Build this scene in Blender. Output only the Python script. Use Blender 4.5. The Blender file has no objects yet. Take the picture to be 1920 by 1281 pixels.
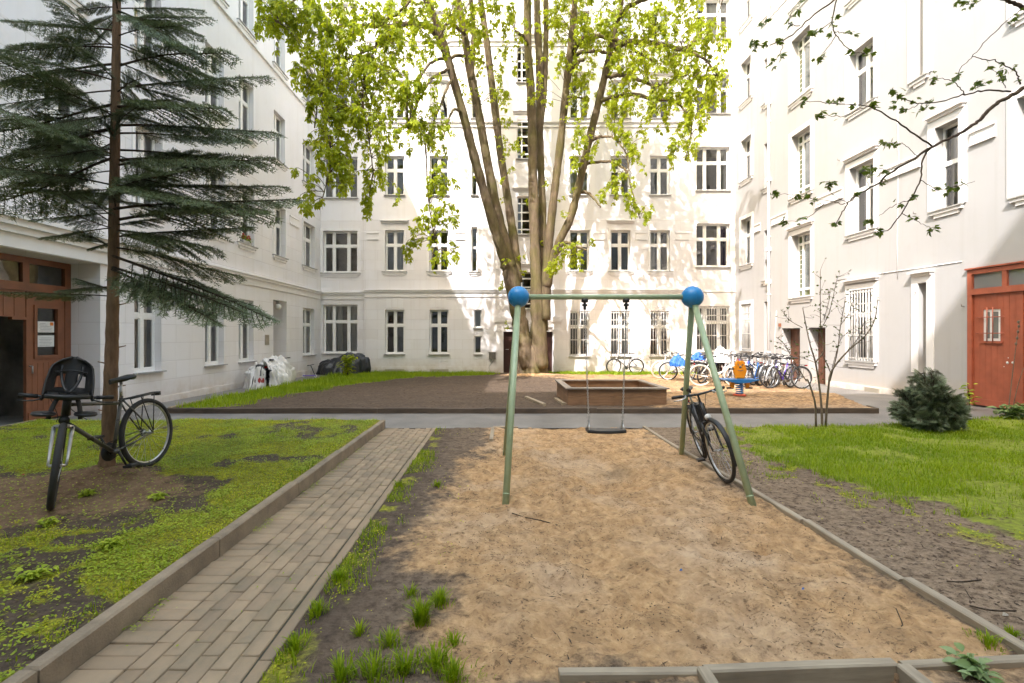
import bpy, math, random
import numpy as np
from mathutils import Vector, Matrix

random.seed(7)
rng = np.random.default_rng(7)
scene = bpy.context.scene
COL = scene.collection
F, VX, VY, HC = 900.0, 935.0, 629.0, 1.6          # focal length in photo pixels, vanishing point, eye height
D, XL, XR = 22.8, -8.5, 11.3                       # back wall, left wall, right wall of the courtyard
R = math.radians


def at(px, py, Y):
    return np.array(((px - VX) * Y / F, Y, HC - (py - VY) * Y / F))


def gd(px, py, z=0.0):
    Y = F * (HC - z) / (py - VY)
    return np.array(((px - VX) * Y / F, Y, z))


# ------------------------------------------------------------------ noise
def _hash(ix, iy, seed):
    h = (ix.astype(np.int64) * 374761393 + iy.astype(np.int64) * 668265263 + seed * 1442695041) & 0xFFFFFFFF
    h = ((h ^ (h >> 13)) * 1274126177) & 0xFFFFFFFF
    h = h ^ (h >> 16)
    return (h & 0xFFFF) / 65535.0


def vnoise(x, y, seed=0):
    x = np.asarray(x, float); y = np.asarray(y, float)
    ix = np.floor(x); iy = np.floor(y)
    fx = x - ix; fy = y - iy
    fx = fx * fx * (3 - 2 * fx); fy = fy * fy * (3 - 2 * fy)
    a = _hash(ix, iy, seed); b = _hash(ix + 1, iy, seed)
    c = _hash(ix, iy + 1, seed); d = _hash(ix + 1, iy + 1, seed)
    return (a * (1 - fx) + b * fx) * (1 - fy) + (c * (1 - fx) + d * fx) * fy


def fbm(x, y, octs=4, seed=0):
    s = 0; a = 0.5; t = 0
    for i in range(octs):
        s = s + a * vnoise(np.asarray(x) * 2 ** i, np.asarray(y) * 2 ** i, seed + i * 17); t += a; a *= 0.5
    return s / t


def sstep(a, b, x):
    t = np.clip((np.asarray(x, float) - a) / (b - a), 0, 1)
    return t * t * (3 - 2 * t)


def poly_sd(x, y, poly):
    """signed distance to a polygon, positive inside"""
    x = np.asarray(x, float); y = np.asarray(y, float)
    inside = np.zeros(x.shape, bool); dist = np.full(x.shape, 1e9)
    n = len(poly)
    for i in range(n):
        x0, y0 = poly[i][:2]; x1, y1 = poly[(i + 1) % n][:2]
        dx, dy = x1 - x0, y1 - y0
        t = np.clip(((x - x0) * dx + (y - y0) * dy) / (dx * dx + dy * dy + 1e-12), 0, 1)
        dist = np.minimum(dist, np.hypot(x - x0 - t * dx, y - y0 - t * dy))
        c = ((y0 > y) != (y1 > y)) & (x < (x1 - x0) * (y - y0) / (y1 - y0 + 1e-12) + x0)
        inside ^= c
    return np.where(inside, dist, -dist)


# ------------------------------------------------------------------ materials
def new_mat(name):
    m = bpy.data.materials.new(name); m.use_nodes = True
    nt = m.node_tree
    return m, nt, nt.nodes['Principled BSDF'], nt.nodes['Material Output']


def nd(nt, typ, **kw):
    n = nt.nodes.new(typ)
    for k, v in kw.items():
        if k.startswith('i_'):
            key = k[2:].replace('_', ' ')
            n.inputs[key].default_value = v
        else:
            setattr(n, k, v)
    return n


def noise_node(nt, scale, detail=4, rough=0.55, vec=None):
    n = nd(nt, 'ShaderNodeTexNoise')
    n.inputs['Scale'].default_value = scale; n.inputs['Detail'].default_value = detail
    n.inputs['Roughness'].default_value = rough
    if vec is not None: nt.links.new(vec, n.inputs['Vector'])
    return n


def ramp(nt, fac, stops):
    r = nd(nt, 'ShaderNodeValToRGB')
    e = r.color_ramp.elements
    while len(e) < len(stops): e.new(0.5)
    for i, (p, c) in enumerate(stops):
        e[i].position = p
        e[i].color = (c, c, c, 1) if isinstance(c, (int, float)) else (*c, 1)
    nt.links.new(fac, r.inputs['Fac'])
    return r.outputs['Color']


def mixc(nt, fac, a, b, blend='MIX'):
    m = nd(nt, 'ShaderNodeMix', data_type='RGBA', blend_type=blend)
    for s, v in (('Factor', fac), ('A', a), ('B', b)):
        inp = [i for i in m.inputs if i.name == s and (i.type == 'RGBA' or s == 'Factor')][0]
        if s == 'Factor': inp = m.inputs[0]
        if isinstance(v, (int, float)): inp.default_value = v
        elif isinstance(v, tuple): inp.default_value = (*v, 1)
        else: nt.links.new(v, inp)
    return [o for o in m.outputs if o.type == 'RGBA'][0]


def bump(nt, height, strength=0.3, dist=0.01, normal=None):
    b = nd(nt, 'ShaderNodeBump')
    b.inputs['Strength'].default_value = strength; b.inputs['Distance'].default_value = dist
    nt.links.new(height, b.inputs['Height'])
    if normal is not None: nt.links.new(normal, b.inputs['Normal'])
    return b.outputs['Normal']


def objco(nt):
    return nd(nt, 'ShaderNodeTexCoord').outputs['Object']


def mat(name, col, rough=0.6, metal=0.0, scale=8.0, amt=0.25, bmp=0.0, bscale=None, spec=0.5, col2=None):
    m, nt, p, out = new_mat(name)
    co = objco(nt)
    n = noise_node(nt, scale, 5, 0.6, co)
    c0 = tuple(max(0, c * (1 - amt)) for c in col); c1 = col2 or tuple(min(1, c * (1 + amt)) for c in col)
    c = ramp(nt, n.outputs['Fac'], [(0.3, c0), (0.7, c1)])
    nt.links.new(c, p.inputs['Base Color'])
    p.inputs['Roughness'].default_value = rough; p.inputs['Metallic'].default_value = metal
    p.inputs['Specular IOR Level'].default_value = spec
    r = nd(nt, 'ShaderNodeMapRange'); nt.links.new(n.outputs['Fac'], r.inputs['Value'])
    r.inputs['From Min'].default_value = 0.3; r.inputs['From Max'].default_value = 0.7
    r.inputs['To Min'].default_value = max(0.02, rough - 0.08); r.inputs['To Max'].default_value = min(1, rough + 0.08)
    nt.links.new(r.outputs['Result'], p.inputs['Roughness'])
    if bmp:
        b = noise_node(nt, bscale or scale * 6, 5, 0.6, co)
        nt.links.new(bump(nt, b.outputs['Fac'], bmp, 0.01), p.inputs['Normal'])
    return m


def leaf_mat(name, lo, hi, trans, tfac=0.45, rough=0.5):
    """tone attribute picks a colour between lo and hi; part of the light goes through the leaf"""
    m, nt, p, out = new_mat(name)
    a = nd(nt, 'ShaderNodeAttribute', attribute_name='tone')
    c = ramp(nt, a.outputs['Fac'], [(0.0, lo), (1.0, hi)])
    nt.links.new(c, p.inputs['Base Color'])
    p.inputs['Roughness'].default_value = rough; p.inputs['Specular IOR Level'].default_value = 0.35
    t = nd(nt, 'ShaderNodeBsdfTranslucent')
    tc = mixc(nt, 0.6, c, trans)
    nt.links.new(tc, t.inputs['Color'])
    mx = nd(nt, 'ShaderNodeMixShader'); mx.inputs[0].default_value = tfac
    nt.links.new(p.outputs[0], mx.inputs[1]); nt.links.new(t.outputs[0], mx.inputs[2])
    nt.links.new(mx.outputs[0], out.inputs['Surface'])
    return m


M = {}


def plaster(name, col, joints=False):
    m, nt, p, out = new_mat(name)
    co = objco(nt)
    n1 = noise_node(nt, 0.35, 4, 0.6, co); n2 = noise_node(nt, 3.0, 6, 0.65, co); n3 = noise_node(nt, 90, 3, 0.6, co)
    c = mixc(nt, ramp(nt, n1.outputs['Fac'], [(0.35, 0.0), (0.7, 1.0)]), col, tuple(x * y for x, y in zip(col, (0.95, 0.94, 0.92))))
    c = mixc(nt, ramp(nt, n2.outputs['Fac'], [(0.55, 0.0), (0.8, 0.5)]), c, tuple(x * y for x, y in zip(col, (0.9, 0.88, 0.84))))
    sep = nd(nt, 'ShaderNodeSeparateXYZ'); nt.links.new(co, sep.inputs[0])
    # streaked water stains running down the plaster
    mp = nd(nt, 'ShaderNodeMapping'); mp.inputs['Scale'].default_value = (2.2, 2.2, 0.12); nt.links.new(co, mp.inputs[0])
    ns = noise_node(nt, 1.6, 4, 0.6, mp.outputs[0])
    c = mixc(nt, ramp(nt, ns.outputs['Fac'], [(0.52, 0.0), (0.76, 0.6)]), c, tuple(x * y for x, y in zip(col, (0.88, 0.86, 0.82))))
    # splash dirt on the lowest half metre
    dirt = nd(nt, 'ShaderNodeMapRange'); nt.links.new(sep.outputs['Z'], dirt.inputs['Value'])
    dirt.inputs['From Min'].default_value = -0.2; dirt.inputs['From Max'].default_value = 0.55
    dirt.inputs['To Min'].default_value = 1.0; dirt.inputs['To Max'].default_value = 0.0
    dm = nd(nt, 'ShaderNodeMath', operation='MULTIPLY'); nt.links.new(dirt.outputs[0], dm.inputs[0])
    nt.links.new(ramp(nt, n2.outputs['Fac'], [(0.3, 0.25), (0.65, 0.9)]), dm.inputs[1])
    c = mixc(nt, dm.outputs[0], c, (0.50, 0.40, 0.30))
    nrm = bump(nt, n3.outputs['Fac'], 0.25, 0.006)
    n4 = noise_node(nt, 1.5, 3, 0.5, co)
    nrm = bump(nt, n4.outputs['Fac'], 0.25, 0.03, nrm)
    if joints:
        # courses of ashlar scratched into the render, seen on the two lower storeys
        cmb = nd(nt, 'ShaderNodeCombineXYZ')
        ad = nd(nt, 'ShaderNodeMath', operation='ADD'); nt.links.new(sep.outputs['X'], ad.inputs[0]); nt.links.new(sep.outputs['Y'], ad.inputs[1])
        nt.links.new(ad.outputs[0], cmb.inputs['X']); nt.links.new(sep.outputs['Z'], cmb.inputs['Y'])
        br = nd(nt, 'ShaderNodeTexBrick'); nt.links.new(cmb.outputs[0], br.inputs['Vector'])
        br.inputs['Scale'].default_value = 1.0; br.inputs['Brick Width'].default_value = 1.15; br.inputs['Row Height'].default_value = 0.47
        br.inputs['Mortar Size'].default_value = 0.008; br.inputs['Mortar Smooth'].default_value = 0.4
        br.inputs['Color1'].default_value = (1, 1, 1, 1); br.inputs['Color2'].default_value = (0.955, 0.94, 0.915, 1)
        br.inputs['Mortar'].default_value = (0.86, 0.84, 0.82, 1)
        lim = nd(nt, 'ShaderNodeMath', operation='LESS_THAN'); nt.links.new(sep.outputs['Z'], lim.inputs[0]); lim.inputs[1].default_value = 7.1
        c2 = mixc(nt, 1.0, c, br.outputs['Color'], 'MULTIPLY')
        c = mixc(nt, lim.outputs[0], c, c2)
        inv = nd(nt, 'ShaderNodeMath', operation='SUBTRACT'); inv.inputs[0].default_value = 1.0; nt.links.new(br.outputs['Fac'], inv.inputs[1])
        ml = nd(nt, 'ShaderNodeMath', operation='MULTIPLY'); nt.links.new(inv.outputs[0], ml.inputs[0]); nt.links.new(lim.outputs[0], ml.inputs[1])
        nrm = bump(nt, ml.outputs[0], 0.5, 0.012, nrm)
    nt.links.new(nrm, p.inputs['Normal'])
    nt.links.new(c, p.inputs['Base Color'])
    p.inputs['Roughness'].default_value = 0.85; p.inputs['Specular IOR Level'].default_value = 0.25
    return m


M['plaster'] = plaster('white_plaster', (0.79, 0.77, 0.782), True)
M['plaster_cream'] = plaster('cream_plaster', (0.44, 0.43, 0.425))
M['trim'] = plaster('white_trim', (0.79, 0.77, 0.765))
M['frame'] = mat('window_paint', (0.78, 0.77, 0.74), 0.4, amt=0.05, scale=20)
M['ledge'] = mat('zinc_ledge', (0.34, 0.33, 0.31), 0.5, amt=0.25, scale=6)
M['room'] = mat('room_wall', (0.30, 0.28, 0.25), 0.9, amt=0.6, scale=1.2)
M['sundimmedroom'] = mat('sun_dimmed_room_wall', (0.09, 0.086, 0.08), 0.9, amt=0.6, scale=1.2)  # darker copy of the room walls where sun enters, keeps the panes dark
M['grille'] = mat('grille_paint', (0.52, 0.50, 0.47), 0.45, amt=0.1, scale=15)
M['redpaint'] = mat('red_brown_paint', (0.37, 0.10, 0.052), 0.5, amt=0.18, scale=3.5, bmp=0.12, bscale=30)
M['brownpaint'] = mat('brown_door_paint', (0.22, 0.083, 0.04), 0.45, amt=0.18, scale=3.5, bmp=0.12, bscale=30)
M['cellardoor'] = mat('cellar_door_paint', (0.12, 0.045, 0.022), 0.55, amt=0.3, scale=3)
M['darkdoor'] = mat('dark_door_paint', (0.055, 0.02, 0.014), 0.45, amt=0.25, scale=4)
M['greenpaint'] = mat('swing_green_paint', (0.34, 0.43, 0.265), 0.38, amt=0.12, scale=9, bmp=0.05, bscale=40)
M['blueplastic'] = mat('blue_ball_paint', (0.015, 0.22, 0.53), 0.32, amt=0.10, scale=6)
M['black'] = mat('black_plastic', (0.017, 0.017, 0.018), 0.45, amt=0.3, scale=12)
M['rubber'] = mat('tyre_rubber', (0.028, 0.027, 0.026), 0.75, amt=0.3, scale=25, bmp=0.3, bscale=120)
M['steel'] = mat('bare_steel', (0.55, 0.55, 0.55), 0.33, 1.0, scale=14, amt=0.2)
M['blacksteel'] = mat('black_frame_paint', (0.02, 0.02, 0.022), 0.3, amt=0.3, scale=10)
M['greyframe'] = mat('grey_frame_paint', (0.10, 0.095, 0.085), 0.3, 0.3, amt=0.25, scale=10)
M['whiteframe'] = mat('white_frame_paint', (0.72, 0.72, 0.70), 0.3, amt=0.08, scale=10)
M['silverframe'] = mat('silver_frame_paint', (0.45, 0.46, 0.47), 0.3, 0.5, amt=0.15, scale=10)
M['purpleframe'] = mat('purple_frame_paint', (0.14, 0.07, 0.48), 0.3, amt=0.12, scale=10)
M['blueframe'] = mat('blue_frame_paint', (0.03, 0.13, 0.40), 0.3, amt=0.12, scale=10)
M['redframe'] = mat('red_frame_paint', (0.38, 0.03, 0.025), 0.3, amt=0.12, scale=10)
M['creamtyre'] = mat('cream_tyre_rubber', (0.62, 0.55, 0.44), 0.7, amt=0.1, scale=18)
M['redlens'] = mat('red_lens', (0.45, 0.02, 0.02), 0.2, amt=0.1)
M['clearlens'] = mat('clear_lens', (0.7, 0.7, 0.68), 0.12, amt=0.1)
M['orange'] = mat('orange_rider_plastic', (0.72, 0.27, 0.012), 0.42, amt=0.12, scale=7)
M['riderblue'] = mat('blue_rider_plastic', (0.02, 0.15, 0.42), 0.38, amt=0.1, scale=7)
M['redbase'] = mat('red_base_paint', (0.45, 0.07, 0.03), 0.5, amt=0.25)
M['paper'] = mat('notice_paper', (0.74, 0.73, 0.70), 0.8, amt=0.06, scale=20)
M['ink'] = mat('notice_ink', (0.28, 0.28, 0.29), 0.8, amt=0.1)
M['orangeink'] = mat('orange_ink', (0.75, 0.22, 0.03), 0.8, amt=0.1)
M['bakelite'] = mat('lamp_globe_glass', (0.82, 0.81, 0.78), 0.25, amt=0.03)
M['meter'] = mat('meter_box_metal', (0.16, 0.14, 0.12), 0.5, amt=0.3)


def wood(name, lo, hi, rough=0.7, axis='X', scale=1.0):
    m, nt, p, out = new_mat(name)
    co = objco(nt)
    mp = nd(nt, 'ShaderNodeMapping')
    mp.inputs['Scale'].default_value = {'X': (1.2, 14, 14), 'Y': (14, 1.2, 14), 'Z': (14, 14, 1.2)}[axis]
    nt.links.new(co, mp.inputs[0])
    n = noise_node(nt, 2.2 * scale, 7, 0.68, mp.outputs[0])
    n2 = noise_node(nt, 1.7, 4, 0.6, co)
    c = ramp(nt, n.outputs['Fac'], [(0.25, lo), (0.75, hi)])
    c = mixc(nt, ramp(nt, n2.outputs['Fac'], [(0.45, 0), (0.75, 0.6)]), c, tuple(x * 0.55 for x in lo))
    nt.links.new(c, p.inputs['Base Color'])
    p.inputs['Roughness'].default_value = rough
    nt.links.new(bump(nt, n.outputs['Fac'], 0.35, 0.006), p.inputs['Normal'])
    return m


M['sandboxwood'] = wood('sandbox_wood', (0.16, 0.085, 0.045), (0.30, 0.18, 0.10))
M['greywood'] = wood('weathered_grey_wood', (0.24, 0.19, 0.13), (0.43, 0.355, 0.25), axis='Y')
M['greywoodx'] = wood('weathered_grey_wood_front', (0.24, 0.19, 0.13), (0.43, 0.355, 0.25), axis='X')
M['topwood'] = wood('sandbox_top_wood', (0.20, 0.16, 0.125), (0.38, 0.33, 0.28))
M['darkwood'] = wood('dark_edging_wood', (0.05, 0.035, 0.024), (0.125, 0.09, 0.062))
M['concrete'] = mat('kerb_concrete', (0.26, 0.20, 0.135), 0.85, scale=5, amt=0.32, bmp=0.5, bscale=70)
M['asphalt'] = mat('old_asphalt', (0.175, 0.16, 0.145), 0.62, scale=1.6, amt=0.33, bmp=0.4, bscale=160)


def paver_mat():
    m, nt, p, out = new_mat('concrete_paver')
    co = objco(nt)
    a = nd(nt, 'ShaderNodeAttribute', attribute_name='tone')
    c = ramp(nt, a.outputs['Fac'], [(0.0, (0.20, 0.142, 0.09)), (0.5, (0.32, 0.23, 0.142)), (0.85, (0.38, 0.272, 0.168)), (1.0, (0.395, 0.258, 0.16))])
    n = noise_node(nt, 4, 6, 0.65, co); n2 = noise_node(nt, 130, 3, 0.6, co); n3 = noise_node(nt, 1.3, 4, 0.6, co)
    c = mixc(nt, ramp(nt, n.outputs['Fac'], [(0.45, 0), (0.75, 0.55)]), c, (0.13, 0.115, 0.075))
    c = mixc(nt, ramp(nt, n3.outputs['Fac'], [(0.5, 0), (0.75, 0.3)]), c, (0.17, 0.15, 0.08))
    nt.links.new(c, p.inputs['Base Color'])
    p.inputs['Roughness'].default_value = 0.75
    nt.links.new(bump(nt, n2.outputs['Fac'], 0.35, 0.004), p.inputs['Normal'])
    return m


M['paver'] = paver_mat()


def glass_mat(name, tint, refl=1.55, haze=None):
    m, nt, p, out = new_mat(name)
    nt.nodes.remove(p)
    t = nd(nt, 'ShaderNodeBsdfTransparent'); t.inputs[0].default_value = (*tint, 1)
    g = nd(nt, 'ShaderNodeBsdfGlossy'); g.inputs['Roughness'].default_value = 0.02; g.inputs[0].default_value = (0.95, 0.95, 0.95, 1)
    co = objco(nt)
    n = noise_node(nt, 0.9, 2, 0.5, co)
    nt.links.new(bump(nt, n.outputs['Fac'], 0.12, 0.03), g.inputs['Normal'])
    fr = nd(nt, 'ShaderNodeFresnel'); fr.inputs['IOR'].default_value = refl
    mr = nd(nt, 'ShaderNodeMath', operation='MULTIPLY_ADD', use_clamp=True); nt.links.new(fr.outputs[0], mr.inputs[0])
    mr.inputs[1].default_value = 1.7; mr.inputs[2].default_value = 0.04
    mx = nd(nt, 'ShaderNodeMixShader'); nt.links.new(mr.outputs[0], mx.inputs[0])
    a = t.outputs[0]
    if haze:
        df = nd(nt, 'ShaderNodeBsdfDiffuse'); df.inputs[0].default_value = (*haze, 1)
        m2 = nd(nt, 'ShaderNodeMixShader'); m2.inputs[0].default_value = 0.6
        nt.links.new(a, m2.inputs[1]); nt.links.new(df.outputs[0], m2.inputs[2]); a = m2.outputs[0]
    nt.links.new(a, mx.inputs[1]); nt.links.new(g.outputs[0], mx.inputs[2])
    nt.links.new(mx.outputs[0], out.inputs['Surface'])
    return m


M['glass'] = glass_mat('window_glass', (0.80, 0.82, 0.82))
M['greyglass'] = glass_mat('stair_glass', (0.55, 0.60, 0.58), haze=(0.13, 0.16, 0.155))
M['greenglass'] = glass_mat('green_stained_glass', (0.4, 0.5, 0.2), haze=(0.13, 0.18, 0.05))
M['yellowglass'] = glass_mat('yellow_stained_glass', (0.75, 0.68, 0.2), haze=(0.25, 0.21, 0.05))
M['frosted'] = glass_mat('frosted_glass', (0.6, 0.62, 0.62), haze=(0.33, 0.35, 0.35))


def cloth_mat(name, col, tf=0.35):
    m, nt, p, out = new_mat(name)
    co = objco(nt); n = noise_node(nt, 3, 4, 0.6, co)
    c = ramp(nt, n.outputs['Fac'], [(0.3, tuple(x * 0.9 for x in col)), (0.7, col)])
    nt.links.new(c, p.inputs['Base Color']); p.inputs['Roughness'].default_value = 0.9
    t = nd(nt, 'ShaderNodeBsdfTranslucent'); nt.links.new(c, t.inputs[0])
    mx = nd(nt, 'ShaderNodeMixShader'); mx.inputs[0].default_value = tf
    nt.links.new(p.outputs[0], mx.inputs[1]); nt.links.new(t.outputs[0], mx.inputs[2]); nt.links.new(mx.outputs[0], out.inputs[0])
    return m


M['curtain'] = cloth_mat('net_curtain', (0.72, 0.70, 0.65))
M['beigecurtain'] = cloth_mat('beige_blind', (0.50, 0.44, 0.35))
M['purplecurtain'] = cloth_mat('violet_curtain', (0.09, 0.06, 0.16))


def bark(name, lo, hi, moss, amt=0.5, scale=6.0):
    m, nt, p, out = new_mat(name)
    co = objco(nt)
    mp = nd(nt, 'ShaderNodeMapping'); mp.inputs['Scale'].default_value = (1, 1, 0.22); nt.links.new(co, mp.inputs[0])
    n = noise_node(nt, scale, 8, 0.7, mp.outputs[0]); n2 = noise_node(nt, 1.2, 5, 0.6, co)
    c = ramp(nt, n.outputs['Fac'], [(0.3, lo), (0.7, hi)])
    c = mixc(nt, ramp(nt, n2.outputs['Fac'], [(0.42, 0), (0.66, amt)]), c, moss)
    nt.links.new(c, p.inputs['Base Color']); p.inputs['Roughness'].default_value = 0.9; p.inputs['Specular IOR Level'].default_value = 0.2
    nt.links.new(bump(nt, n.outputs['Fac'], 0.9, 0.05), p.inputs['Normal'])
    return m


M['chestnutbark'] = bark('chestnut_bark', (0.032, 0.022, 0.014), (0.23, 0.17, 0.11), (0.10, 0.095, 0.022), 0.65, 3.2)
M['sprucebark'] = bark('conifer_bark', (0.13, 0.08, 0.052), (0.34, 0.215, 0.135), (0.19, 0.16, 0.09), 0.4, 14)
M['twigbark'] = bark('twig_bark', (0.04, 0.028, 0.022), (0.11, 0.075, 0.055), (0.08, 0.08, 0.04), 0.3, 20)
M['saplingbark'] = bark('sapling_bark', (0.11, 0.082, 0.06), (0.25, 0.2, 0.15), (0.13, 0.12, 0.07), 0.3, 20)
M['chestnutleaf'] = leaf_mat('young_chestnut_leaf', (0.16, 0.225, 0.008), (0.36, 0.41, 0.018), (0.56, 0.60, 0.016), 0.58, 0.45)
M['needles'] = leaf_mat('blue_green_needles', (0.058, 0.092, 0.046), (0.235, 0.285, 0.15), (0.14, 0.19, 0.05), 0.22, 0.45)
M['bushneedles'] = leaf_mat('bush_needles', (0.05, 0.085, 0.05), (0.25, 0.31, 0.18), (0.06, 0.10, 0.03), 0.18, 0.45)
M['mapleleaf'] = leaf_mat('small_maple_leaf', (0.035, 0.065, 0.008), (0.11, 0.16, 0.02), (0.22, 0.30, 0.02), 0.35, 0.5)
M['grassblade'] = leaf_mat('grass_blade', (0.12, 0.22, 0.004), (0.41, 0.48, 0.014), (0.36, 0.50, 0.008), 0.4, 0.5)
M['cover'] = leaf_mat('low_weed_leaf', (0.13, 0.21, 0.01), (0.48, 0.55, 0.045), (0.36, 0.5, 0.05), 0.35, 0.5)
M['mossleaf'] = leaf_mat('yellow_moss', (0.27, 0.285, 0.012), (0.62, 0.60, 0.03), (0.5, 0.52, 0.02), 0.35, 0.7)
M['weedleaf'] = leaf_mat('broad_weed_leaf', (0.10, 0.19, 0.03), (0.30, 0.38, 0.17), (0.2, 0.32, 0.04), 0.3, 0.4)
M['debris'] = mat('dry_debris', (0.075, 0.045, 0.026), 0.9, amt=0.5, scale=30)


# ------------------------------------------------------------------ mesh building
class MB:
    def __init__(s):
        s.v = []; s.f = []; s.sm = []; s.mi = []; s.n = 0

    def add(s, verts, faces, smooth=False, m=0):
        verts = np.asarray(verts, float).reshape(-1, 3)
        b = s.n
        s.v.append(verts); s.n += len(verts)
        for f in faces:
            s.f.append([i + b for i in f]); s.sm.append(smooth); s.mi.append(m)
        return s

    def box(s, x0, x1, y0, y1, z0, z1, m=0):
        v = [(x0, y0, z0), (x1, y0, z0), (x1, y1, z0), (x0, y1, z0), (x0, y0, z1), (x1, y0, z1), (x1, y1, z1), (x0, y1, z1)]
        f = [(0, 3, 2, 1), (4, 5, 6, 7), (0, 1, 5, 4), (1, 2, 6, 5), (2, 3, 7, 6), (3, 0, 4, 7)]
        return s.add(v, f, False, m)

    def bbox(s, x0, x1, y0, y1, z0, z1, b=0.006, m=0):
        """box with its upper edges bevelled"""
        v = [(x0, y0, z0), (x1, y0, z0), (x1, y1, z0), (x0, y1, z0),
             (x0, y0, z1 - b), (x1, y0, z1 - b), (x1, y1, z1 - b), (x0, y1, z1 - b),
             (x0 + b, y0 + b, z1), (x1 - b, y0 + b, z1), (x1 - b, y1 - b, z1), (x0 + b, y1 - b, z1)]
        f = [(0, 3, 2, 1)]
        for i in range(4):
            j = (i + 1) % 4
            f += [(i, j, 4 + j, 4 + i), (4 + i, 4 + j, 8 + j, 8 + i)]
        f.append((8, 9, 10, 11))
        return s.add(v, f, False, m)

    def tube(s, pts, rad, seg=8, caps=True, m=0, smooth=True, flat=1.0):
        P = np.asarray(pts, float); n = len(P)
        r = np.full(n, rad, float) if np.isscalar(rad) else np.asarray(rad, float)
        T = np.gradient(P, axis=0) if n > 2 else np.repeat((P[1] - P[0])[None], 2, 0)
        T /= np.linalg.norm(T, axis=1)[:, None] + 1e-12
        up = np.array((0, 0, 1.0)) if abs(T[0][2]) < 0.9 else np.array((1.0, 0, 0))
        a = np.cross(T[0], up); a /= np.linalg.norm(a)
        ang = np.arange(seg) * 2 * math.pi / seg
        V = []
        for i in range(n):
            a = a - T[i] * a.dot(T[i]); a /= np.linalg.norm(a) + 1e-12
            b = np.cross(T[i], a)
            V.append(P[i] + r[i] * (np.cos(ang)[:, None] * a + flat * np.sin(ang)[:, None] * b))
        fs = []
        for i in range(n - 1):
            for k in range(seg):
                k2 = (k + 1) % seg
                fs.append((i * seg + k, i * seg + k2, (i + 1) * seg + k2, (i + 1) * seg + k))
        if caps:
            fs.append(tuple(range(seg))[::-1]); fs.append(tuple((n - 1) * seg + k for k in range(seg)))
        return s.add(np.concatenate(V), fs, smooth, m)

    def lathe(s, prof, seg=20, center=(0, 0, 0), axis='Z', m=0, smooth=True):
        """prof: (radius, height) pairs"""
        V = []
        for r, h in prof:
            for k in range(seg):
                t = 2 * math.pi * k / seg
                p = (r * math.cos(t), r * math.sin(t), h)
                if axis == 'Y': p = (p[0], p[2], p[1])
                if axis == 'X': p = (p[2], p[0], p[1])
                V.append(p)
        n = len(prof); fs = []
        for i in range(n - 1):
            for k in range(seg):
                k2 = (k + 1) % seg
                fs.append((i * seg + k, i * seg + k2, (i + 1) * seg + k2, (i + 1) * seg + k))
        return s.add(np.array(V) + np.array(center, float), fs, smooth, m)

    def sphere(s, c, r, seg=20, rings=12, sc=(1, 1, 1), m=0):
        prof = [(r * math.sin(math.pi * i / rings) + 1e-5, -r * math.cos(math.pi * i / rings)) for i in range(rings + 1)]
        t = MB().lathe(prof, seg)
        return s.add(t.v[0] * np.array(sc) + np.array(c, float), t.f, True, m)

    def torus(s, R_, r, seg=40, sub=8, center=(0, 0, 0), m=0, sq=1.0):
        """ring standing in the local XZ plane (a wheel that rolls along X)"""
        V = []
        for i in range(seg):
            a = 2 * math.pi * i / seg
            for k in range(sub):
                b = 2 * math.pi * k / sub
                rr = R_ + r * math.cos(b)
                V.append((rr * math.cos(a), r * sq * math.sin(b), rr * math.sin(a)))
        fs = [(i * sub + k, i * sub + (k + 1) % sub, ((i + 1) % seg) * sub + (k + 1) % sub, ((i + 1) % seg) * sub + k)
              for i in range(seg) for k in range(sub)]
        return s.add(np.array(V) + np.array(center, float), fs, True, m)

    def grid(s, P, smooth=True, m=0, skip=None):
        """P: (n, k, 3) array of points"""
        n, k = P.shape[:2]
        fs = [(i * k + j, i * k + j + 1, (i + 1) * k + j + 1, (i + 1) * k + j) for i in range(n - 1) for j in range(k - 1)
              if not (skip and skip(i, j))]
        return s.add(P.reshape(-1, 3), fs, smooth, m)

    def xf(s, fn):
        s.v = [fn(v) for v in s.v]; return s

    def build(s, name, mats, parent=None, origin=(0, 0, 0)):
        V = np.concatenate(s.v) - np.array(origin, float)
        me = bpy.data.meshes.new(name)
        me.from_pydata(V.tolist(), [], s.f)
        mats = mats if isinstance(mats, (list, tuple)) else [mats]
        for m in mats: me.materials.append(m)
        me.polygons.foreach_set('use_smooth', s.sm)
        me.polygons.foreach_set('material_index', s.mi)
        me.update()
        o = bpy.data.objects.new(name, me); COL.objects.link(o)
        if parent is not None: o.parent = parent
        else: o.location = origin
        return o


def mesh_np(name, V, Fa, m, tone=None, smooth=False, parent=None, origin=(0, 0, 0)):
    """fast path for foliage: V (n,3), Fa (k, 3 or 4)"""
    V = np.asarray(V, float) - np.array(origin, float); Fa = np.asarray(Fa, np.int32)
    k = Fa.shape[1]
    me = bpy.data.meshes.new(name)
    me.vertices.add(len(V)); me.vertices.foreach_set('co', V.astype(np.float32).ravel())
    me.loops.add(Fa.size); me.loops.foreach_set('vertex_index', Fa.ravel())
    me.polygons.add(len(Fa)); me.polygons.foreach_set('loop_start', np.arange(0, Fa.size, k, dtype=np.int32))
    if smooth: me.polygons.foreach_set('use_smooth', np.ones(len(Fa), bool))
    me.materials.append(m)
    if tone is not None:
        a = me.attributes.new('tone', 'FLOAT', 'POINT'); a.data.foreach_set('value', np.asarray(tone, np.float32))
    me.update(calc_edges=True); me.validate()
    o = bpy.data.objects.new(name, me); COL.objects.link(o)
    if parent is not None: o.parent = parent
    else: o.location = origin
    return o


def tag(o, label=None, cat=None, group=None, kind=None):
    if label: o['label'] = label
    if cat: o['category'] = cat
    if group: o['group'] = group
    if kind: o['kind'] = kind
    return o


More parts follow.
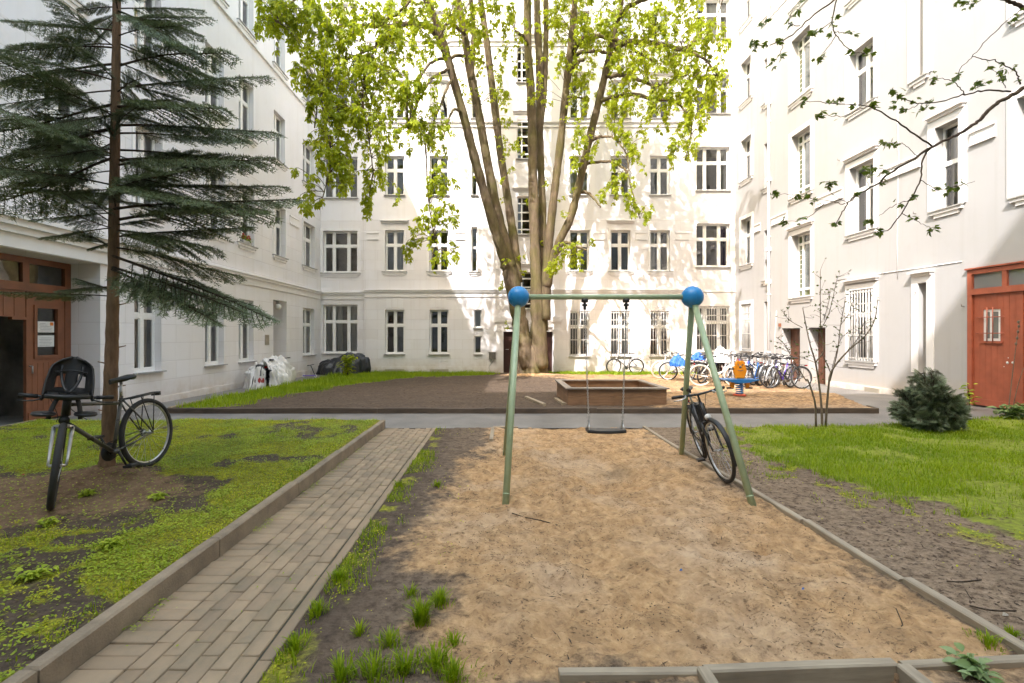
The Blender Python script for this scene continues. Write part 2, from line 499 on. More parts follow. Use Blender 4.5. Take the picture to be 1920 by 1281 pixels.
def thing(name, label, cat, loc=(0, 0, 0), rot=(0, 0, 0), group=None):
    o = bpy.data.objects.new(name, None); COL.objects.link(o)
    o.empty_display_size = 0.2
    o.location = loc; o.rotation_euler = rot
    return tag(o, label, cat, group)


def copy_tree(o, parent=None):
    c = o.copy(); COL.objects.link(c)
    if parent is not None: c.parent = parent
    for ch in list(o.children): copy_tree(ch, c)
    return c


def curve_pts(pts, n):
    """smooth resampling of a polyline (Catmull-Rom); pts may carry extra columns such as radius"""
    P = np.asarray(pts, float)
    if len(P) == 2:
        t = np.linspace(0, 1, n)[:, None]
        return P[0] * (1 - t) + P[1] * t
    Q = np.vstack([2 * P[0] - P[1], P, 2 * P[-1] - P[-2]])
    out = []
    m = len(P) - 1
    for s in np.linspace(0, m - 1e-6, n):
        i = int(s); t = s - i
        a, b, c, d = Q[i], Q[i + 1], Q[i + 2], Q[i + 3]
        out.append(0.5 * (2 * b + (c - a) * t + (2 * a - 5 * b + 4 * c - d) * t * t + (3 * b - a - 3 * c + d) * t ** 3))
    return np.array(out)


def gz(Y):
    return -0.01 * np.maximum(0, np.asarray(Y, float) - 3)

# ================================================================== BUILDINGS
class Wall:
    def __init__(s, O, U, N):
        s.O = np.array(O, float); s.U = np.array(U, float); s.N = np.array(N, float)

    def pt(s, u, z, d):
        p = s.O + s.U * u + s.N * d
        return (p[0], p[1], z)

    def box(s, mb, u0, u1, z0, z1, d0, d1, m=0):
        v = [s.pt(u0, z0, d0), s.pt(u1, z0, d0), s.pt(u1, z0, d1), s.pt(u0, z0, d1),
             s.pt(u0, z1, d0), s.pt(u1, z1, d0), s.pt(u1, z1, d1), s.pt(u0, z1, d1)]
        f = [(0, 3, 2, 1), (4, 5, 6, 7), (0, 1, 5, 4), (1, 2, 6, 5), (2, 3, 7, 6), (3, 0, 4, 7)]
        mb.add(v, f, False, m)

    def quad(s, mb, u0, u1, z0, z1, d, m=0):
        mb.add([s.pt(u0, z0, d), s.pt(u1, z0, d), s.pt(u1, z1, d), s.pt(u0, z1, d)], [(3, 2, 1, 0) if (s.U[1] > 0 and s.N[0] > 0) or s.N[1] < 0 else (0, 1, 2, 3)], False, m)

    def face(s, mb, u0, u1, z0, z1, holes, d=0.0, m=0):
        us = sorted({u0, u1, *[h[0] for h in holes], *[h[1] for h in holes]}); zs = sorted({z0, z1, *[h[2] for h in holes], *[h[3] for h in holes]})
        us = [u for u in us if u0 <= u <= u1]; zs = [z for z in zs if z0 <= z <= z1]
        for a, b in zip(us, us[1:]):
            for c, e in zip(zs, zs[1:]):
                mu, mz = (a + b) / 2, (c + e) / 2
                if any(h[0] < mu < h[1] and h[2] < mz < h[3] for h in holes): continue
                s.quad(mb, a, b, c, e, d, m)
        for h in holes:
            a, b, c, e, dep = h[:5]
            for q in (((a, c, d), (a, e, d), (a, e, dep), (a, c, dep)), ((b, c, d), (b, c, dep), (b, e, dep), (b, e, d)),
                      ((a, e, d), (b, e, d), (b, e, dep), (a, e, dep)), ((a, c, d), (a, c, dep), (b, c, dep), (b, c, d))):
                mb.add([s.pt(*p) for p in q], [(0, 1, 2, 3)], False, m)


WB = Wall((0, D), (1, 0), (0, 1)); WL = Wall((XL, 0), (0, 1), (-1, 0)); WR = Wall((XR, 0), (0, 1), (1, 0)); WF = Wall((0, -9.0), (1, 0), (0, -1))


def building(label, loc):
    b = thing('apartment_building', label, 'building', loc)
    b['_o'] = 0; del b['_o']
    return b


def part(mb, name, m, parent, bld):
    return mb.build(name, m, parent, origin=tuple(bld.location))


def add_window(bld, W, u0, u1, z0, z1, kind='double', grille=False, sill='ledge', surround=0.0, hood=False,
               curtain=None, off=0.0, dep=0.17, slit=False):
    """casement window set in its opening; off = how far the wall itself lies behind the main plane"""
    w = u1 - u0; h = z1 - z0; dd = off + dep
    fr = MB(); pn = MB(); st = MB()
    B = 0.055
    def bar(a, b, c, e, x0=0.0, x1=0.06): W.box(fr, a, b, c, e, dd + x0, dd + x1)
    bar(u0, u0 + B, z0, z1); bar(u1 - B, u1, z0, z1); bar(u0 + B, u1 - B, z0, z0 + B + 0.02); bar(u0 + B, u1 - B, z1 - B, z1)
    iu0, iu1, iz0, iz1 = u0 + B, u1 - B, z0 + B + 0.02, z1 - B
    if kind == 'double': cols = [0.5]; rows = [0.655]
    elif kind == 'triple': cols = [0.27, 0.73]; rows = [0.655]
    elif kind == 'single': cols = []; rows = []
    elif kind == 'narrow': cols = []; rows = [0.55]
    elif kind == 'stair': cols = [0.74] if W is WR else [0.3]; rows = [0.11, 0.87]
    elif kind == 'stair2': cols = [0.3]; rows = [0.12, 0.36, 0.6, 0.85]
    mw = {'stair': 0.045, 'stair2': 0.03}.get(kind, 0.06)
    ce = [iu0] + [iu0 + c * (iu1 - iu0) for c in cols] + [iu1]; re_ = [iz0] + [iz0 + r * (iz1 - iz0) for r in rows] + [iz1]
    for c in ce[1:-1]: bar(c - mw, c + mw, iz0, iz1, -0.012, 0.062)
    for r in re_[1:-1]:
        for a, b in zip(ce, ce[1:]):
            bar(a + (mw if a != iu0 else 0), b - (mw if b != iu1 else 0), r - mw, r + mw, -0.006, 0.058)
    for i, (a, b) in enumerate(zip(ce, ce[1:])):
        for j, (c, e) in enumerate(zip(re_, re_[1:])):
            a2 = a + (mw if a != iu0 else 0); b2 = b - (mw if b != iu1 else 0); c2 = c + (mw if c != iz0 else 0); e2 = e - (mw if e != iz1 else 0)
            if kind in ('double', 'triple'):           # sash of its own round every pane
                k = 0.022
                bar(a2, a2 + k, c2, e2, 0.008, 0.05); bar(b2 - k, b2, c2, e2, 0.008, 0.05)
                bar(a2 + k, b2 - k, c2, c2 + k, 0.008, 0.05); bar(a2 + k, b2 - k, e2 - k, e2, 0.008, 0.05)
                a2 += k; b2 -= k; c2 += k; e2 -= k
            tilt = random.uniform(-0.006, 0.006)
            tgt = pn
            mi = 0
            if kind == 'stair':
                tgt = st if (i == (1 if W is WR else 0) or j == 0) else pn
                if tgt is st: mi = 1 if (j == 1 and random.random() < 0.0) else 0
            tgt.add([W.pt(a2, c2, dd + 0.03), W.pt(b2, c2, dd + 0.03 + tilt), W.pt(b2, e2, dd + 0.03 + tilt), W.pt(a2, e2, dd + 0.03)], [(3, 2, 1, 0) if (W is WR or W is WF) else (0, 1, 2, 3)], False, mi)
            if tgt is st and j == 1:
                # strip of small coloured squares: a few yellow among the green
                zz = np.linspace(c2, e2, 10)
                for q in range(9):
                    if q in (3, 6): W.quad(st, a2 + 0.02, b2 - 0.02, zz[q], zz[q + 1], dd + 0.024, 1)
                    W.box(fr, a2, b2, zz[q] - 0.008, zz[q] + 0.008, dd + 0.015, dd + 0.022)
    win = part(fr, 'window', M['frame'], bld, bld)
    part(pn, 'pane', M['greyglass'] if kind == 'stair' else M['glass'], win, bld)
    if st.n: part(st, 'stained_pane', [M['greenglass'], M['yellowglass']], win, bld)
    # room behind
    rm = MB(); d0, d1 = dd + 0.075, dd + (0.7 if slit else 1.7); e_ = 0.0 if slit else 0.25
    a, b, c, f = u0 - e_, u1 + e_, z0 - e_, z1 + e_ * 0.6
    W.quad(rm, a, b, c, f, d1)
    for q in (((a, c, d0), (a, f, d0), (a, f, d1), (a, c, d1)), ((b, c, d0), (b, c, d1), (b, f, d1), (b, f, d0)),
              ((a, f, d0), (b, f, d0), (b, f, d1), (a, f, d1)), ((a, c, d0), (a, c, d1), (b, c, d1), (b, c, d0))):
        rm.add([W.pt(*p) for p in q], [(0, 1, 2, 3)])
    part(rm, 'interior', M['sundimmedroom' if (W is WR or (W is WB and u0 > -4.2)) else 'room'], win, bld)  # rooms behind sunlit facades take the darkened wall colour
    if curtain:
        cu = MB()
        typ, spans, ztop, zbot = curtain
        for (s0, s1) in spans:
            n = max(6, int((s1 - s0) * w / 0.03))
            us = np.linspace(u0 + s0 * w, u0 + s1 * w, n)
            ph = random.uniform(0, 6)
            P = np.array([[W.pt(u, z, dd + 0.16 + 0.025 * math.sin(u * 38 + ph + 0.4 * math.sin(z * 2)) * (0.6 + 0.4 * (zt == 1)))
                           for u in us] for zt, z in ((0, z0 + ztop * h), (1, z0 + zbot * h))])
            cu.grid(P, True)
        part(cu, 'curtain', M[typ], win, bld)
    if sill:
        sl = MB()
        ex = 0.05 if sill == 'ledge' else 0.14
        W.box(sl, u0 - ex, u1 + ex, z0 - 0.035, z0 - 0.004, off - 0.10, dd)
        so = part(sl, 'sill', M['ledge'], win, bld)
        if sill == 'full':
            ap = MB()
            W.box(ap, u0 - 0.12, u1 + 0.12, z0 - 0.11, z0 - 0.036, off - 0.07, off - 0.002)
            W.box(ap, u0 - 0.02, u1 + 0.02, z0 - 0.20, z0 - 0.11, off - 0.035, off - 0.002)
            part(ap, 'apron', M['trim'], win, bld)
    if surround:
        sr = MB(); s_ = surround
        W.box(sr, u0 - s_, u0 - 0.001, z0, z1 + s_, off - 0.03, off - 0.002); W.box(sr, u1 + 0.001, u1 + s_, z0, z1 + s_, off - 0.03, off - 0.002)
        W.box(sr, u0 - 0.001, u1 + 0.001, z1 + 0.001, z1 + s_, off - 0.03, off - 0.002)
        part(sr, 'surround', M['trim'], win, bld)
    if hood:
        hd = MB(); zt = z1 + (0.42 if hood is True else hood)
        W.box(hd, u0 - 0.2, u1 + 0.2, zt, zt + 0.05, off - 0.15, off - 0.002); W.box(hd, u0 - 0.16, u1 + 0.16, zt - 0.07, zt, off - 0.08, off - 0.002)
        part(hd, 'hood', M['trim'], win, bld)
    if grille:
        gr = MB(); g = off - 0.035 if grille == 'out' else off + 0.03
        n = max(3, int(round(w / 0.125)))
        for i in range(n + 1):
            u = u0 + 0.03 + (w - 0.06) * i / n
            gr.tube([W.pt(u, z0 + 0.02, g), W.pt(u, z1 - 0.03, g)], 0.017, 6)
        for t in (0.04, 0.36, 0.66, 0.8, 0.96):
            z = z0 + t * h
            W.box(gr, u0 - 0.02, u1 + 0.02, z - 0.02, z + 0.02, g - 0.012, g + 0.012)
        part(gr, 'grille', M['grille'], win, bld)
    return win


def double_band(mb, W, u0, u1, z, off=0.0):
    W.box(mb, u0, u1, z, z + 0.045, off - 0.05, off - 0.001); W.box(mb, u0, u1, z - 0.3, z - 0.255, off - 0.05, off - 0.001)
    W.box(mb, u0, u1, z - 0.255, z, off - 0.015, off - 0.0015)


def string_course(mb, W, u0, u1, z, off=0.0):
    W.box(mb, u0, u1, z - 0.05, z, off - 0.15, off - 0.001)
    W.box(mb, u0, u1, z - 0.14, z - 0.05, off - 0.10, off - 0.001)
    W.box(mb, u0, u1, z - 0.36, z - 0.14, off - 0.04, off - 0.001)


def plinth(mb, W, u0, u1, z, off=0.0):
    W.box(mb, u0, u1, -0.6, z, off - 0.03, off - 0.001)


PX = lambda p: (p - VX) * D / F
PZ = lambda p: HC - (p - VY) * D / F
CURT = [('curtain', [(0.06, 0.30), (0.70, 0.94)], 0.97, 0.05), ('curtain', [(0.05, 0.95)], 0.97, 0.04), ('curtain', [(0.05, 0.34)], 0.97, 0.05),
        None, None, ('beigecurtain', [(0.05, 0.95)], 0.97, 0.55), ('curtain', [(0.55, 0.95)], 0.97, 0.05), None]

# ---- back building -----------------------------------------------------------
back = building('white five storey courtyard building across the back with the dark doors behind the big tree', (0, D, 0))
TOP = 19.5
OFFB = 0.13
bx0, bx1 = PX(683), PX(1296)
main_h, lbay, rbay = [], [], []
wins = []
ROW = [(PZ(664), PZ(581)), (PZ(509), PZ(432)), (PZ(366), PZ(292)), (PZ(222), PZ(150)), (PZ(80), PZ(20))]
cols_b = [(722, 758), (805, 841), (1068, 1105), (1145, 1182), (1219, 1256)]
for ci, (a, b) in enumerate(cols_b):
    for ri, (z0, z1) in enumerate(ROW):
        right = ci >= 2
        if ri == 0 and right: z0, z1 = PZ(668), PZ(583)
        main_h.append((PX(a), PX(b), z0, z1, 0.17))
        kw = dict(kind='double', grille='in' if (ri == 0 and right) else False, sill='full' if ri in (1,) else 'ledge',
                  surround=0.10 if ri == 1 else (0.0 if ri == 0 else 0.0), hood=(ri == 1 and ci in (0, 3)) or (ri == 3 and 0.3))
        cu = CURT[(ci * 3 + ri * 5 + 1) % len(CURT)]
        if ri == 0 and ci == 3: cu = ('curtain', [(0.05, 0.95)], 0.62, 0.04)
        if ri == 0 and ci in (0, 1): cu = ('beigecurtain', [(0.05, 0.12), (0.88, 0.95)], 0.97, 0.05)
        if ri == 1 and ci == 1: cu = None
        wins.append((PX(a), PX(b), z0, z1, kw, cu, 0.0))
for (y0, y1) in ((615, 581), (664, 630)):
    main_h.append((PX(889), PX(903), PZ(y0), PZ(y1), 0.17)); wins.append((PX(889), PX(903), PZ(y0), PZ(y1), dict(kind='single', slit=True), ('curtain', [(0.1, 0.9)], 0.95, 0.1) if y0 == 615 else None, 0.0))
for (y0, y1) in ((510, 426), (366, 291), (222, 150)):
    main_h.append((PX(884), PX(895), PZ(y0), PZ(y1), 0.17)); wins.append((PX(884), PX(895), PZ(y0), PZ(y1), dict(kind='narrow', slit=True, sill='full' if y0 == 510 else 'ledge', surround=0.08 if y0 == 510 else 0), None, 0.0))
for (y0, y1) in ((580, 510), (440, 368), (298, 224), (155, 82)):
    main_h.append((PX(969), PX(998), PZ(y0), PZ(y1), 0.17)); wins.append((PX(969), PX(998), PZ(y0), PZ(y1), dict(kind='stair2', hood=0.35), None, 0.0))
for ri, (y0, y1) in enumerate(((663, 571), (511, 432), (370, 292), (218, 142), (72, 2))):
    lbay.append((PX(604), PX(669), PZ(y0), PZ(y1), OFFB + 0.17))
    cu = {0: ('curtain', [(0.04, 0.5), (0.76, 0.97)], 0.97, 0.04), 1: None, 2: ('curtain', [(0.05, 0.25)], 0.97, 0.05)}.get(ri)
    wins.append((PX(604), PX(669), PZ(y0), PZ(y1), dict(kind='triple', sill='full' if ri == 1 else 'ledge', surround=0.12 if ri == 1 else 0), cu, OFFB))
for ri, (y0, y1) in enumerate(((660, 574), (500, 418), (356, 273), (211, 136), (70, -6))):
    rbay.append((PX(1308), PX(1371), PZ(y0), PZ(y1), OFFB + 0.17))
    cu = {1: ('purplecurtain', [(0.74, 0.97)], 0.97, 0.05), 2: ('curtain', [(0.78, 0.98)], 0.97, 0.05), 3: ('curtain', [(0.7, 0.98)], 0.97, 0.05), 4: ('curtain', [(0.2, 0.98)], 0.97, 0.05)}.get(ri)
    wins.append((PX(1308), PX(1371), PZ(y0), PZ(y1), dict(kind='triple', grille='in' if ri == 0 else False), cu, OFFB))
dz0, dz1 = -0.2, PZ(622)
main_h.append((PX(944), PX(1036), dz0, dz1, 0.32))
wm = MB()
WB.face(wm, bx0, bx1, -0.6, TOP, main_h)
WB.face(wm, XL - 0.3, bx0, -0.6, TOP, lbay, OFFB); WB.face(wm, bx1, XR + 0.3, -0.6, TOP, rbay, OFFB)
for u in (bx0, bx1): wm.add([WB.pt(u, -0.6, 0), WB.pt(u, TOP, 0), WB.pt(u, TOP, OFFB), WB.pt(u, -0.6, OFFB)], [(0, 1, 2, 3)])
WB.quad(wm, -20, 20, -0.6, TOP, 9.0)
part(wm, 'wall', M['plaster'], back, back)
rf = MB(); WB.box(rf, -20, 20, TOP + 0.002, TOP + 0.3, -0.35, 9.3); part(rf, 'roof', M['ledge'], back, back)
tr = MB()
string_course(tr, WB, bx0 - 0.02, bx1 + 0.02, PZ(543)); string_course(tr, WB, XL, bx0 - 0.02, PZ(547), OFFB)
WB.box(tr, bx1 + 0.02, XR, PZ(547), PZ(546), OFFB - 0.05, OFFB - 0.001)
for z in (PZ(228), PZ(76) + 0.0): WB.box(tr, bx0, bx1, z - 0.06, z, -0.09, -0.001); WB.box(tr, bx0, bx1, z - 0.28, z - 0.24, -0.05, -0.001)
for a, b in ((688, 710), (769, 792), (853, 872), (1112, 1136), (1192, 1212), (1266, 1291)): double_band(tr, WB, PX(a), PX(b), PZ(438))
for a, b in ((930, 944), (1036, 1050)):                       # door pilasters with caps
    WB.box(tr, PX(a), PX(b), -0.3, PZ(604), -0.06, -0.001); WB.box(tr, PX(a) - 0.07, PX(b) + 0.07, PZ(604), PZ(594), -0.13, -0.001)
    WB.box(tr, PX(a) - 0.03, PX(b) + 0.03, PZ(622), PZ(618), -0.08, -0.0015)
WB.box(tr, PX(944), PX(1036), PZ(614), PZ(603), -0.07, -0.001)
for a, b in ((708, 772), (792, 852), (1056, 1118), (1133, 1192), (1208, 1268)):        # keystone fields above the ground floor windows
    c = (a + b) / 2
    for k in (-1, 0, 1):
        WB.box(tr, PX(c + k * 11 - 4.5), PX(c + k * 11 + 4.5), PZ(576 + abs(k) * 1), PZ(560), -0.02, -0.001)
plinth(tr, WB, bx0, PX(930) - 0.01, 0.12); plinth(tr, WB, PX(1050) + 0.01, bx1, 0.12)
part(tr, 'cornice', M['trim'], back, back)
for (a, b, z0, z1, kw, cu, off) in wins: add_window(back, WB, a, b, z0, z1, curtain=cu, off=off, **kw)
dm = MB()
u0, u1 = PX(944), PX(1036); um = (u0 + u1) / 2
for a, b in ((u0, um - 0.01), (um + 0.01, u1)):
    WB.box(dm, a, b, dz0, dz1, 0.22, 0.27)
    for c, e in ((0.05, 0.75), (0.9, 1.65)): WB.box(dm, a + 0.15, b - 0.15, c, e, 0.20, 0.2185)
dr = part(dm, 'door', M['darkdoor'], back, back)
hm = MB(); hm.tube([WB.pt(u0 + 0.12, 0.93, 0.2), WB.pt(u0 + 0.12, 0.93, 0.13), WB.pt(u0 + 0.25, 0.93, 0.13)], 0.014, 8); part(hm, 'handle', M['steel'], dr, back)
mm = MB(); WB.box(mm, PX(917), PX(929), PZ(673), PZ(661), -0.16, -0.001); WB.box(mm, PX(916), PX(930), PZ(661), PZ(660), -0.18, -0.002)
part(mm, 'meter_box', M['meter'], back, back)
cm = MB(); cm.tube(curve_pts([WB.pt(PX(922), PZ(673), -0.05), WB.pt(PX(920), PZ(680), -0.03), WB.pt(PX(926), PZ(676), -0.03), WB.pt(PX(917), PZ(688), -0.03), WB.pt(PX(921), PZ(699), -0.05)], 18), 0.011, 6)
part(cm, 'cable', M['ledge'], back, back)
for a, b in ((722, 758), (806, 841)):
    vm = MB(); WB.box(vm, PX(a), PX(b), -0.2, PZ(692), -0.05, -0.031); part(vm, 'cellar_hatch', M['beigecurtain'], back, back)

# ---- left building -----------------------------------------------------------
left = building('white five storey courtyard building on the left with the brown portal and wide ledge', (XL, 0, 0))
LT = 17.3
lh, lw = [], []
ROWL = [(0.72, 2.80), (4.66, 6.59), (8.31, 10.16), (11.9, 13.7), (15.45, 16.9)]
colsl = [(20.85, 22.15), (18.15, 19.1), (15.7, 16.65), (13.9, 14.85), (11.2, 12.1), (8.95, 9.8), (6.3, 7.2), (3.5, 4.4)]
for ci, (a, b) in enumerate(colsl):
    for ri, (z0, z1) in enumerate(ROWL):
        if ri == 0 and (ci in (1, 5, 6, 7)): continue
        lh.append((a, b, z0, z1, 0.2))
        cu = CURT[(ci * 5 + ri * 3) % len(CURT)]
        if ri == 0: cu = ('curtain', [(0.05, 0.45), (0.55, 0.95)], 0.97, 0.05) if ci != 4 else ('beigecurtain', [(0.05, 0.95)], 0.97, 0.05)
        lw.append((a, b, z0, z1, dict(kind='double', sill='full' if ri in (1, 2, 3) else 'ledge', surround=0.09 if ri == 1 else 0.0), cu))
lh.append((18.1, 19.25, -0.12, 2.95, 0.9)); lh.append((7.3, 10.24, -0.12, 3.12, 0.75))
wm = MB(); WL.face(wm, -9.0, D + OFFB, -0.6, LT, lh); WL.quad(wm, -9, 30, -0.6, LT, 9.0)
WL.quad(wm, 18.1, 19.25, -0.12, 2.95, 0.9)
part(wm, 'wall', M['plaster'], left, left)
rf = MB(); WL.box(rf, -9, D - 0.4, LT + 0.002, LT + 0.18, 0.0, 9.2); part(rf, 'roof', M['ledge'], left, left)
tr = MB(); string_course(tr, WL, 10.6, D - 0.02, 3.68)
WL.box(tr, -9, 10.6, 3.62, 3.72, -0.26, -0.001); WL.box(tr, -9, 10.58, 3.5, 3.62, -0.2, -0.001); WL.box(tr, -9, 10.56, 3.38, 3.5, -0.13, -0.001); WL.box(tr, -9, 10.54, 3.13, 3.38, -0.06, -0.001)
for a, b in ((19.5, 20.4), (16.95, 17.8), (15.1, 15.5), (12.5, 13.5)): double_band(tr, WL, a, b, 6.45)
for z in (11.65,): WL.box(tr, -9, D, z - 0.06, z, -0.07, -0.001)
plinth(tr, WL, 10.3, 18.05, 0.06); plinth(tr, WL, 19.3, D - 0.02, 0.06)
part(tr, 'cornice', M['trim'], left, left)
for (a, b, z0, z1, kw, cu) in lw: add_window(left, WL, a, b, z0, z1, curtain=cu, **kw)
lm = MB(); lm.sphere(WL.pt(18.75, 2.72, 0.12), 0.12); lp = MB(); WL.box(lp, 18.69, 18.81, 2.83, 2.94, 0.06, 0.18)
la = part(lp, 'lamp', M['ledge'], left, left); part(lm, 'lamp_globe', M['bakelite'], la, left)
sg = MB(); WL.box(sg, 17.45, 17.75, 1.25, 1.62, -0.015, -0.001); part(sg, 'wall_plaque', M['beigecurtain'], left, left)
# portal: frame, lights above, standing leaf, dark passage behind the open one
dm = MB(); d0 = 0.62
def lb(u0, u1, z0, z1, a=0.0, b=0.08): WL.box(dm, u0, u1, z0, z1, d0 + a, d0 + b)
lb(10.1, 10.235, -0.1, 3.115); lb(7.3, 7.45, -0.1, 3.115); lb(7.45, 10.1, 3.0, 3.115); lb(7.45, 10.1, 2.46, 2.62, -0.02, 0.1)
lb(9.2, 9.33, 2.62, 3.0); lb(8.15, 8.35, 2.62, 3.0)
LF0, LF1 = 9.28, 10.09
lb(LF0, LF1, -0.08, 1.2, 0.01, 0.07); lb(LF0, LF1, 2.14, 2.455, 0.01, 0.07); lb(LF0, LF0 + 0.2, 1.2, 2.14, 0.01, 0.07); lb(LF1 - 0.17, LF1, 1.2, 2.14, 0.01, 0.07)
for k in range(1, 7): lb(LF0 + 0.115 * k - 0.006, LF0 + 0.115 * k + 0.006, 0.12, 1.05, 0.003, 0.0095)
lb(LF0 + 0.14, LF0 + 0.2, 1.14, 2.2, -0.015, 0.009); lb(LF1 - 0.17, LF1 - 0.11, 1.14, 2.2, -0.015, 0.009); lb(LF0 + 0.2, LF1 - 0.17, 1.14, 1.2, -0.015, 0.009); lb(LF0 + 0.2, LF1 - 0.17, 2.14, 2.2, -0.015, 0.009)
lb(LF0 + 0.03, LF1 - 0.03, -0.06, 0.1, -0.008, 0.009)
lb(7.45, 9.27, 1.95, 2.455, 0.02, 0.07)
for k in range(1, 9): lb(7.45 + 0.2 * k, 7.462 + 0.2 * k, 1.97, 2.44, 0.012, 0.0195)
lb(9.0, 9.27, 1.9, 1.95, 0.0, 0.08)
dr = part(dm, 'door', M['brownpaint'], left, left)
for a, b, z0, z1 in ((LF0 + 0.2, LF1 - 0.17, 1.2, 2.14), (9.33, 10.1, 2.62, 3.0), (8.35, 9.2, 2.62, 3.0), (7.45, 8.15, 2.62, 3.0)):
    pm = MB(); WL.quad(pm, a, b, z0, z1, d0 + 0.045); part(pm, 'pane', M['glass'], dr, left)
hm = MB(); hm.tube([WL.pt(LF0 + 0.06, 1.0, d0 + 0.01), WL.pt(LF0 + 0.06, 1.0, d0 - 0.05), WL.pt(LF0 + 0.06, 0.86, d0 - 0.05)], 0.014, 8); part(hm, 'handle', M['ledge'], dr, left)
for (z0, z1, org) in ((1.66, 1.88, True), (1.37, 1.6, False)):
    nm = MB(); a, b = LF0 + 0.25, LF1 - 0.21
    WL.box(nm, a, b, z0, z1, d0 + 0.03, d0 + 0.034, 0)
    for k in range(6):
        WL.box(nm, a + 0.03 + 0.02 * (k % 2), b - 0.04 - 0.05 * random.random() - (0.1 if (org and k > 3) else 0), z0 + 0.025 + k * 0.03, z0 + 0.031 + k * 0.03, d0 + 0.0275, d0 + 0.0295, 1)
    if org: WL.box(nm, b - 0.09, b - 0.02, z1 - 0.08, z1 - 0.015, d0 + 0.027, d0 + 0.0295, 2)
    part(nm, 'notice', [M['paper'], M['ink'], M['orangeink']], dr, left)
rm = MB(); a, b, c, e, f0, f1 = 7.2, 10.3, -0.12, 3.2, d0 + 0.11, d0 + 4.0
WL.quad(rm, a, b, c, e, f1)
for q in (((a, c, f0), (a, e, f0), (a, e, f1), (a, c, f1)), ((b, c, f0), (b, c, f1), (b, e, f1), (b, e, f0)), ((a, e, f0), (b, e, f0), (b, e, f1), (a, e, f1)), ((a, c, f0), (a, c, f1), (b, c, f1), (b, c, f0))):
    rm.add([WL.pt(*p) for p in q], [(0, 1, 2, 3)])
part(rm, 'passage', M['room'], left, left)

# ---- right building ----------------------------------------------------------
right = building('cream white courtyard building on the right with the red brown door and green stair windows', (XR, 0, 0))
rh, rw = [], []
ry = lambda p: F * XR / (p - VX)
ROWR = [(0.80, 3.03), (4.82, 6.95), (8.72, 10.62), (12.3, 14.2), (15.9, 17.8)]
def rwin(u0, u1, z0, z1, kw, cu=None, dep=0.2):
    rh.append((u0, u1, z0, z1, dep)); rw.append((u0, u1, z0, z1, dict(dep=dep, **kw), cu))
for ri, (z0, z1) in enumerate(ROWR):
    rwin(21.45, 22.35, z0 + 0.1 * (ri == 0), z1, dict(kind='double', grille='in' if ri == 0 else False, sill='full' if ri else 'ledge', surround=0.16), CURT[(ri * 3) % 8])
    rwin(14.45, 15.45, z0, z1, dict(kind='double', grille='out' if ri == 0 else False, sill='full', surround=0.17, hood=0.3 if ri < 2 else False), CURT[(ri * 3 + 2) % 8] if ri != 1 else ('curtain', [(0.05, 0.5)], 0.97, 0.05))
    if ri >= 1:
        rwin(11.78, 12.42, z0, z1, dict(kind='double' if False else 'narrow', sill='full', surround=0.2, hood=0.28 if ri == 1 else False), ('beigecurtain', [(0.05, 0.95)], 0.97, 0.05) if ri == 1 else None) if ri == 1 else None
        rwin(9.5, 10.45, z0 - 0.2, z1 - 0.2, dict(kind='double', sill='full', surround=0.2), CURT[(ri + 3) % 8])
        rwin(6.8, 7.75, z0 - 0.2, z1 - 0.2, dict(kind='double', sill='full', surround=0.2), None); rwin(3.6, 4.55, z0 - 0.2, z1 - 0.2, dict(kind='double', sill='full', surround=0.2), None)
    rwin(20.0 + 0.14, 20.0 + 0.42, z0 - 0.9 * (ri > 0) - 0.0, z1 - 0.9 * (ri > 0), dict(kind='single', slit=True, sill='full' if ri else 'ledge'), ('curtain', [(0.05, 0.95)], 0.98, 0.02) if ri else None)
for z0, z1 in ((3.03, 5.42), (6.85, 9.24), (10.5, 12.9), (14.1, 16.5)):
    rwin(17.38, 18.5, z0, z1, dict(kind='stair', sill='full', surround=0.17, hood=0.27 if z0 < 4 else False), None, 0.24)
rwin(12.65, 12.92, 0.6, 3.0, dict(kind='narrow', slit=True, sill=None, surround=0.2, hood=0.26), None)
rwin(12.72, 13.02, 8.5, 11.2, dict(kind='single', slit=True, sill='full', surround=0.22), ('curtain', [(0.05, 0.95)], 0.98, 0.02))
cellar = [(18.0, 19.15), (16.6, 17.5)]
for a, b in cellar: rh.append((a, b, -0.19, 1.88, 0.42))
RD0, RD1 = 9.35, 11.55
rh.append((RD0, RD1, -0.1, 3.16, 0.12))
wm = MB(); WR.face(wm, -9.0, D + OFFB, -0.6, TOP - 0.2, rh); WR.quad(wm, -9, 30, -0.6, TOP - 0.2, 9.0)
for a, b in cellar: WR.quad(wm, a, b, -0.19, 1.88, 0.42)
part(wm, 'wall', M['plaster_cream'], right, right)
rf = MB(); WR.box(rf, -9, D - 0.4, TOP - 0.19, TOP - 0.05, -0.3, 9.2); part(rf, 'roof', M['ledge'], right, right)
for a, b in ((15.75, 17.1), (18.8, 19.85), (12.85, 14.2), (10.9, 11.5), (20.7, 21.2)):
    tr = MB(); double_band(tr, WR, a, b, 6.42); part(tr, 'wall_band', M['trim'], right, right)
for a, b in ((11.6, 16.5), (19.25, D)):
    tr = MB(); plinth(tr, WR, a, b, 0.05); part(tr, 'plinth', M['trim'], right, right)
for (a, b, z0, z1, kw, cu) in rw: add_window(right, WR, a, b, z0, z1, curtain=cu, **kw)
for a, b in cellar:
    cmb = MB(); WR.box(cmb, a + 0.02, b - 0.02, -0.17, 1.84, 0.34, 0.40)
    for k in range(1, 5): WR.box(cmb, a + (b - a) * k / 5 - 0.008, a + (b - a) * k / 5 + 0.008, -0.1, 1.8, 0.334, 0.3395)
    part(cmb, 'cellar_door', M['cellardoor'], right, right)
pm = MB(); pm.tube([WR.pt(19.94, z, -0.09) for z in (-0.3, 6, 12, TOP - 0.3)], 0.05, 12)
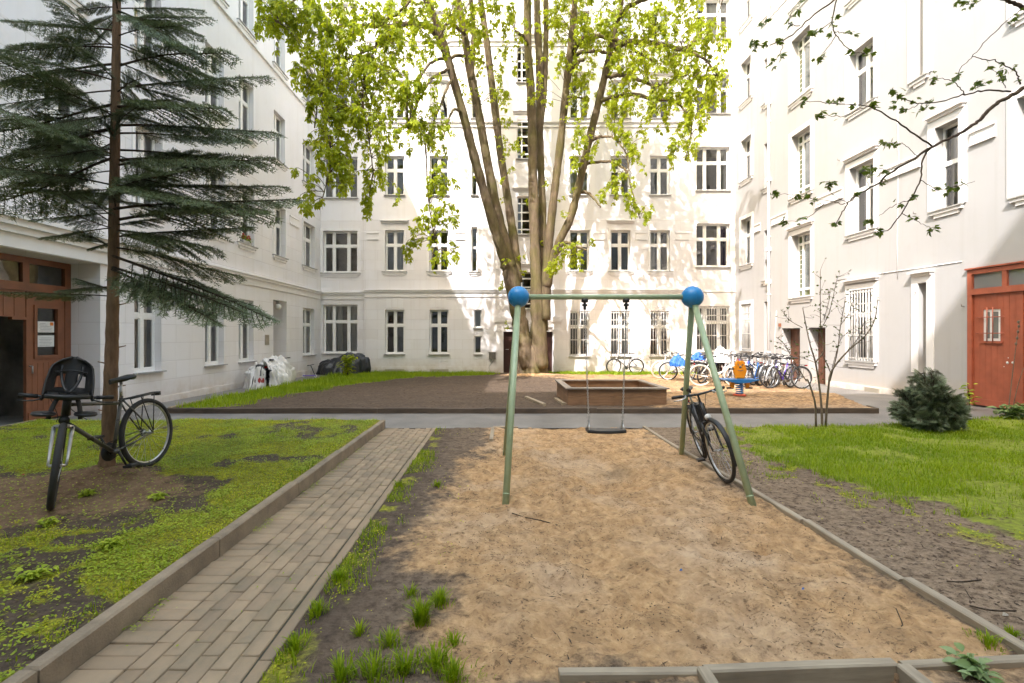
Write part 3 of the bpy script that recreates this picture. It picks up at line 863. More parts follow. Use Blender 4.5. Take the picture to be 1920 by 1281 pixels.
for z in np.arange(0.9, 19, 2.4): pm.tube([WR.pt(19.94, z - 0.03, -0.09), WR.pt(19.94, z + 0.03, -0.09)], 0.062, 12); WR.box(pm, 19.92, 19.96, z - 0.02, z + 0.02, -0.05, -0.001)
for z in (3.75, 5.1, 8.0, 11.2): WR.box(pm, 19.87, 20.05, z, z + 0.16, -0.16, -0.02)
part(pm, 'downpipe', M['trim'], right, right)
bm = MB(); WR.box(bm, 19.2, 19.27, 1.95, 2.08, -0.08, -0.001); part(bm, 'alarm_box', M['brownpaint'], right, right)
# red door
dm = MB()
def rb(u0, u1, z0, z1, a=0.0, b=0.06): WR.box(dm, u0, u1, z0, z1, a, b)
rb(RD1 - 0.11, RD1 - 0.002, -0.06, 3.155, -0.03, 0.10); rb(RD0, RD0 + 0.11, -0.06, 3.155, -0.03, 0.10); rb(RD0 + 0.11, RD1 - 0.11, 3.05, 3.155, -0.028, 0.1)
rb(RD0 - 0.03, RD1 + 0.03, 3.165, 3.20, -0.07, -0.002)
rb(RD0 + 0.11, RD1 - 0.11, 2.56, 2.70, -0.04, 0.1); rb(10.66, 10.76, 2.70, 3.05, -0.02, 0.08)
X0, X1 = 10.38, RD1 - 0.12
W0, W1, Z0, Z1 = 10.83, 11.22, 1.47, 2.2
rb(X0, X1, -0.04, Z0, 0.02, 0.08); rb(X0, X1, Z1, 2.555, 0.02, 0.08); rb(X0, W0, Z0, Z1, 0.02, 0.08); rb(W1, X1, Z0, Z1, 0.02, 0.08)
for k in range(1, 8):
    u = X0 + (X1 - X0) * k / 8
    for z0, z1 in (((0.12, Z0 - 0.03), (Z1 + 0.03, 2.53)) if W0 < u < W1 else ((0.12, 2.53),)): rb(u - 0.005, u + 0.005, z0, z1, 0.0155, 0.0195)
rb(X0 + 0.01, X1 - 0.01, -0.035, 0.11, 0.008, 0.0195)
rb(RD0 + 0.11, X0 - 0.02, -0.04, 2.555, 0.035, 0.08); rb(RD0 + 0.3, X0 - 0.16, 0.2, 1.9, 0.015, 0.034)
rb(X0 - 0.035, X0 + 0.02, -0.04, 2.555, 0.0, 0.0195)
dr = part(dm, 'door', M['redpaint'], right, right)
fm = MB()
for a, b, c, e in ((W0, W0 + 0.06, Z0, Z1), (W1 - 0.06, W1, Z0, Z1), (W0 + 0.06, W1 - 0.06, Z0, Z0 + 0.06), (W0 + 0.06, W1 - 0.06, Z1 - 0.06, Z1), (W1 - 0.2, W1 - 0.14, Z0 + 0.06, Z1 - 0.06)): WR.box(fm, a, b, c, e, 0.04, 0.07)
part(fm, 'window_frame', M['frame'], dr, right)
for q in ((W0 + 0.05, W1 - 0.05, Z0 + 0.05, Z1 - 0.05, 0.055), (RD0 + 0.11, 10.66, 2.7, 3.05, 0.03), (10.76, RD1 - 0.11, 2.7, 3.05, 0.03)):
    pm = MB(); WR.quad(pm, *q); part(pm, 'pane', M['frosted'], dr, right)
gm = MB()
for z in (Z0 + 0.18, Z1 - 0.18): gm.tube([WR.pt(W0 - 0.12, z, -0.02), WR.pt(W1 + 0.12, z, -0.02)], 0.011, 6)
for u in (W0 + 0.13, W1 - 0.13): gm.tube([WR.pt(u, Z0 - 0.03, -0.02), WR.pt(u, Z1 + 0.05, -0.02)], 0.011, 6)
WR.box(gm, W0 - 0.06, W1 + 0.06, Z0 - 0.05, Z0 - 0.02, -0.02, 0.018)
part(gm, 'grille', M['redpaint'], dr, right)
sm_ = MB()
for u, z, r in ((10.68, 0.99, 0.03), (10.66, 1.1, 0.012), (10.57, 1.0, 0.025), (10.75, 0.9, 0.01)): sm_.lathe([(0.001, -0.003), (r, -0.003), (r, 0.0)], 10, WR.pt(u, z, 0.0195), 'X')
part(sm_, 'sticker', M['paper'], dr, right)

for pts in ([(13.6, 8.1), (13.55, 6.7), (13.6, 4.2), (13.58, 3.2)], [(16.0, 3.45), (13.6, 3.42), (11.7, 3.4)], [(19.6, 0.0), (19.62, 1.6), (19.5, 2.6)]):
    cbm = MB(); cbm.tube([WR.pt(u, z, -0.012) for u, z in pts], 0.009, 5); part(cbm, 'cable', M['trim'], right, right)
for u, z in ((15.9, 7.4), (14.05, 3.4), (11.65, 2.3), (12.95, 2.75), (16.7, 9.4), (13.0, 4.9)):
    hk = MB(); hk.tube([WR.pt(u, z, 0), WR.pt(u, z, -0.07), WR.pt(u, z + 0.05, -0.07)], 0.009, 6); part(hk, 'wall_hook', M['meter'], right, right)
for u0_, u1_ in ((14.2, 14.75), (20.4, 20.8)):
    vm = MB(); WR.box(vm, u0_, u1_, -0.16, 0.02, -0.06, -0.031)
    part(vm, 'cellar_hatch', M['beigecurtain'], right, right)
# ---- unseen building behind the camera, height and distance set for shade and fill --------------------------------
front = building('unseen white courtyard building on the camera side, sized so its shadow covers the sand', (0, -9.0, 0))
FT = 27.3
fh = []; fw = []
for a in (-7.4, -4.6, 2.6, 5.4, 8.4):
    for ri, (z0, z1) in enumerate(ROWL): fh.append((a, a + 1.0, z0, z1, 0.17)); fw.append((a, a + 1.0, z0, z1))
wm = MB(); WF.face(wm, XL, XR, -0.6, FT, fh); WF.quad(wm, -20, 20, -0.6, FT, 9.0); part(wm, 'wall', M['plaster'], front, front)
rf = MB(); WF.box(rf, -20, 20, FT + 0.002, FT + 0.2, 0.0, 9.0); part(rf, 'roof', M['ledge'], front, front)
for a, b, z0, z1 in fw: add_window(front, WF, a, b, z0, z1)

# ================================================================== GROUND
def spaced(segs):
    out = []
    for a, b, s in segs:
        n = max(1, int(round((b - a) / s))); out += list(np.linspace(a, b, n, endpoint=False))
    out.append(segs[-1][1])
    return np.array(out)


GX = spaced([(-8.6, -5.2, .07), (-5.2, -2.115, .04), (-2.115, -2.08, .0349), (-2.08, -1.14, .1), (-1.14, -1.10, .02), (-1.10, 3.6, .032), (3.6, 11.5, .065)])
GY = spaced([(-5.2, -0.9, .4), (-0.9, 2.0, .1), (2.0, 5.5, .028), (5.5, 8.5, .05), (8.5, 8.6, .02), (8.6, 10.2, .1), (10.2, 10.4, .02), (10.4, 23.2, .1)])
gx, gy = np.meshgrid(GX, GY)
SAND = [(-0.08, 8.62), (2.57, 8.62), (2.61, 2.3), (-0.22, 2.2), (-0.22, 3.0), (-0.55, 3.9), (-0.60, 4.8), (-0.30, 6.0), (-0.22, 7.2)]
LAWN = [gd(1390, 800)[:2], gd(1400, 832)[:2], gd(1480, 876)[:2], gd(1560, 905)[:2], gd(1690, 945)[:2], gd(1800, 955)[:2], gd(1850, 995)[:2], gd(1960, 1010)[:2], (12, 4), (12, 10.1), (10.3, 9.85), (9.0, 9.3), (6.5, 8.72), (3.9, 8.66)]
MOUND = (-4.06, 5.0)
bedL = lambda Y: -7.1 - 0.02 * (Y - 10.3)
bedR = lambda Y: np.interp(Y, [10.3, 13.5, 15.5, 23], [8.1, 9.3, 9.75, 10.2])
FRONTSTRIP = [(-7.2, 10.35), (-6.0, 10.5), (-5.9, 12.2), (-4.9, 17.0), (-3.4, 20.2), (-0.2, 21.2), (-0.2, 22.8), (-7.5, 22.8)]
BACKSTRIP = [(2.3, 21.6), (9.2, 21.6), (9.0, 22.9), (2.3, 22.9)]


def height(x, y):
    g = gz(y)
    n1 = fbm(x * 1.3, y * 1.3, 4, 3) - 0.5; n2 = fbm(x * 7, y * 7, 3, 5) - 0.5; n3 = fbm(x * 22, y * 22, 2, 9) - 0.5
    h = g - 0.05
    left = (x < -2.10) & (x > -8.2) & (y < 8.55)
    mound = 0.14 * np.exp(-(((x - MOUND[0]) / .5) ** 2 + ((y - MOUND[1]) / 0.42) ** 2))
    edge = sstep(-2.10, -2.7, x)
    hl = 0.10 + n1 * 0.07 * edge + n2 * 0.02 + n3 * 0.012 + mound
    h = np.where(left, hl, h)
    r = (x > -1.125) & (y < 8.62)
    es = sstep(-1.12, -0.85, x)
    hr = g + 0.0 + (n1 * 0.05 + n2 * 0.022 + n3 * 0.012) * (0.25 + 0.75 * es) - 0.012 * (1 - es)
    s = sstep(-0.1, 0.15, poly_sd(x, y, SAND) + n2 * 0.2)
    warp = n1 * 2.2
    sn = (fbm(x * 2.3 + warp, y * 2.8, 4, 21) - 0.5) * 0.10 + (np.abs(fbm(x * 4.5, y * 5.5 + warp, 3, 33) - 0.5)) * -0.075 + n3 * 0.03 + (fbm(x * 9, y * 13, 3, 41) - .5) * 0.05
    hs = g + sn - 0.09 * np.exp(-(((x - 1.25) / .42) ** 2 + ((y - 5.6) / .75) ** 2)) + 0.03 * np.exp(-((np.hypot((x - 1.25) / .42, (y - 5.6) / .8) - 1.9) ** 2) * 3)
    h = np.where(r, hr * (1 - s) + hs * s, h)
    h = np.where((x > 2.64) & (y < 9.9) & (poly_sd(x, y, LAWN) > -0.02), np.maximum(h, g + 0.015 + n1 * 0.06 + n2 * 0.02), h)
    pit = (x > 0.985) & (x < 1.90) & (y < 2.268) & (y > 1.2)
    h = np.where(pit, -0.32, h)
    bed = (y > 10.3) & (x > bedL(y)) & (x < bedR(y)) & (y < 22.85)
    fall = np.maximum(0.03 - 0.0195 * (y - 10.4), g + 0.02)
    e2 = sstep(10.3, 10.7, y)
    tree_m = 0.16 * np.exp(-(((x - 1.4) / 1.5) ** 2 + ((y - 20.4) / 1.2) ** 2))
    dune = 0.06 * np.exp(-(((y - 12.6) / 0.6) ** 2)) * sstep(3.6, 4.6, x) * (0.4 + fbm(x * 1.2, y, 2, 77))
    h = np.where(bed, fall + (n1 * 0.06 + n2 * 0.03) * e2 + tree_m + dune, h)
    return h


gh = height(gx, gy)
# soft foot prints pressed into the sand
fx_ = rng.uniform(-0.3, 2.5, 260); fy_ = rng.uniform(2.3, 8.4, 260)
for cx, cy in zip(fx_, fy_):
    m_ = (np.abs(gx - cx) < 0.3) & (np.abs(gy - cy) < 0.3)
    if not m_.any(): continue
    a = rng.uniform(0, math.pi); ca, sa = math.cos(a), math.sin(a)
    dx = gx[m_] - cx; dy = gy[m_] - cy
    q = ((dx * ca + dy * sa) / 0.13) ** 2 + ((-dx * sa + dy * ca) / 0.06) ** 2
    gh[m_] += (-0.022 * np.exp(-q) + 0.011 * np.exp(-(np.sqrt(q) - 1.5) ** 2 * 3)) * sstep(0, 0.15, poly_sd(gx[m_], gy[m_], SAND))

ny, nx = gx.shape
nzn = fbm(gx * 1.7, gy * 1.7, 5, 51); nzf = fbm(gx * 6, gy * 6, 4, 52)
sand_d = poly_sd(gx, gy, SAND)
a_sand = sstep(-0.42, 0.32, sand_d + (nzf - 0.5) * 0.5 + (nzn - 0.5) * 0.6)
a_sand *= (gx < 2.6)
backdirt = (gy > 10.3) & (gx > bedL(gy)) & (gx < bedR(gy))
a_sand = np.where(backdirt, sstep(2.6, 4.4, gx + (nzn - 0.5) * 2.5 + sstep(14, 19, gy) * 1.4) * 0.66 * (0.55 + 0.6 * nzf), a_sand)
a_sand = np.where(backdirt, np.maximum(a_sand, 0.75 * sstep(1.6, 0.7, np.hypot((gx - 1.4) / 1.2, (gy - 20.3) / 0.7))), a_sand)
leftbed = (gx < -2.1) & (gx > -8.2) & (gy < 8.55)
barem = np.exp(-(((gx - MOUND[0] + 0.1) / 1.35) ** 2 + ((gy - 4.55) / 0.62) ** 2)) + 0.9 * np.exp(-(((gx + 5.0) / 1.2) ** 2 + ((gy - 4.0) / 0.7) ** 2))
a_tan = np.where(leftbed, np.clip(barem * 1.3, 0, 1) * (0.5 + 0.7 * nzf), 0)
moss_raw = sstep(0.37, 0.52, nzn * 0.75 + nzf * 0.45 - 0.1 + 0.06 * sstep(-3.2, -2.3, gx) + 0.10 * sstep(5.2, 6.2, gy) - 0.5 * np.clip(barem, 0, 1))
a_moss = np.where(leftbed, moss_raw, 0)
lawn_d = poly_sd(gx, gy, LAWN)
a_grass = sstep(-0.25, 0.35, lawn_d + (nzf - 0.5) * 0.9 + (nzn - 0.5) * 0.8) * (gx > 2.64)
fs = np.maximum(poly_sd(gx, gy, FRONTSTRIP), poly_sd(gx, gy, BACKSTRIP))
a_grass = np.maximum(a_grass, np.where(backdirt, sstep(-0.3, 0.4, fs + (nzf - 0.5) * 0.8 + (nzn - 0.5) * 0.6), 0))
a_moss = np.maximum(a_moss, np.where((gx > 2.64) & (gy < 8.7), sstep(-0.9, 0.0, lawn_d) * sstep(0.3, 0.05, lawn_d) * sstep(0.46, 0.66, nzf) * 0.75, 0))
a_moss = np.maximum(a_moss, np.where((gx > -1.12) & (gx < 2.5) & (gy < 8.6), sstep(-0.75, -1.0, gx + (nzf - 0.5) * 0.5) * 0.8 * sstep(0.42, 0.6, nzf), 0))


a_pale = np.where(gy < 9.5, sstep(2.5, 2.7, gx) * (0.55 + 0.6 * nzn) * sstep(0.6, -0.3, lawn_d), 0)
a_pale = np.where((gx > .95) & (gx < 1.95) & (gy < 2.29), 0, a_pale); a_sand = np.where((gx > .95) & (gx < 1.95) & (gy < 2.275), 0, a_sand)
a_pale = np.maximum(a_pale, np.where((gx > -1.1) & (gy < 8.6), 0.45 * sstep(-1.1, -.5, gx), 0))


def ground_mat():
    m, nt, p, out = new_mat('courtyard_ground')
    co = objco(nt)
    at_ = {k: nd(nt, 'ShaderNodeAttribute', attribute_name=k).outputs['Fac'] for k in ('sand', 'moss', 'grass', 'tan', 'pale')}
    n1 = noise_node(nt, 2.2, 6, 0.65, co); n2 = noise_node(nt, 14, 6, 0.7, co); n3 = noise_node(nt, 75, 4, 0.7, co); n4 = noise_node(nt, 5.5, 5, 0.65, co)
    mp = nd(nt, 'ShaderNodeMapping'); mp.inputs['Scale'].default_value = (1, 1.5, 1); nt.links.new(co, mp.inputs[0])
    n5 = noise_node(nt, 26, 5, 0.75, mp.outputs[0])
    soil = ramp(nt, n2.outputs['Fac'], [(0.3, (0.042, 0.029, 0.021)), (0.5, (0.105, 0.074, 0.051)), (0.75, (0.175, 0.13, 0.094))])
    soil = mixc(nt, ramp(nt, n1.outputs['Fac'], [(0.4, 0), (0.65, 0.6)]), soil, (0.07, 0.05, 0.037))
    tan = ramp(nt, n2.outputs['Fac'], [(0.3, (0.12, 0.075, 0.042)), (0.7, (0.29, 0.19, 0.115))])
    sand = ramp(nt, n2.outputs['Fac'], [(0.28, (0.27, 0.155, 0.072)), (0.47, (0.47, 0.285, 0.138)), (0.7, (0.64, 0.42, 0.215))])
    sand = mixc(nt, ramp(nt, n1.outputs['Fac'], [(0.45, 0), (0.7, 0.45)]), sand, (0.36, 0.225, 0.118))
    n6 = noise_node(nt, 0.9, 4, 0.6, co)
    sand = mixc(nt, ramp(nt, n6.outputs['Fac'], [(0.47, 0), (0.68, 0.65)]), sand, (0.58, 0.43, 0.29))
    sand = mixc(nt, ramp(nt, n4.outputs['Fac'], [(0.47, 0), (0.62, 0.6)]), sand, (0.29, 0.178, 0.09))  # damp darker clumps, painted also to make up for weak relief shading
    # crumbs of dark bark and soil trodden into the sand
    cr = nd(nt, 'ShaderNodeMath', operation='MULTIPLY'); nt.links.new(ramp(nt, n5.outputs['Fac'], [(0.545, 0), (0.61, 0.95)]), cr.inputs[0])
    nt.links.new(ramp(nt, n4.outputs['Fac'], [(0.42, 0.12), (0.62, 1.0)]), cr.inputs[1])
    sand = mixc(nt, cr.outputs[0], sand, (0.12, 0.07, 0.038))
    moss = ramp(nt, n2.outputs['Fac'], [(0.3, (0.15, 0.15, 0.022)), (0.7, (0.44, 0.42, 0.04))])
    moss = mixc(nt, ramp(nt, n5.outputs['Fac'], [(0.45, 0), (0.6, 0.75)]), moss, (0.075, 0.07, 0.025))
    grs = ramp(nt, n2.outputs['Fac'], [(0.3, (0.12, 0.125, 0.025)), (0.7, (0.29, 0.34, 0.04))])
    def msk(a, sharp=0.16):
        ad = nd(nt, 'ShaderNodeMath', operation='ADD'); nt.links.new(a, ad.inputs[0]); nt.links.new(n2.outputs['Fac'], ad.inputs[1])
        return ramp(nt, ad.outputs[0], [(0.0, 0), (0.5, 0)]) if False else _mr(ad.outputs[0], 1.0 - sharp, 1.0 + sharp)
    def _mr(v, a, b):
        r = nd(nt, 'ShaderNodeMapRange', interpolation_type='SMOOTHSTEP'); nt.links.new(v, r.inputs['Value'])
        r.inputs['From Min'].default_value = a; r.inputs['From Max'].default_value = b
        return r.outputs[0]
    pale = ramp(nt, n2.outputs['Fac'], [(0.34, (0.095, 0.062, 0.038)), (0.48, (0.245, 0.175, 0.115)), (0.7, (0.36, 0.265, 0.18))])
    pale = mixc(nt, ramp(nt, n5.outputs['Fac'], [(0.54, 0), (0.62, 0.85)]), pale, (0.065, 0.043, 0.028))
    soil = mixc(nt, at_['pale'], soil, pale)
    c = mixc(nt, msk(at_['tan']), soil, tan)
    c = mixc(nt, msk(at_['sand'], 0.34), c, sand)
    c = mixc(nt, msk(at_['moss'], 0.3), c, moss)
    c = mixc(nt, msk(at_['grass'], 0.3), c, grs)
    nt.links.new(c, p.inputs['Base Color'])
    p.inputs['Roughness'].default_value = 0.92; p.inputs['Specular IOR Level'].default_value = 0.2
    nrm = bump(nt, n3.outputs['Fac'], 0.6, 0.012); nrm = bump(nt, n5.outputs['Fac'], 0.6, 0.02, nrm); nrm = bump(nt, n2.outputs['Fac'], 0.45, 0.03, nrm)
    nt.links.new(nrm, p.inputs['Normal'])
    return m


idx = np.arange(nx * ny).reshape(ny, nx)
quads = np.stack([idx[:-1, :-1], idx[:-1, 1:], idx[1:, 1:], idx[1:, :-1]], -1).reshape(-1, 4)
V = np.stack([gx, gy, gh], -1).reshape(-1, 3)
# the sheet runs on, coarse, to the horizon
far = np.array([(-900, -900, -0.7), (900, -900, -0.7), (900, 900, -0.7), (-900, 900, -0.7)])
V2 = np.vstack([V, far]); quads2 = np.vstack([quads, [[len(V), len(V) + 1, len(V) + 2, len(V) + 3]]])
gobj = mesh_np('ground', V2, quads2, ground_mat(), smooth=True)
for k, a in (('sand', a_sand), ('moss', a_moss), ('grass', a_grass), ('tan', a_tan), ('pale', a_pale)):
    at_ = gobj.data.attributes.new(k, 'FLOAT', 'POINT'); at_.data.foreach_set('value', np.concatenate([a.ravel(), np.zeros(4)]).astype(np.float32))
tag(gobj, kind='structure')


def samp(a, x, y):
    """bilinear lookup of a ground array"""
    i = np.clip(np.searchsorted(GX, x) - 1, 0, nx - 2); j = np.clip(np.searchsorted(GY, y) - 1, 0, ny - 2)
    tx = (x - GX[i]) / (GX[i + 1] - GX[i]); ty = (y - GY[j]) / (GY[j + 1] - GY[j])
    return (a[j, i] * (1 - tx) + a[j, i + 1] * tx) * (1 - ty) + (a[j + 1, i] * (1 - tx) + a[j + 1, i + 1] * tx) * ty


def ground_z(x, y): return float(samp(gh, np.array([float(x)]), np.array([float(y)]))[0])


# asphalt: the cross path, the strips along the walls, one level below the beds
mb = MB()
ys = spaced([(8.56, 23.0, 0.5)]); xs = spaced([(XL - 0.3, XR + 0.3, 0.6)])
P = np.array([[(x, y, gz(y) + 0.006 * (fbm(x * 1.5, y * 1.5, 2, 8) - .5)) for x in xs] for y in ys]); mb.grid(P)
ys = spaced([(2.0, 8.56, 0.6)]); P = np.array([[(x, y, gz(y)) for x in (XL - 1.0, -8.27)] for y in ys]); mb.grid(P)
tag(mb.build('asphalt_path', M['asphalt']), kind='structure')

# brick path: pavers laid one by one, a soldier column against the kerb and a stretcher bond beside it
V = []; Fq = []; T = []
def paver(x0, x1, y0, y1):
    b = 0.0045; z1 = gz((y0 + y1) / 2) + rng.uniform(-0.003, 0.003); tx, ty = rng.uniform(-0.004, 0.004, 2)
    k = len(V); e = 0.0028
    for (x, y, z) in ((x0 + e, y0 + e, -0.05), (x1 - e, y0 + e, -0.05), (x1 - e, y1 - e, -0.05), (x0 + e, y1 - e, -0.05)): V.append((x, y, z1 + z))
    for (x, y, z) in ((x0 + e, y0 + e, -b), (x1 - e, y0 + e, -b - tx), (x1 - e, y1 - e, -b - tx - ty), (x0 + e, y1 - e, -b - ty)): V.append((x, y, z1 + z))
    for (x, y, z) in ((x0 + e + b, y0 + e + b, 0), (x1 - e - b, y0 + e + b, -tx), (x1 - e - b, y1 - e - b, -tx - ty), (x0 + e + b, y1 - e - b, -ty)): V.append((x, y, z1 + z))
    for i in range(4):
        j = (i + 1) % 4
        Fq.append((k + i, k + j, k + 4 + j, k + 4 + i)); Fq.append((k + 4 + i, k + 4 + j, k + 8 + j, k + 8 + i))
    Fq.append((k + 8, k + 9, k + 10, k + 11)); T.extend([min(1, max(0, rng.normal(0.46, 0.11)))] * 12)
y = -0.6; PW = 0.1
while y < 8.5:
    paver(-2.03, -1.79, y, y + PW); y += PW
for c in range(6):
    y = -0.7 + (c % 2) * 0.1; x0 = -1.79 + c * PW * 0.985 + 0.004
    while y < 8.5: paver(x0, x0 + PW * 0.985, y, min(y + 0.2, 8.56)); y += 0.2
y = -0.6
while y < 8.5: paver(-1.187, -1.115, y, min(8.58, y + 0.99)); y += 0.99
tag(mesh_np('brick_path', V, Fq, M['paver'], T), kind='structure')
mb = MB(); ys = spaced([(-0.7, 8.56, 0.5)]); mb.grid(np.array([[(x, y, gz(y) - 0.012) for x in (-2.04, -1.115)] for y in ys]))
jm = mb.build('path_joint_soil', mat('joint_soil', (0.05, 0.045, 0.028), 0.95, amt=0.5, scale=9)); tag(jm, kind='structure')

# concrete kerb stones along the left bed
def kerb_stone(mb, x0, x1, y0, y1, z0, z1, b=0.012):
    j = lambda s=0.004: rng.uniform(-s, s)
    mb.bbox(x0 + j(), x1 + j(), y0 + 0.004, y1 - 0.004, z0, z1 + j(), b)
mb = MB(); y = -0.62
while y < 8.5:
    kerb_stone(mb, -2.112, -2.03, y, min(y + 1.37, 8.62), -0.2, 0.13 + gz(y)); y += 1.37
for x in np.arange(-8.26, -2.2, 1.37):
    kerb_stone(mb, x, min(x + 1.37, -2.115), 8.55, 8.62, -0.2, 0.085 + gz(8.5), 0.01)
for y in np.arange(2.0, 8.5, 1.37): kerb_stone(mb, -8.27, -8.19, y, min(y + 1.37, 8.55), -0.2, 0.1)
for y in np.arange(10.4, 22.6, 1.37):
    kerb_stone(mb, bedL(y) - 0.06, bedL(y), y, min(y + 1.37, 22.7), -0.4, max(0.05 - 0.0195 * (y - 10.4), gz(y) + 0.05), 0.01)
kb = mb.build('kerb', M['concrete']); tag(kb, kind='structure')

# ---- timber edgings
def planks(name, label, cat, runs, m, group=None, loc=None):
    t = thing(name, label, cat, loc or runs[0][0], group=group)
    for p0, p1, w, h, z in runs:
        p0 = np.array(p0, float); p1 = np.array(p1, float)
        L = np.linalg.norm((p1 - p0)[:2]); a = math.atan2(p1[1] - p0[1], p1[0] - p0[0])
        b = MB(); n = max(2, int(L / 0.25)); xs = np.linspace(0.003, L - 0.003, n + 1)
        prof = [(-w / 2, -h), (-w / 2, -0.008), (-w / 2 + 0.008, 0), (w / 2 - 0.008, 0), (w / 2, -0.008), (w / 2, -h)]
        ph = random.uniform(0, 9)
        P = np.array([[(x, q[0] + 0.006 * math.sin(x * 1.7 + ph), q[1] + 0.005 * math.sin(x * 2.3 + ph)) for q in prof] for x in xs])
        b.grid(P, False)
        b.add(P[0], [tuple(range(6))]); b.add(P[-1], [tuple(range(6))[::-1]])
        ca, sa = math.cos(a), math.sin(a)
        b.xf(lambda v: np.stack([p0[0] + v[:, 0] * ca - v[:, 1] * sa, p0[1] + v[:, 0] * sa + v[:, 1] * ca, p0[2] + z + v[:, 2] + (p1[2] - p0[2]) * v[:, 0] / L], -1))
        b.build('plank', m, t, origin=tuple(t.location))
    return t
G_ED = 'timber edgings of the sand area'
gzf = lambda y: float(gz(y))
planks('timber_edging', 'long grey board edging along the right side of the sand', 'edging', [((2.6, 8.6, gzf(8.6)), (2.6, 5.9, gzf(5.9)), .055, .12, .03), ((2.6, 5.9, gzf(5.9)), (2.615, 4.12, gzf(4.1)), .06, .12, .035), ((2.625, 4.1, 0), (2.62, 3.1, 0), .06, .12, .03), ((2.625, 3.09, 0), (2.64, 2.36, 0), .065, .12, .04)], M['greywood'], G_ED)
planks('timber_edging', 'grey board edging across the front of the sand, above the dark sunken box', 'edging', [((0.28, 2.245, 0), (0.95, 2.268, 0), .05, .3, .028), ((0.97, 2.27, 0), (1.9, 2.30, 0), .055, .11, .035), ((1.93, 2.3, 0), (2.62, 2.335, 0), .05, .3, .03), ((2.63, 2.335, 0), (3.4, 2.36, 0), .05, .3, .03)], M['greywoodx'], G_ED)
planks('timber_edging', 'short grey board running towards the viewer at the left of the sunken box', 'edging', [((0.955, 2.255, 0), (0.96, 1.1, 0), .06, .36, .045)], M['greywood'], G_ED)
planks('timber_edging', 'grey board running towards the viewer right of the sunken box, beside a weed', 'edging', [((1.93, 2.285, 0), (1.925, 1.1, 0), .07, .36, .045)], M['greywood'], G_ED)
planks('timber_edging', 'short pale board edging at the far left corner of the sand', 'edging', [((-0.1, 8.6, gzf(8.6)), (-0.12, 7.5, gzf(7.5)), .06, .1, .02), ((-0.1, 8.61, gzf(8.6)), (0.35, 8.61, gzf(8.6)), .07, .1, .03)], M['greywood'], G_ED)
bx = [-7.12, -5.0, -2.6, -0.3, 2.1, 4.5, 6.4, 8.12]
planks('timber_edging', 'long dark board edging the raised bed beside the cross path', 'edging', [((a, 10.3, gzf(10.3)), (b, 10.3, gzf(10.3)), .06, .3, .112 + 0.006 * (i % 2)) for i, (a, b) in enumerate(zip(bx, bx[1:]))] + [((8.12, 10.28, gzf(10.3)), (8.25, 10.72, gzf(10.3)), .06, .3, .11)], M['darkwood'], 'dark edging boards')
planks('timber_edging', 'pair of grey boards lying in the soil left of the sandbox', 'edging', [((0.72, 12.4, 0.0), (1.02, 10.75, 0.03), .09, .05, .04), ((1.42, 12.0, 0.0), (1.5, 10.9, 0.03), .09, .05, .04)], M['greywood'], 'loose boards')

# ---- raised wooden sandbox
sb = thing('sandbox', 'raised wooden sandbox with plank sides and a wide board rim', 'sandbox', (2.65, 11.9, 0))
o_ = tuple(sb.location)
sx0, sx1, sy0, sy1, szt = 1.56, 3.80, 10.86, 12.9, 0.385
for (a, b, c, d) in ((sx0, sx1, sy0, sy0 + 0.05), (sx0, sx1, sy1 - 0.05, sy1), (sx0, sx0 + 0.05, sy0 + 0.051, sy1 - 0.051), (sx1 - 0.05, sx1, sy0 + 0.051, sy1 - 0.051)):
    m_ = MB()
    for k in range(3): m_.bbox(a + 0.002 * k, b - 0.002 * (k % 2), c + 0.0015 * k, d - 0.001 * k, -0.12 + k * 0.168, -0.12 + (k + 1) * 0.168 - 0.004, 0.005)
    m_.build('side_plank', M['sandboxwood'], sb, o_)
for (a, b, c, d) in ((sx0 - 0.05, sx1 + 0.05, sy0 - 0.05, sy0 + 0.11), (sx0 - 0.05, sx1 + 0.05, sy1 - 0.11, sy1 + 0.05), (sx0 - 0.05, sx0 + 0.11, sy0 + 0.112, sy1 - 0.112), (sx1 - 0.11, sx1 + 0.05, sy0 + 0.112, sy1 - 0.112)):
    MB().bbox(a, b, c, d, szt, szt + 0.032, 0.006).build('rim_board', M['topwood'], sb, o_)
m_ = MB(); xs = np.linspace(sx0 + 0.06, sx1 - 0.06, 30); ys = np.linspace(sy0 + 0.06, sy1 - 0.06, 30)
m_.grid(np.array([[(x, y, 0.12 + 0.07 * (fbm(x * 2, y * 2, 3, 4) - .5)) for x in xs] for y in ys]))
sf = m_.build('sand_fill', mat('loose_sand', (0.44, 0.31, 0.19), 0.95, amt=0.25, scale=12, bmp=0.4, bscale=60), sb, o_)

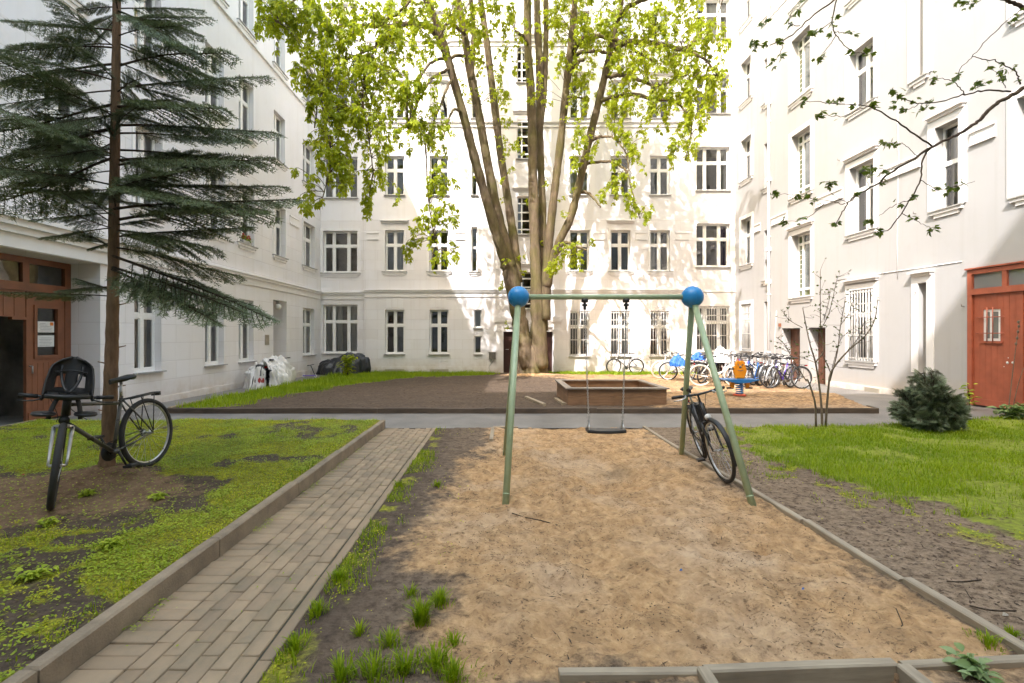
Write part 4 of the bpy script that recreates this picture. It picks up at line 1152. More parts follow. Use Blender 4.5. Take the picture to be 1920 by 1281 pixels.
# ================================================================== GROUND COVER
def blades(n_try, xr, yr, dens, hmin, hmax, wid, lean=0.5, zoff=0.0, clump=0.0):
    """grass blades (5 vertices, 2 faces as triangles+quad split into tris) where the dens array of the ground allows"""
    x = rng.uniform(*xr, n_try); y = rng.uniform(*yr, n_try)
    d = dens(x, y) if callable(dens) else samp(dens, x, y)
    keep = rng.random(n_try) < d
    x, y = x[keep], y[keep]; n = len(x)
    z = samp(gh, x, y) + zoff
    cl = fbm(x * 3.1, y * 3.1, 3, 91)
    h = (hmin + (hmax - hmin) * rng.random(n) ** 1.5) * (0.45 + 1.1 * cl)
    a = rng.uniform(0, 2 * math.pi, n); ln = rng.uniform(0.1, 1.0, n) * lean * h
    dx, dy = np.cos(a), np.sin(a); w = wid * rng.uniform(0.6, 1.3, n)
    b = np.stack([x, y, z], -1)
    side = np.stack([-dy, dx, np.zeros(n)], -1) * w[:, None]
    fwd = np.stack([dx, dy, np.zeros(n)], -1)
    mid = b + fwd * (ln * 0.35)[:, None]; mid[:, 2] += h * 0.6
    tip = b + fwd * ln[:, None]; tip[:, 2] += h
    V = np.stack([b - side, b + side, mid + side * 0.8, mid - side * 0.8, tip], 1).reshape(-1, 3)
    k = np.arange(n)[:, None] * 5
    T_ = np.concatenate([k + [0, 1, 2], k + [0, 2, 3], k + [3, 2, 4]], 0)
    tone = np.clip(-0.1 + 0.55 * cl + 0.75 * (fbm(x * .9, y * .9, 3, 95) - .25) + rng.normal(0, 0.17, n), 0, 1)
    return V, T_, np.repeat(tone, 5)


def merge(parts):
    V = []; Fa = []; T_ = []; b = 0
    for v, f, t in parts: V.append(v); Fa.append(f + b); T_.append(t); b += len(v)
    return np.vstack(V), np.vstack(Fa), np.concatenate(T_)


def leaflets(x, y, z, size, droop=0.3, up=0.0):
    """small kite shaped leaves lying about"""
    n = len(x); a = rng.uniform(0, 2 * math.pi, n); s = size * rng.uniform(0.6, 1.3, n)
    f = np.stack([np.cos(a), np.sin(a), rng.uniform(-droop, droop + up, n)], -1) * s[:, None]
    sd = np.stack([-np.sin(a), np.cos(a), rng.uniform(-0.3, 0.3, n)], -1) * (s * 0.34)[:, None]
    b = np.stack([x, y, z], -1)
    V = np.stack([b, b + f * 0.55 + sd, b + f, b + f * 0.55 - sd], 1).reshape(-1, 3)
    k = np.arange(n)[:, None] * 4
    return V, np.concatenate([k + [0, 1, 2], k + [0, 2, 3]], 0)


lawn_den = lambda x, y: np.clip((samp(a_grass, x, y) + .3 * samp(a_moss, x, y)) * (0.12 + 1.3 * sstep(.34, .55, fbm(x * 2.2, y * 2.2, 3, 61))), 0, 1)
R1 = merge([blades(150000, (2.66, 11.2), (4.2, 10.0), lawn_den, 0.02, 0.075, 0.0032, 1.1)])
tag(mesh_np('lawn_grass', R1[0], R1[1], M['grassblade'], R1[2]), kind='stuff')
strip_den = lambda x, y: np.where((y > 10.32) & (x > bedL(y) + .02), samp(a_grass, x, y), 0)
R1 = merge([blades(60000, (-7.4, 0.2), (10.35, 22.7), strip_den, 0.06, 0.17, 0.007, 0.7), blades(16000, (1.5, 9.2), (21.3, 22.75), strip_den, 0.05, 0.14, 0.008, 0.7)])
tag(mesh_np('bed_grass', R1[0], R1[1], M['grassblade'], R1[2]), kind='stuff')

# moss and small weeds of the left bed
n = 230000; x = rng.uniform(-8.1, -2.13, n); y = 1.6 + 6.9 * rng.random(n) ** 1.25
mo = samp(a_moss, x, y); patch = fbm(x * 1.1, y * 1.1, 3, 71); fine = fbm(x * 5, y * 5, 2, 72)
k = (rng.random(n) < mo * sstep(0.42, 0.56, patch + (fine - .5) * 0.4) * 0.95 + 0.13)
xw, yw = x[k], y[k]
V, T_ = leaflets(xw, yw, samp(gh, xw, yw) + rng.uniform(0.004, 0.035, len(xw)), 0.019, 0.4, 0.2)
tag(mesh_np('weed_cover', V, T_, M['cover'], np.repeat(np.clip(0.2 + 0.9 * (fine[k] - 0.15) + rng.normal(0, .15, len(xw)), 0, 1), 4)), kind='stuff')
k = (rng.random(n) < mo * sstep(0.56, 0.42, patch + (fine - .5) * 0.3)); xw, yw = x[k], y[k]
V, T_ = leaflets(xw, yw, samp(gh, xw, yw) + rng.uniform(0.0, 0.014, len(xw)), 0.014, 0.5, 0.5)
tag(mesh_np('moss_cover', V, T_, M['mossleaf'], np.repeat(np.clip(fine[k] + rng.normal(0, .2, len(xw)), 0, 1), 4)), kind='stuff')
bd = lambda x, y: np.clip(samp(a_moss, x, y), 0, 1) * sstep(0.5, 0.62, fbm(x * 1.6, y * 1.6, 3, 73)) * 0.5 + 0.9 * sstep(-2.38, -2.2, x) * (fbm(x * 3, y * 2, 2, 74) > 0.47) + 0.6 * sstep(8.1, 8.4, y)
R1 = merge([blades(26000, (-8.1, -2.125), (2.0, 8.5), bd, 0.02, 0.07, 0.003, 0.9)])
tag(mesh_np('bed_grass', R1[0], R1[1], M['grassblade'], R1[2]), kind='stuff')
n = 60000; x = rng.uniform(2.66, 9, n); y = rng.uniform(3.2, 8.6, n); k = rng.random(n) < samp(a_moss, x, y) * .8 + .012
V, T_ = leaflets(x[k], y[k], samp(gh, x[k], y[k]) + rng.uniform(0.002, 0.02, k.sum()), 0.016, 0.5, 0.4)
tag(mesh_np('moss_cover', V, T_, M['mossleaf'], np.repeat(np.clip(rng.normal(.4, .25, k.sum()), 0, 1), 4)), kind='stuff')
# sparse growth along the brick path edge and in the soil beside it
def edge_den(x, y):
    e = sstep(-0.82, -1.08, x + (fbm(x * 2, y * 1.5, 2, 75) - .5) * 0.35) * (fbm(x * 1.5, y * 1.8, 2, 76) > 0.44)
    return np.clip(e * 0.9, 0, 1)
R1 = merge([blades(12000, (-1.11, -0.45), (2.0, 8.5), edge_den, 0.02, 0.07, 0.003, 0.9)])
tag(mesh_np('path_edge_grass', R1[0], R1[1], M['grassblade'], R1[2]), kind='stuff')
n = 9000; x = rng.uniform(-1.1, -0.3, n); y = rng.uniform(2.05, 8.5, n); k = rng.random(n) < edge_den(x, y) * 0.8 + 0.07 * (fbm(x * 4, y * 4, 2, 78) > .55)
V, T_ = leaflets(x[k], y[k], samp(gh, x[k], y[k]) + rng.uniform(0.003, 0.02, k.sum()), 0.016, 0.4, 0.3)
tag(mesh_np('path_edge_weeds', V, T_, M['mossleaf'], np.repeat(rng.random(k.sum()), 4)), kind='stuff')
n = 900; x = np.concatenate([rng.uniform(-2.028, -1.95, n), rng.uniform(-2.0, -1.2, 70)]); y = np.concatenate([1.9 + 6 * rng.random(n) ** 1.3, rng.uniform(2.2, 8, 70)])
k = (fbm(x * 0 + 1.3, y * 2.2, 2, 79) > 0.5) | (np.arange(len(x)) >= n)
V, T_ = leaflets(x[k], y[k], gz(y[k]) + rng.uniform(0.004, 0.02, k.sum()), 0.016, 0.4, 0.3)
tag(mesh_np('kerb_foot_weeds', V, T_, M['cover'], np.repeat(rng.random(k.sum()), 4)), kind='stuff')


def tuft(px, py, rad, h, nb, label, group='grass tufts in the soil beside the sand'):
    c = gd(px, py, 0.0)
    nb = int(nb * .7); a = rng.uniform(0, 2 * math.pi, nb); r = rad * np.clip(np.abs(rng.normal(0, .55, nb)), 0, 1.0) * (1 + .5 * np.sin(a * 2 + px) + .3 * np.sin(a * 3 + py))
    x = c[0] + r * np.cos(a); y = c[1] + r * np.sin(a); z = samp(gh, x, y) - 0.005
    hh = h * rng.uniform(0.25, 1.25, nb) * np.clip(1 - 0.4 * (r / rad), .3, 1); out = a + rng.normal(0, 0.5, nb); ln = hh * rng.uniform(0.2, 0.9, nb)
    w = 0.0028 * rng.uniform(.7, 1.3, nb)
    b = np.stack([x, y, z], -1); fw_ = np.stack([np.cos(out), np.sin(out), 0 * out], -1); sd = np.stack([-np.sin(out), np.cos(out), 0 * out], -1) * w[:, None]
    mid = b + fw_ * (ln * .35)[:, None]; mid[:, 2] += hh * .65; tip = b + fw_ * ln[:, None]; tip[:, 2] += hh * 0.95
    V = np.stack([b - sd, b + sd, mid + sd, mid - sd, tip], 1).reshape(-1, 3); k = np.arange(nb)[:, None] * 5
    T_ = np.concatenate([k + [0, 1, 2], k + [0, 2, 3], k + [3, 2, 4]], 0)
    o = mesh_np('grass_tuft', V, T_, M['grassblade'], np.repeat(np.clip(rng.normal(.4, .25, nb), 0, 1), 5), origin=(c[0], c[1], 0))
    tag(o, label, 'grass tuft', group)
tuft(790, 1165, 0.055, 0.13, 420, 'tall dark grass tuft, the highest in the soil left of the sand')
tuft(826, 1132, 0.06, 0.09, 300, 'grass tuft right beside the pale sand, just behind the tallest tuft')
tuft(770, 1118, 0.06, 0.07, 110, 'thin sparse grass tuft behind the tallest tuft')
tuft(674, 1188, 0.035, 0.07, 110, 'small lone grass tuft on the dark soil near the brick path')
tuft(730, 1210, 0.08, 0.07, 190, 'low spreading grass tuft below the small lone one')
tuft(850, 1205, 0.05, 0.06, 120, 'little grass tuft on the sand edge below the tallest tuft')
for i, (px, py) in enumerate(((700, 1265), (760, 1258), (820, 1248), (640, 1272), (850, 1270))):
    tuft(px, py, 0.11, 0.09, 300, 'ragged grass tuft at the front edge of the picture beside the brick path', 'ragged front grass tufts')
for px, py, l in ((530, 1215, 'grass tuft against the brick path edge nearest the viewer'), (575, 1150, 'grass tuft against the brick path edge, second from the viewer'), (615, 1085, 'low grass tuft by the brick path edge where moss turns yellow')):
    tuft(px + 22, py, 0.08, 0.08, 240, l, 'grass tufts on the brick path edge')
for px, py, l in ((745, 905, 'green grass tuft at the far brick path edge beside the dark soil'), (820, 908, 'small grass tuft in the soil well behind the sand edge')):
    tuft(px, py, 0.09, 0.07, 160, l, 'grass tufts on the brick path edge')
tuft(1852, 1208, 0.07, 0.06, 160, 'grass tuft in the near right corner of the sand beside the board', 'grass tufts at the board')
tuft(1898, 1195, 0.06, 0.05, 120, 'grass tuft on the soil outside the board in the near right corner', 'grass tufts at the board')

# litter: crumbs of bark, leaf scales and twigs
def crumbs(name, n, xf, yf, size, dens=None, zo=0.002, thin=1.0):
    x = xf(n); y = yf(n)
    if dens is not None: k = rng.random(n) < dens(x, y); x, y = x[k], y[k]
    n = len(x); a = rng.uniform(0, 2 * math.pi, n); s = size * rng.uniform(0.4, 1.6, n) ** 1.5
    b = np.stack([x, y, samp(gh, x, y) + zo], -1)
    f = np.stack([np.cos(a), np.sin(a), rng.uniform(-.2, .4, n)], -1) * s[:, None]; sd = np.stack([-np.sin(a), np.cos(a), rng.uniform(-.3, .3, n)], -1) * (s * thin * rng.uniform(.15, .5, n))[:, None]
    up = np.zeros((n, 3)); up[:, 2] = s * thin * rng.uniform(0.1, 0.4, n)
    V = np.stack([b - f, b + sd, b + f, b - sd, b + up], 1).reshape(-1, 3); k = np.arange(n)[:, None] * 5
    T_ = np.concatenate([k + [0, 1, 4], k + [1, 2, 4], k + [2, 3, 4], k + [3, 0, 4]], 0)
    return tag(mesh_np(name, V, T_, M['debris']), kind='stuff')
crumbs('sand_litter', 20000, lambda n: rng.uniform(-0.5, 2.56, n), lambda n: rng.uniform(2.3, 8.5, n), 0.0055, lambda x, y: sstep(0.40, 0.62, fbm(x * 2.5, y * 2.5, 3, 81)))
crumbs('twig_litter', 2600, lambda n: rng.uniform(-0.6, 2.56, n), lambda n: rng.uniform(2.3, 8.5, n), 0.017, lambda x, y: sstep(0.38, 0.66, fbm(x * 1.8, y * 1.8, 3, 85)), thin=.3)
crumbs('soil_litter', 7000, lambda n: rng.uniform(2.7, 7.0, n), lambda n: rng.uniform(2.3, 7.5, n), 0.012, lambda x, y: 1 - samp(a_grass, x, y))
crumbs('bed_litter', 3000, lambda n: rng.uniform(-6.5, 3.5, n), lambda n: rng.uniform(10.4, 20, n), 0.022, lambda x, y: 1 - samp(a_grass, x, y))


def stick(pts, r, label, group='fallen twigs'):
    P = [gd(*p) for p in pts]; P = [np.array((p[0], p[1], ground_z(p[0], p[1]) + r)) for p in P]
    o = MB().tube(curve_pts(P, 10), r, 6).build('fallen_twig', M['twigbark'], origin=tuple(P[0])); tag(o, label, 'twig', group)
stick([(1818, 1140), (1845, 1147), (1875, 1150), (1905, 1148)], 0.004, 'long fallen twig on the dark soil right of the board')
stick([(1810, 1110), (1816, 1122), (1822, 1130)], 0.003, 'short upright looking twig just above the long one on the dark soil')
stick([(1775, 1093), (1800, 1096), (1840, 1094)], 0.004, 'straight twig on the dark soil farther from the viewer')
stick([(1045, 985), (1015, 978), (985, 968), (960, 962)], 0.004, 'bent twig on the sand between the swing legs')
stick([(1680, 1150), (1692, 1165), (1690, 1185)], 0.003, 'forked twig near the right edge of the sand')
def scrap(px, py, s, m, label, nm='plastic_scrap', cat='litter'):
    c = gd(px, py); z = ground_z(c[0], c[1]); b = MB()
    b.add([(c[0] - s, c[1], z + .004), (c[0], c[1] - s * .6, z + .01), (c[0] + s, c[1] + .2 * s, z + .006), (c[0] + .2 * s, c[1] + s, z + .014), (c[0] + .1 * s, c[1] + .2 * s, z + .02)], [(0, 1, 4), (1, 2, 4), (2, 3, 4), (3, 0, 4)])
    tag(b.build(nm, m, origin=(c[0], c[1], z)), label, cat)
scrap(1277, 1071, 0.013, M['blueframe'], 'blue plastic scrap in the middle of the sand')
scrap(1506, 1107, 0.011, M['blueframe'], 'small blue plastic scrap in the right half of the sand')
scrap(1886, 1160, 0.02, M['beigecurtain'], 'pale dry leaf on the dark soil by the long twig', 'dry_leaf', 'leaf')
scrap(42, 912, 0.02, M['redframe'], 'tiny red scrap on the bare soil left of the leaning bicycle')

# ================================================================== TREES
class Leaves:
    def __init__(s): s.V = []; s.F = []; s.T = []; s.n = 0

    def add(s, V, Fa, T_):
        s.V.append(V); s.F.append(Fa + s.n); s.T.append(T_); s.n += len(V)

    def build(s, name, m, parent, origin): return mesh_np(name, np.vstack(s.V), np.vstack(s.F), m, np.concatenate(s.T), parent=parent, origin=origin)


def rot_from(d, up=(0, 0, 1.0)):
    """matrix whose columns are forward, side, normal for unit directions d (n,3)"""
    d = d / (np.linalg.norm(d, axis=1)[:, None] + 1e-9)
    u = np.broadcast_to(np.array(up, float), d.shape)
    sd = np.cross(u, d); ln = np.linalg.norm(sd, axis=1)[:, None]
    sd = np.where(ln < 1e-3, np.array((1.0, 0, 0)), sd / (ln + 1e-9))
    nn = np.cross(d, sd)
    return d, sd, nn


def chestnut_cluster(seed):
    """palmate leaf: leaflets hanging from the tip of a stalk along +X; returns V, F"""
    r = np.random.default_rng(seed); V = []; Fa = []
    nl = 6 if seed % 2 else 5
    V += [(0, -.004, 0), (0, .004, 0), (.30, .006, -.03), (.30, -.006, -.03)]; Fa += [(0, 1, 2), (0, 2, 3)]
    for i in range(nl):
        a = (i - (nl - 1) / 2) * 2 * math.pi * 0.78 / nl + r.normal(0, .1)
        L = (0.62 if abs(i - (nl - 1) / 2) < 1.1 else 0.47) * r.uniform(.85, 1.1); w = L * 0.19
        dr = r.uniform(0.55, 1.15)                     # young leaflets droop
        dx, dy = math.cos(a), math.sin(a)
        c, s_ = math.cos(dr), math.sin(dr)
        def P(t, k, dz=0.0):
            sag = 0.25 * t * t * L
            q = t * L
            return (.30 + dx * q * c - dy * k, dy * q * c + dx * k, -.03 - q * s_ * .8 - sag * .4 + dz)
        b = len(V)
        V += [P(0, 0), P(.35, w * .55, .012), P(.68, w, .02), P(1, 0), P(.68, -w, .02), P(.35, -w * .55, .012), P(.5, 0, -.012)]
        Fa += [(b, b + 1, b + 6), (b + 1, b + 2, b + 6), (b + 2, b + 3, b + 6), (b + 3, b + 4, b + 6), (b + 4, b + 5, b + 6), (b + 5, b, b + 6)]
    return np.array(V), np.array(Fa)


def scatter(lv, tmpl, pos, dirs, size, tone, roll=0.5):
    """place copies of leaf templates: pos (n,3), dirs (n,3)"""
    n = len(pos); f, sd, nn = rot_from(dirs)
    ro = rng.normal(0, roll, n); c, s_ = np.cos(ro)[:, None], np.sin(ro)[:, None]
    sd, nn = sd * c + nn * s_, nn * c - sd * s_
    pick = rng.integers(0, len(tmpl), n)
    for t, (TV, TF) in enumerate(tmpl):
        q = np.where(pick == t)[0]
        if not len(q): continue
        V = pos[q][:, None] + size[q][:, None, None] * (TV[None, :, :1] * f[q][:, None] + TV[None, :, 1:2] * sd[q][:, None] + TV[None, :, 2:] * nn[q][:, None])
        Fa = (TF[None] + (np.arange(len(q)) * len(TV))[:, None, None]).reshape(-1, 3)
        lv.add(V.reshape(-1, 3), Fa, np.repeat(tone[q], len(TV)))


# ------------------------------------------------ the big chestnut
chest = thing('chestnut_tree', 'big many stemmed chestnut tree with fresh yellow green leaves in front of the dark doors', 'tree', (1.4, 20.6, -0.15))
CO = tuple(chest.location)
TY = 20.6
tm = MB()
SK = []                                    # skeleton points for hanging the twigs: (x, y, z, radius)


def stem(pts, y0, y1, mb=tm, seg=12, n=None, wob=0.0, caps=True):
    """pts: (px, py, width_px); depth runs from y0 to y1 along it"""
    k = len(pts); ys = np.linspace(y0, y1, k)
    P = np.array([[*at(p[0], p[1], y), p[2] * y / F / 2 * (0.70 if seg > 8 else 0.9)] for p, y in zip(pts, ys)])
    C = curve_pts(P, n or k * 5)
    C[:, 3] = np.maximum(C[:, 3], 0.006)
    if wob: C[1:-1, :3] += rng.normal(0, wob, (len(C) - 2, 3)) * C[1:-1, 3:4]
    rr = C[:, 3] * (1 + (0.05 * np.sin(np.arange(len(C)) * 1.9) + rng.normal(0, .045, len(C)) if seg > 8 else 0))
    mb.tube(C[:, :3], rr, seg, caps=caps)
    SK.append(C)
    return C


# trunk base with root flare and the fork
def trunk_base():
    prof_z = np.array([-0.45, -0.15, 0.0, 0.15, 0.35, 0.6, 0.9, 1.15, 1.35]); rad = np.array([1.05, 0.9, 0.76, 0.66, 0.60, 0.57, 0.55, 0.49, 0.34])
    cx = np.array([1.42, 1.42, 1.42, 1.41, 1.40, 1.38, 1.36, 1.34, 1.33]); seg = 40; P = []
    for z, r, x in zip(prof_z, rad, cx):
        t = np.linspace(0, 2 * math.pi, seg + 1)
        fl = 1 + 0.16 * np.exp(-max(z + .1, 0) * 1.4) * np.cos(t * 5 + 0.7) + 0.07 * np.sin(t * 9 + z) + 0.05 * np.sin(t * 3 + z * 2)
        P.append(np.stack([x + r * fl * np.cos(t), TY + 0.8 * r * fl * np.sin(t), np.full_like(t, z - 0.12)], -1))
    tm.grid(np.array(P))
trunk_base()
A = stem([(990, 690, 46), (983, 650, 46), (974, 600, 42), (965, 555, 40), (957, 515, 40), (950, 490, 38)], 20.5, 20.3, seg=16)
stem([(952, 505, 30), (940, 468, 27), (925, 420, 26), (905, 350, 25), (888, 290, 24), (870, 220, 23), (850, 148, 21), (836, 95, 20), (824, 60, 18), (812, 25, 16), (800, -10, 15), (780, -60, 13), (760, -130, 10)], 20.3, 17.0, seg=14)
stem([(962, 520, 32), (950, 465, 27), (932, 395, 26), (914, 305, 24), (898, 215, 23), (881, 131, 22), (871, 65, 20), (861, 10, 18), (848, -60, 15), (830, -140, 11)], 20.5, 19.2, seg=14)
stem([(884, 150, 14), (887, 90, 14), (888, 49, 13), (883, 0, 12), (880, -60, 10)], 19.7, 20.4, seg=10)
stem([(970, 530, 28), (966, 470, 24), (956, 400, 22), (945, 330, 20), (936, 270, 20), (927, 197, 20), (920, 141, 18), (913, 82, 17), (906, 33, 16), (900, -10, 14), (892, -90, 11)], 20.6, 20.6, seg=14)
stem([(1012, 690, 46), (1010, 640, 44), (1008, 585, 40), (1006, 530, 34), (1003, 470, 27), (1001, 393, 26), (999, 330, 24), (998, 262, 24), (995, 164, 23), (990, 98, 21), (989, 0, 19), (988, -90, 14), (985, -190, 9)], 20.5, 20.1, seg=16)
stem([(1016, 620, 34), (1018, 540, 26), (1018, 450, 22), (1016, 361, 20), (1013, 290, 21), (1011, 230, 20), (1012, 131, 20), (1008, 50, 18), (1006, -30, 16), (1003, -140, 10)], 20.8, 20.9, seg=14)
stem([(1014, 240, 14), (1020, 180, 15), (1022, 131, 15), (1024, 60, 14), (1024, -20, 12), (1030, -110, 8)], 20.9, 21.2, seg=10)
stem([(1022, 600, 30), (1024, 540, 26), (1027, 480, 24), (1034, 410, 22), (1042, 340, 21), (1050, 275, 21), (1062, 164, 20), (1069, 98, 19), (1075, 33, 17), (1080, -20, 15), (1092, -110, 11)], 20.4, 19.4, seg=14)
stem([(1024, 540, 26), (1036, 490, 22), (1050, 450, 21), (1070, 408, 21), (1086, 344, 21), (1105, 262, 20), (1121, 197, 19), (1138, 125, 18), (1151, 66, 16), (1163, 20, 13), (1168, -20, 11), (1180, -90, 8)], 20.3, 18.2, seg=14)
lim = MB()
LB = [([(842, 120, 12), (815, 62, 12), (789, 47, 12), (755, 46, 11), (724, 49, 9), (690, 50, 8), (647, 47, 7), (600, 60, 4)], 18.6, 14.2),
      ([(691, 46, 6), (715, 40, 6), (732, 34, 5), (763, 10, 5), (778, -10, 5)], 15.6, 15.0),
      ([(907, 118, 7), (881, 106, 7), (845, 108, 7), (812, 115, 6), (789, 144, 5), (773, 190, 5), (767, 226, 4), (757, 241, 3)], 20.4, 16.0),
      ([(842, 130, 7), (812, 145, 6), (803, 157, 5), (783, 193, 5), (773, 230, 4), (765, 250, 3)], 18.5, 15.2),
      ([(850, 150, 6), (842, 158, 6), (829, 190, 5), (809, 239, 4), (798, 272, 4), (799, 300, 3), (803, 370, 3), (812, 430, 2), (822, 470, 2)], 18.7, 14.6),
      ([(871, 65, 8), (850, 45, 7), (838, 45, 7), (820, 75, 5)], 19.4, 17.5),
      ([(868, 216, 7), (855, 205, 6), (845, 215, 5), (830, 260, 3)], 19.0, 17.0),
      ([(1153, 92, 12), (1166, 84, 11), (1182, 79, 11), (1220, 80, 10), (1256, 87, 9), (1282, 96, 7), (1320, 110, 5), (1345, 140, 3)], 18.6, 16.0),
      ([(1138, 144, 8), (1160, 141, 8), (1184, 144, 7), (1207, 154, 7), (1232, 162, 5), (1262, 150, 4), (1290, 140, 3)], 18.9, 16.8),
      ([(1128, 190, 8), (1150, 182, 8), (1184, 177, 8), (1225, 186, 7), (1264, 190, 5), (1290, 215, 4), (1296, 250, 3), (1285, 300, 2)], 19.0, 16.0),
      ([(1110, 264, 6), (1122, 258, 6), (1134, 257, 5), (1151, 259, 4), (1172, 285, 3), (1180, 320, 2)], 19.3, 17.2),
      ([(1098, 308, 7), (1115, 304, 6), (1144, 303, 6), (1165, 312, 5), (1178, 330, 4), (1188, 370, 3), (1200, 410, 2)], 19.5, 17.0),
      ([(1086, 362, 6), (1098, 360, 6), (1110, 368, 5), (1118, 378, 4), (1126, 389, 3)], 19.7, 18.8),
      ([(1072, 102, 13), (1080, 85, 13), (1098, 72, 13), (1120, 68, 11), (1140, 70, 10), (1164, 78, 9), (1200, 100, 6), (1230, 120, 4)], 19.7, 17.8),
      ([(1074, 108, 8), (1090, 98, 8), (1108, 97, 7), (1138, 99, 6), (1165, 112, 4)], 19.8, 18.3),
      ([(1070, 132, 8), (1076, 126, 8), (1086, 116, 8), (1095, 111, 7)], 19.9, 19.5),
      ([(1157, 40, 11), (1168, 24, 11), (1182, 12, 9), (1210, -2, 8), (1250, -20, 6), (1300, -20, 4)], 18.4, 17.0),
      ([(1046, 470, 9), (1060, 455, 7), (1080, 462, 6), (1100, 470, 3)], 20.0, 19.0),
      ([(990, 85, 8), (980, 68, 7), (966, 58, 6)], 20.1, 19.6),
      ([(1064, 165, 5), (1060, 200, 4), (1064, 190, 4), (1074, 182, 4), (1100, 186, 3)], 19.8, 19.0),
      ([(820, 45, 9), (780, -20, 8), (720, -60, 7), (640, -80, 5), (560, -60, 4)], 18.2, 13.5),
      ([(760, 46, 6), (700, 90, 5), (640, 120, 4), (600, 180, 3), (590, 240, 3)], 15.5, 13.4),
      ([(724, 49, 6), (690, 120, 5), (680, 190, 4), (690, 250, 3), (700, 320, 2)], 15.0, 13.8),
      ([(600, 180, 4), (615, 250, 3), (620, 310, 3), (605, 370, 2)], 13.4, 13.1),
      ([(690, -70, 5), (600, -30, 4), (540, 10, 4), (515, 40, 2)], 15.5, 13.2),
      ([(1282, 96, 5), (1320, 60, 4), (1345, 30, 3)], 16.6, 16.2), ([(988, -90, 9), (940, -150, 7), (880, -190, 5)], 20.1, 18.0), ([(1003, -120, 9), (1060, -190, 7), (1130, -230, 5)], 20.8, 18.8),
      ([(1092, -110, 8), (1150, -160, 6), (1230, -180, 4)], 19.4, 17.5), ([(830, -140, 8), (760, -200, 6), (680, -220, 4)], 19.2, 16.5),
      ([(1003, -60, 7), (1050, -110, 6), (1120, -130, 4)], 21.0, 21.4), ([(892, -60, 7), (850, -120, 6), (800, -150, 4)], 20.6, 21.4)]
for pts, y0, y1 in LB: stem(pts, y0, y1, mb=lim, seg=8, wob=0.25)
tm.build('trunk', M['chestnutbark'], chest, CO)

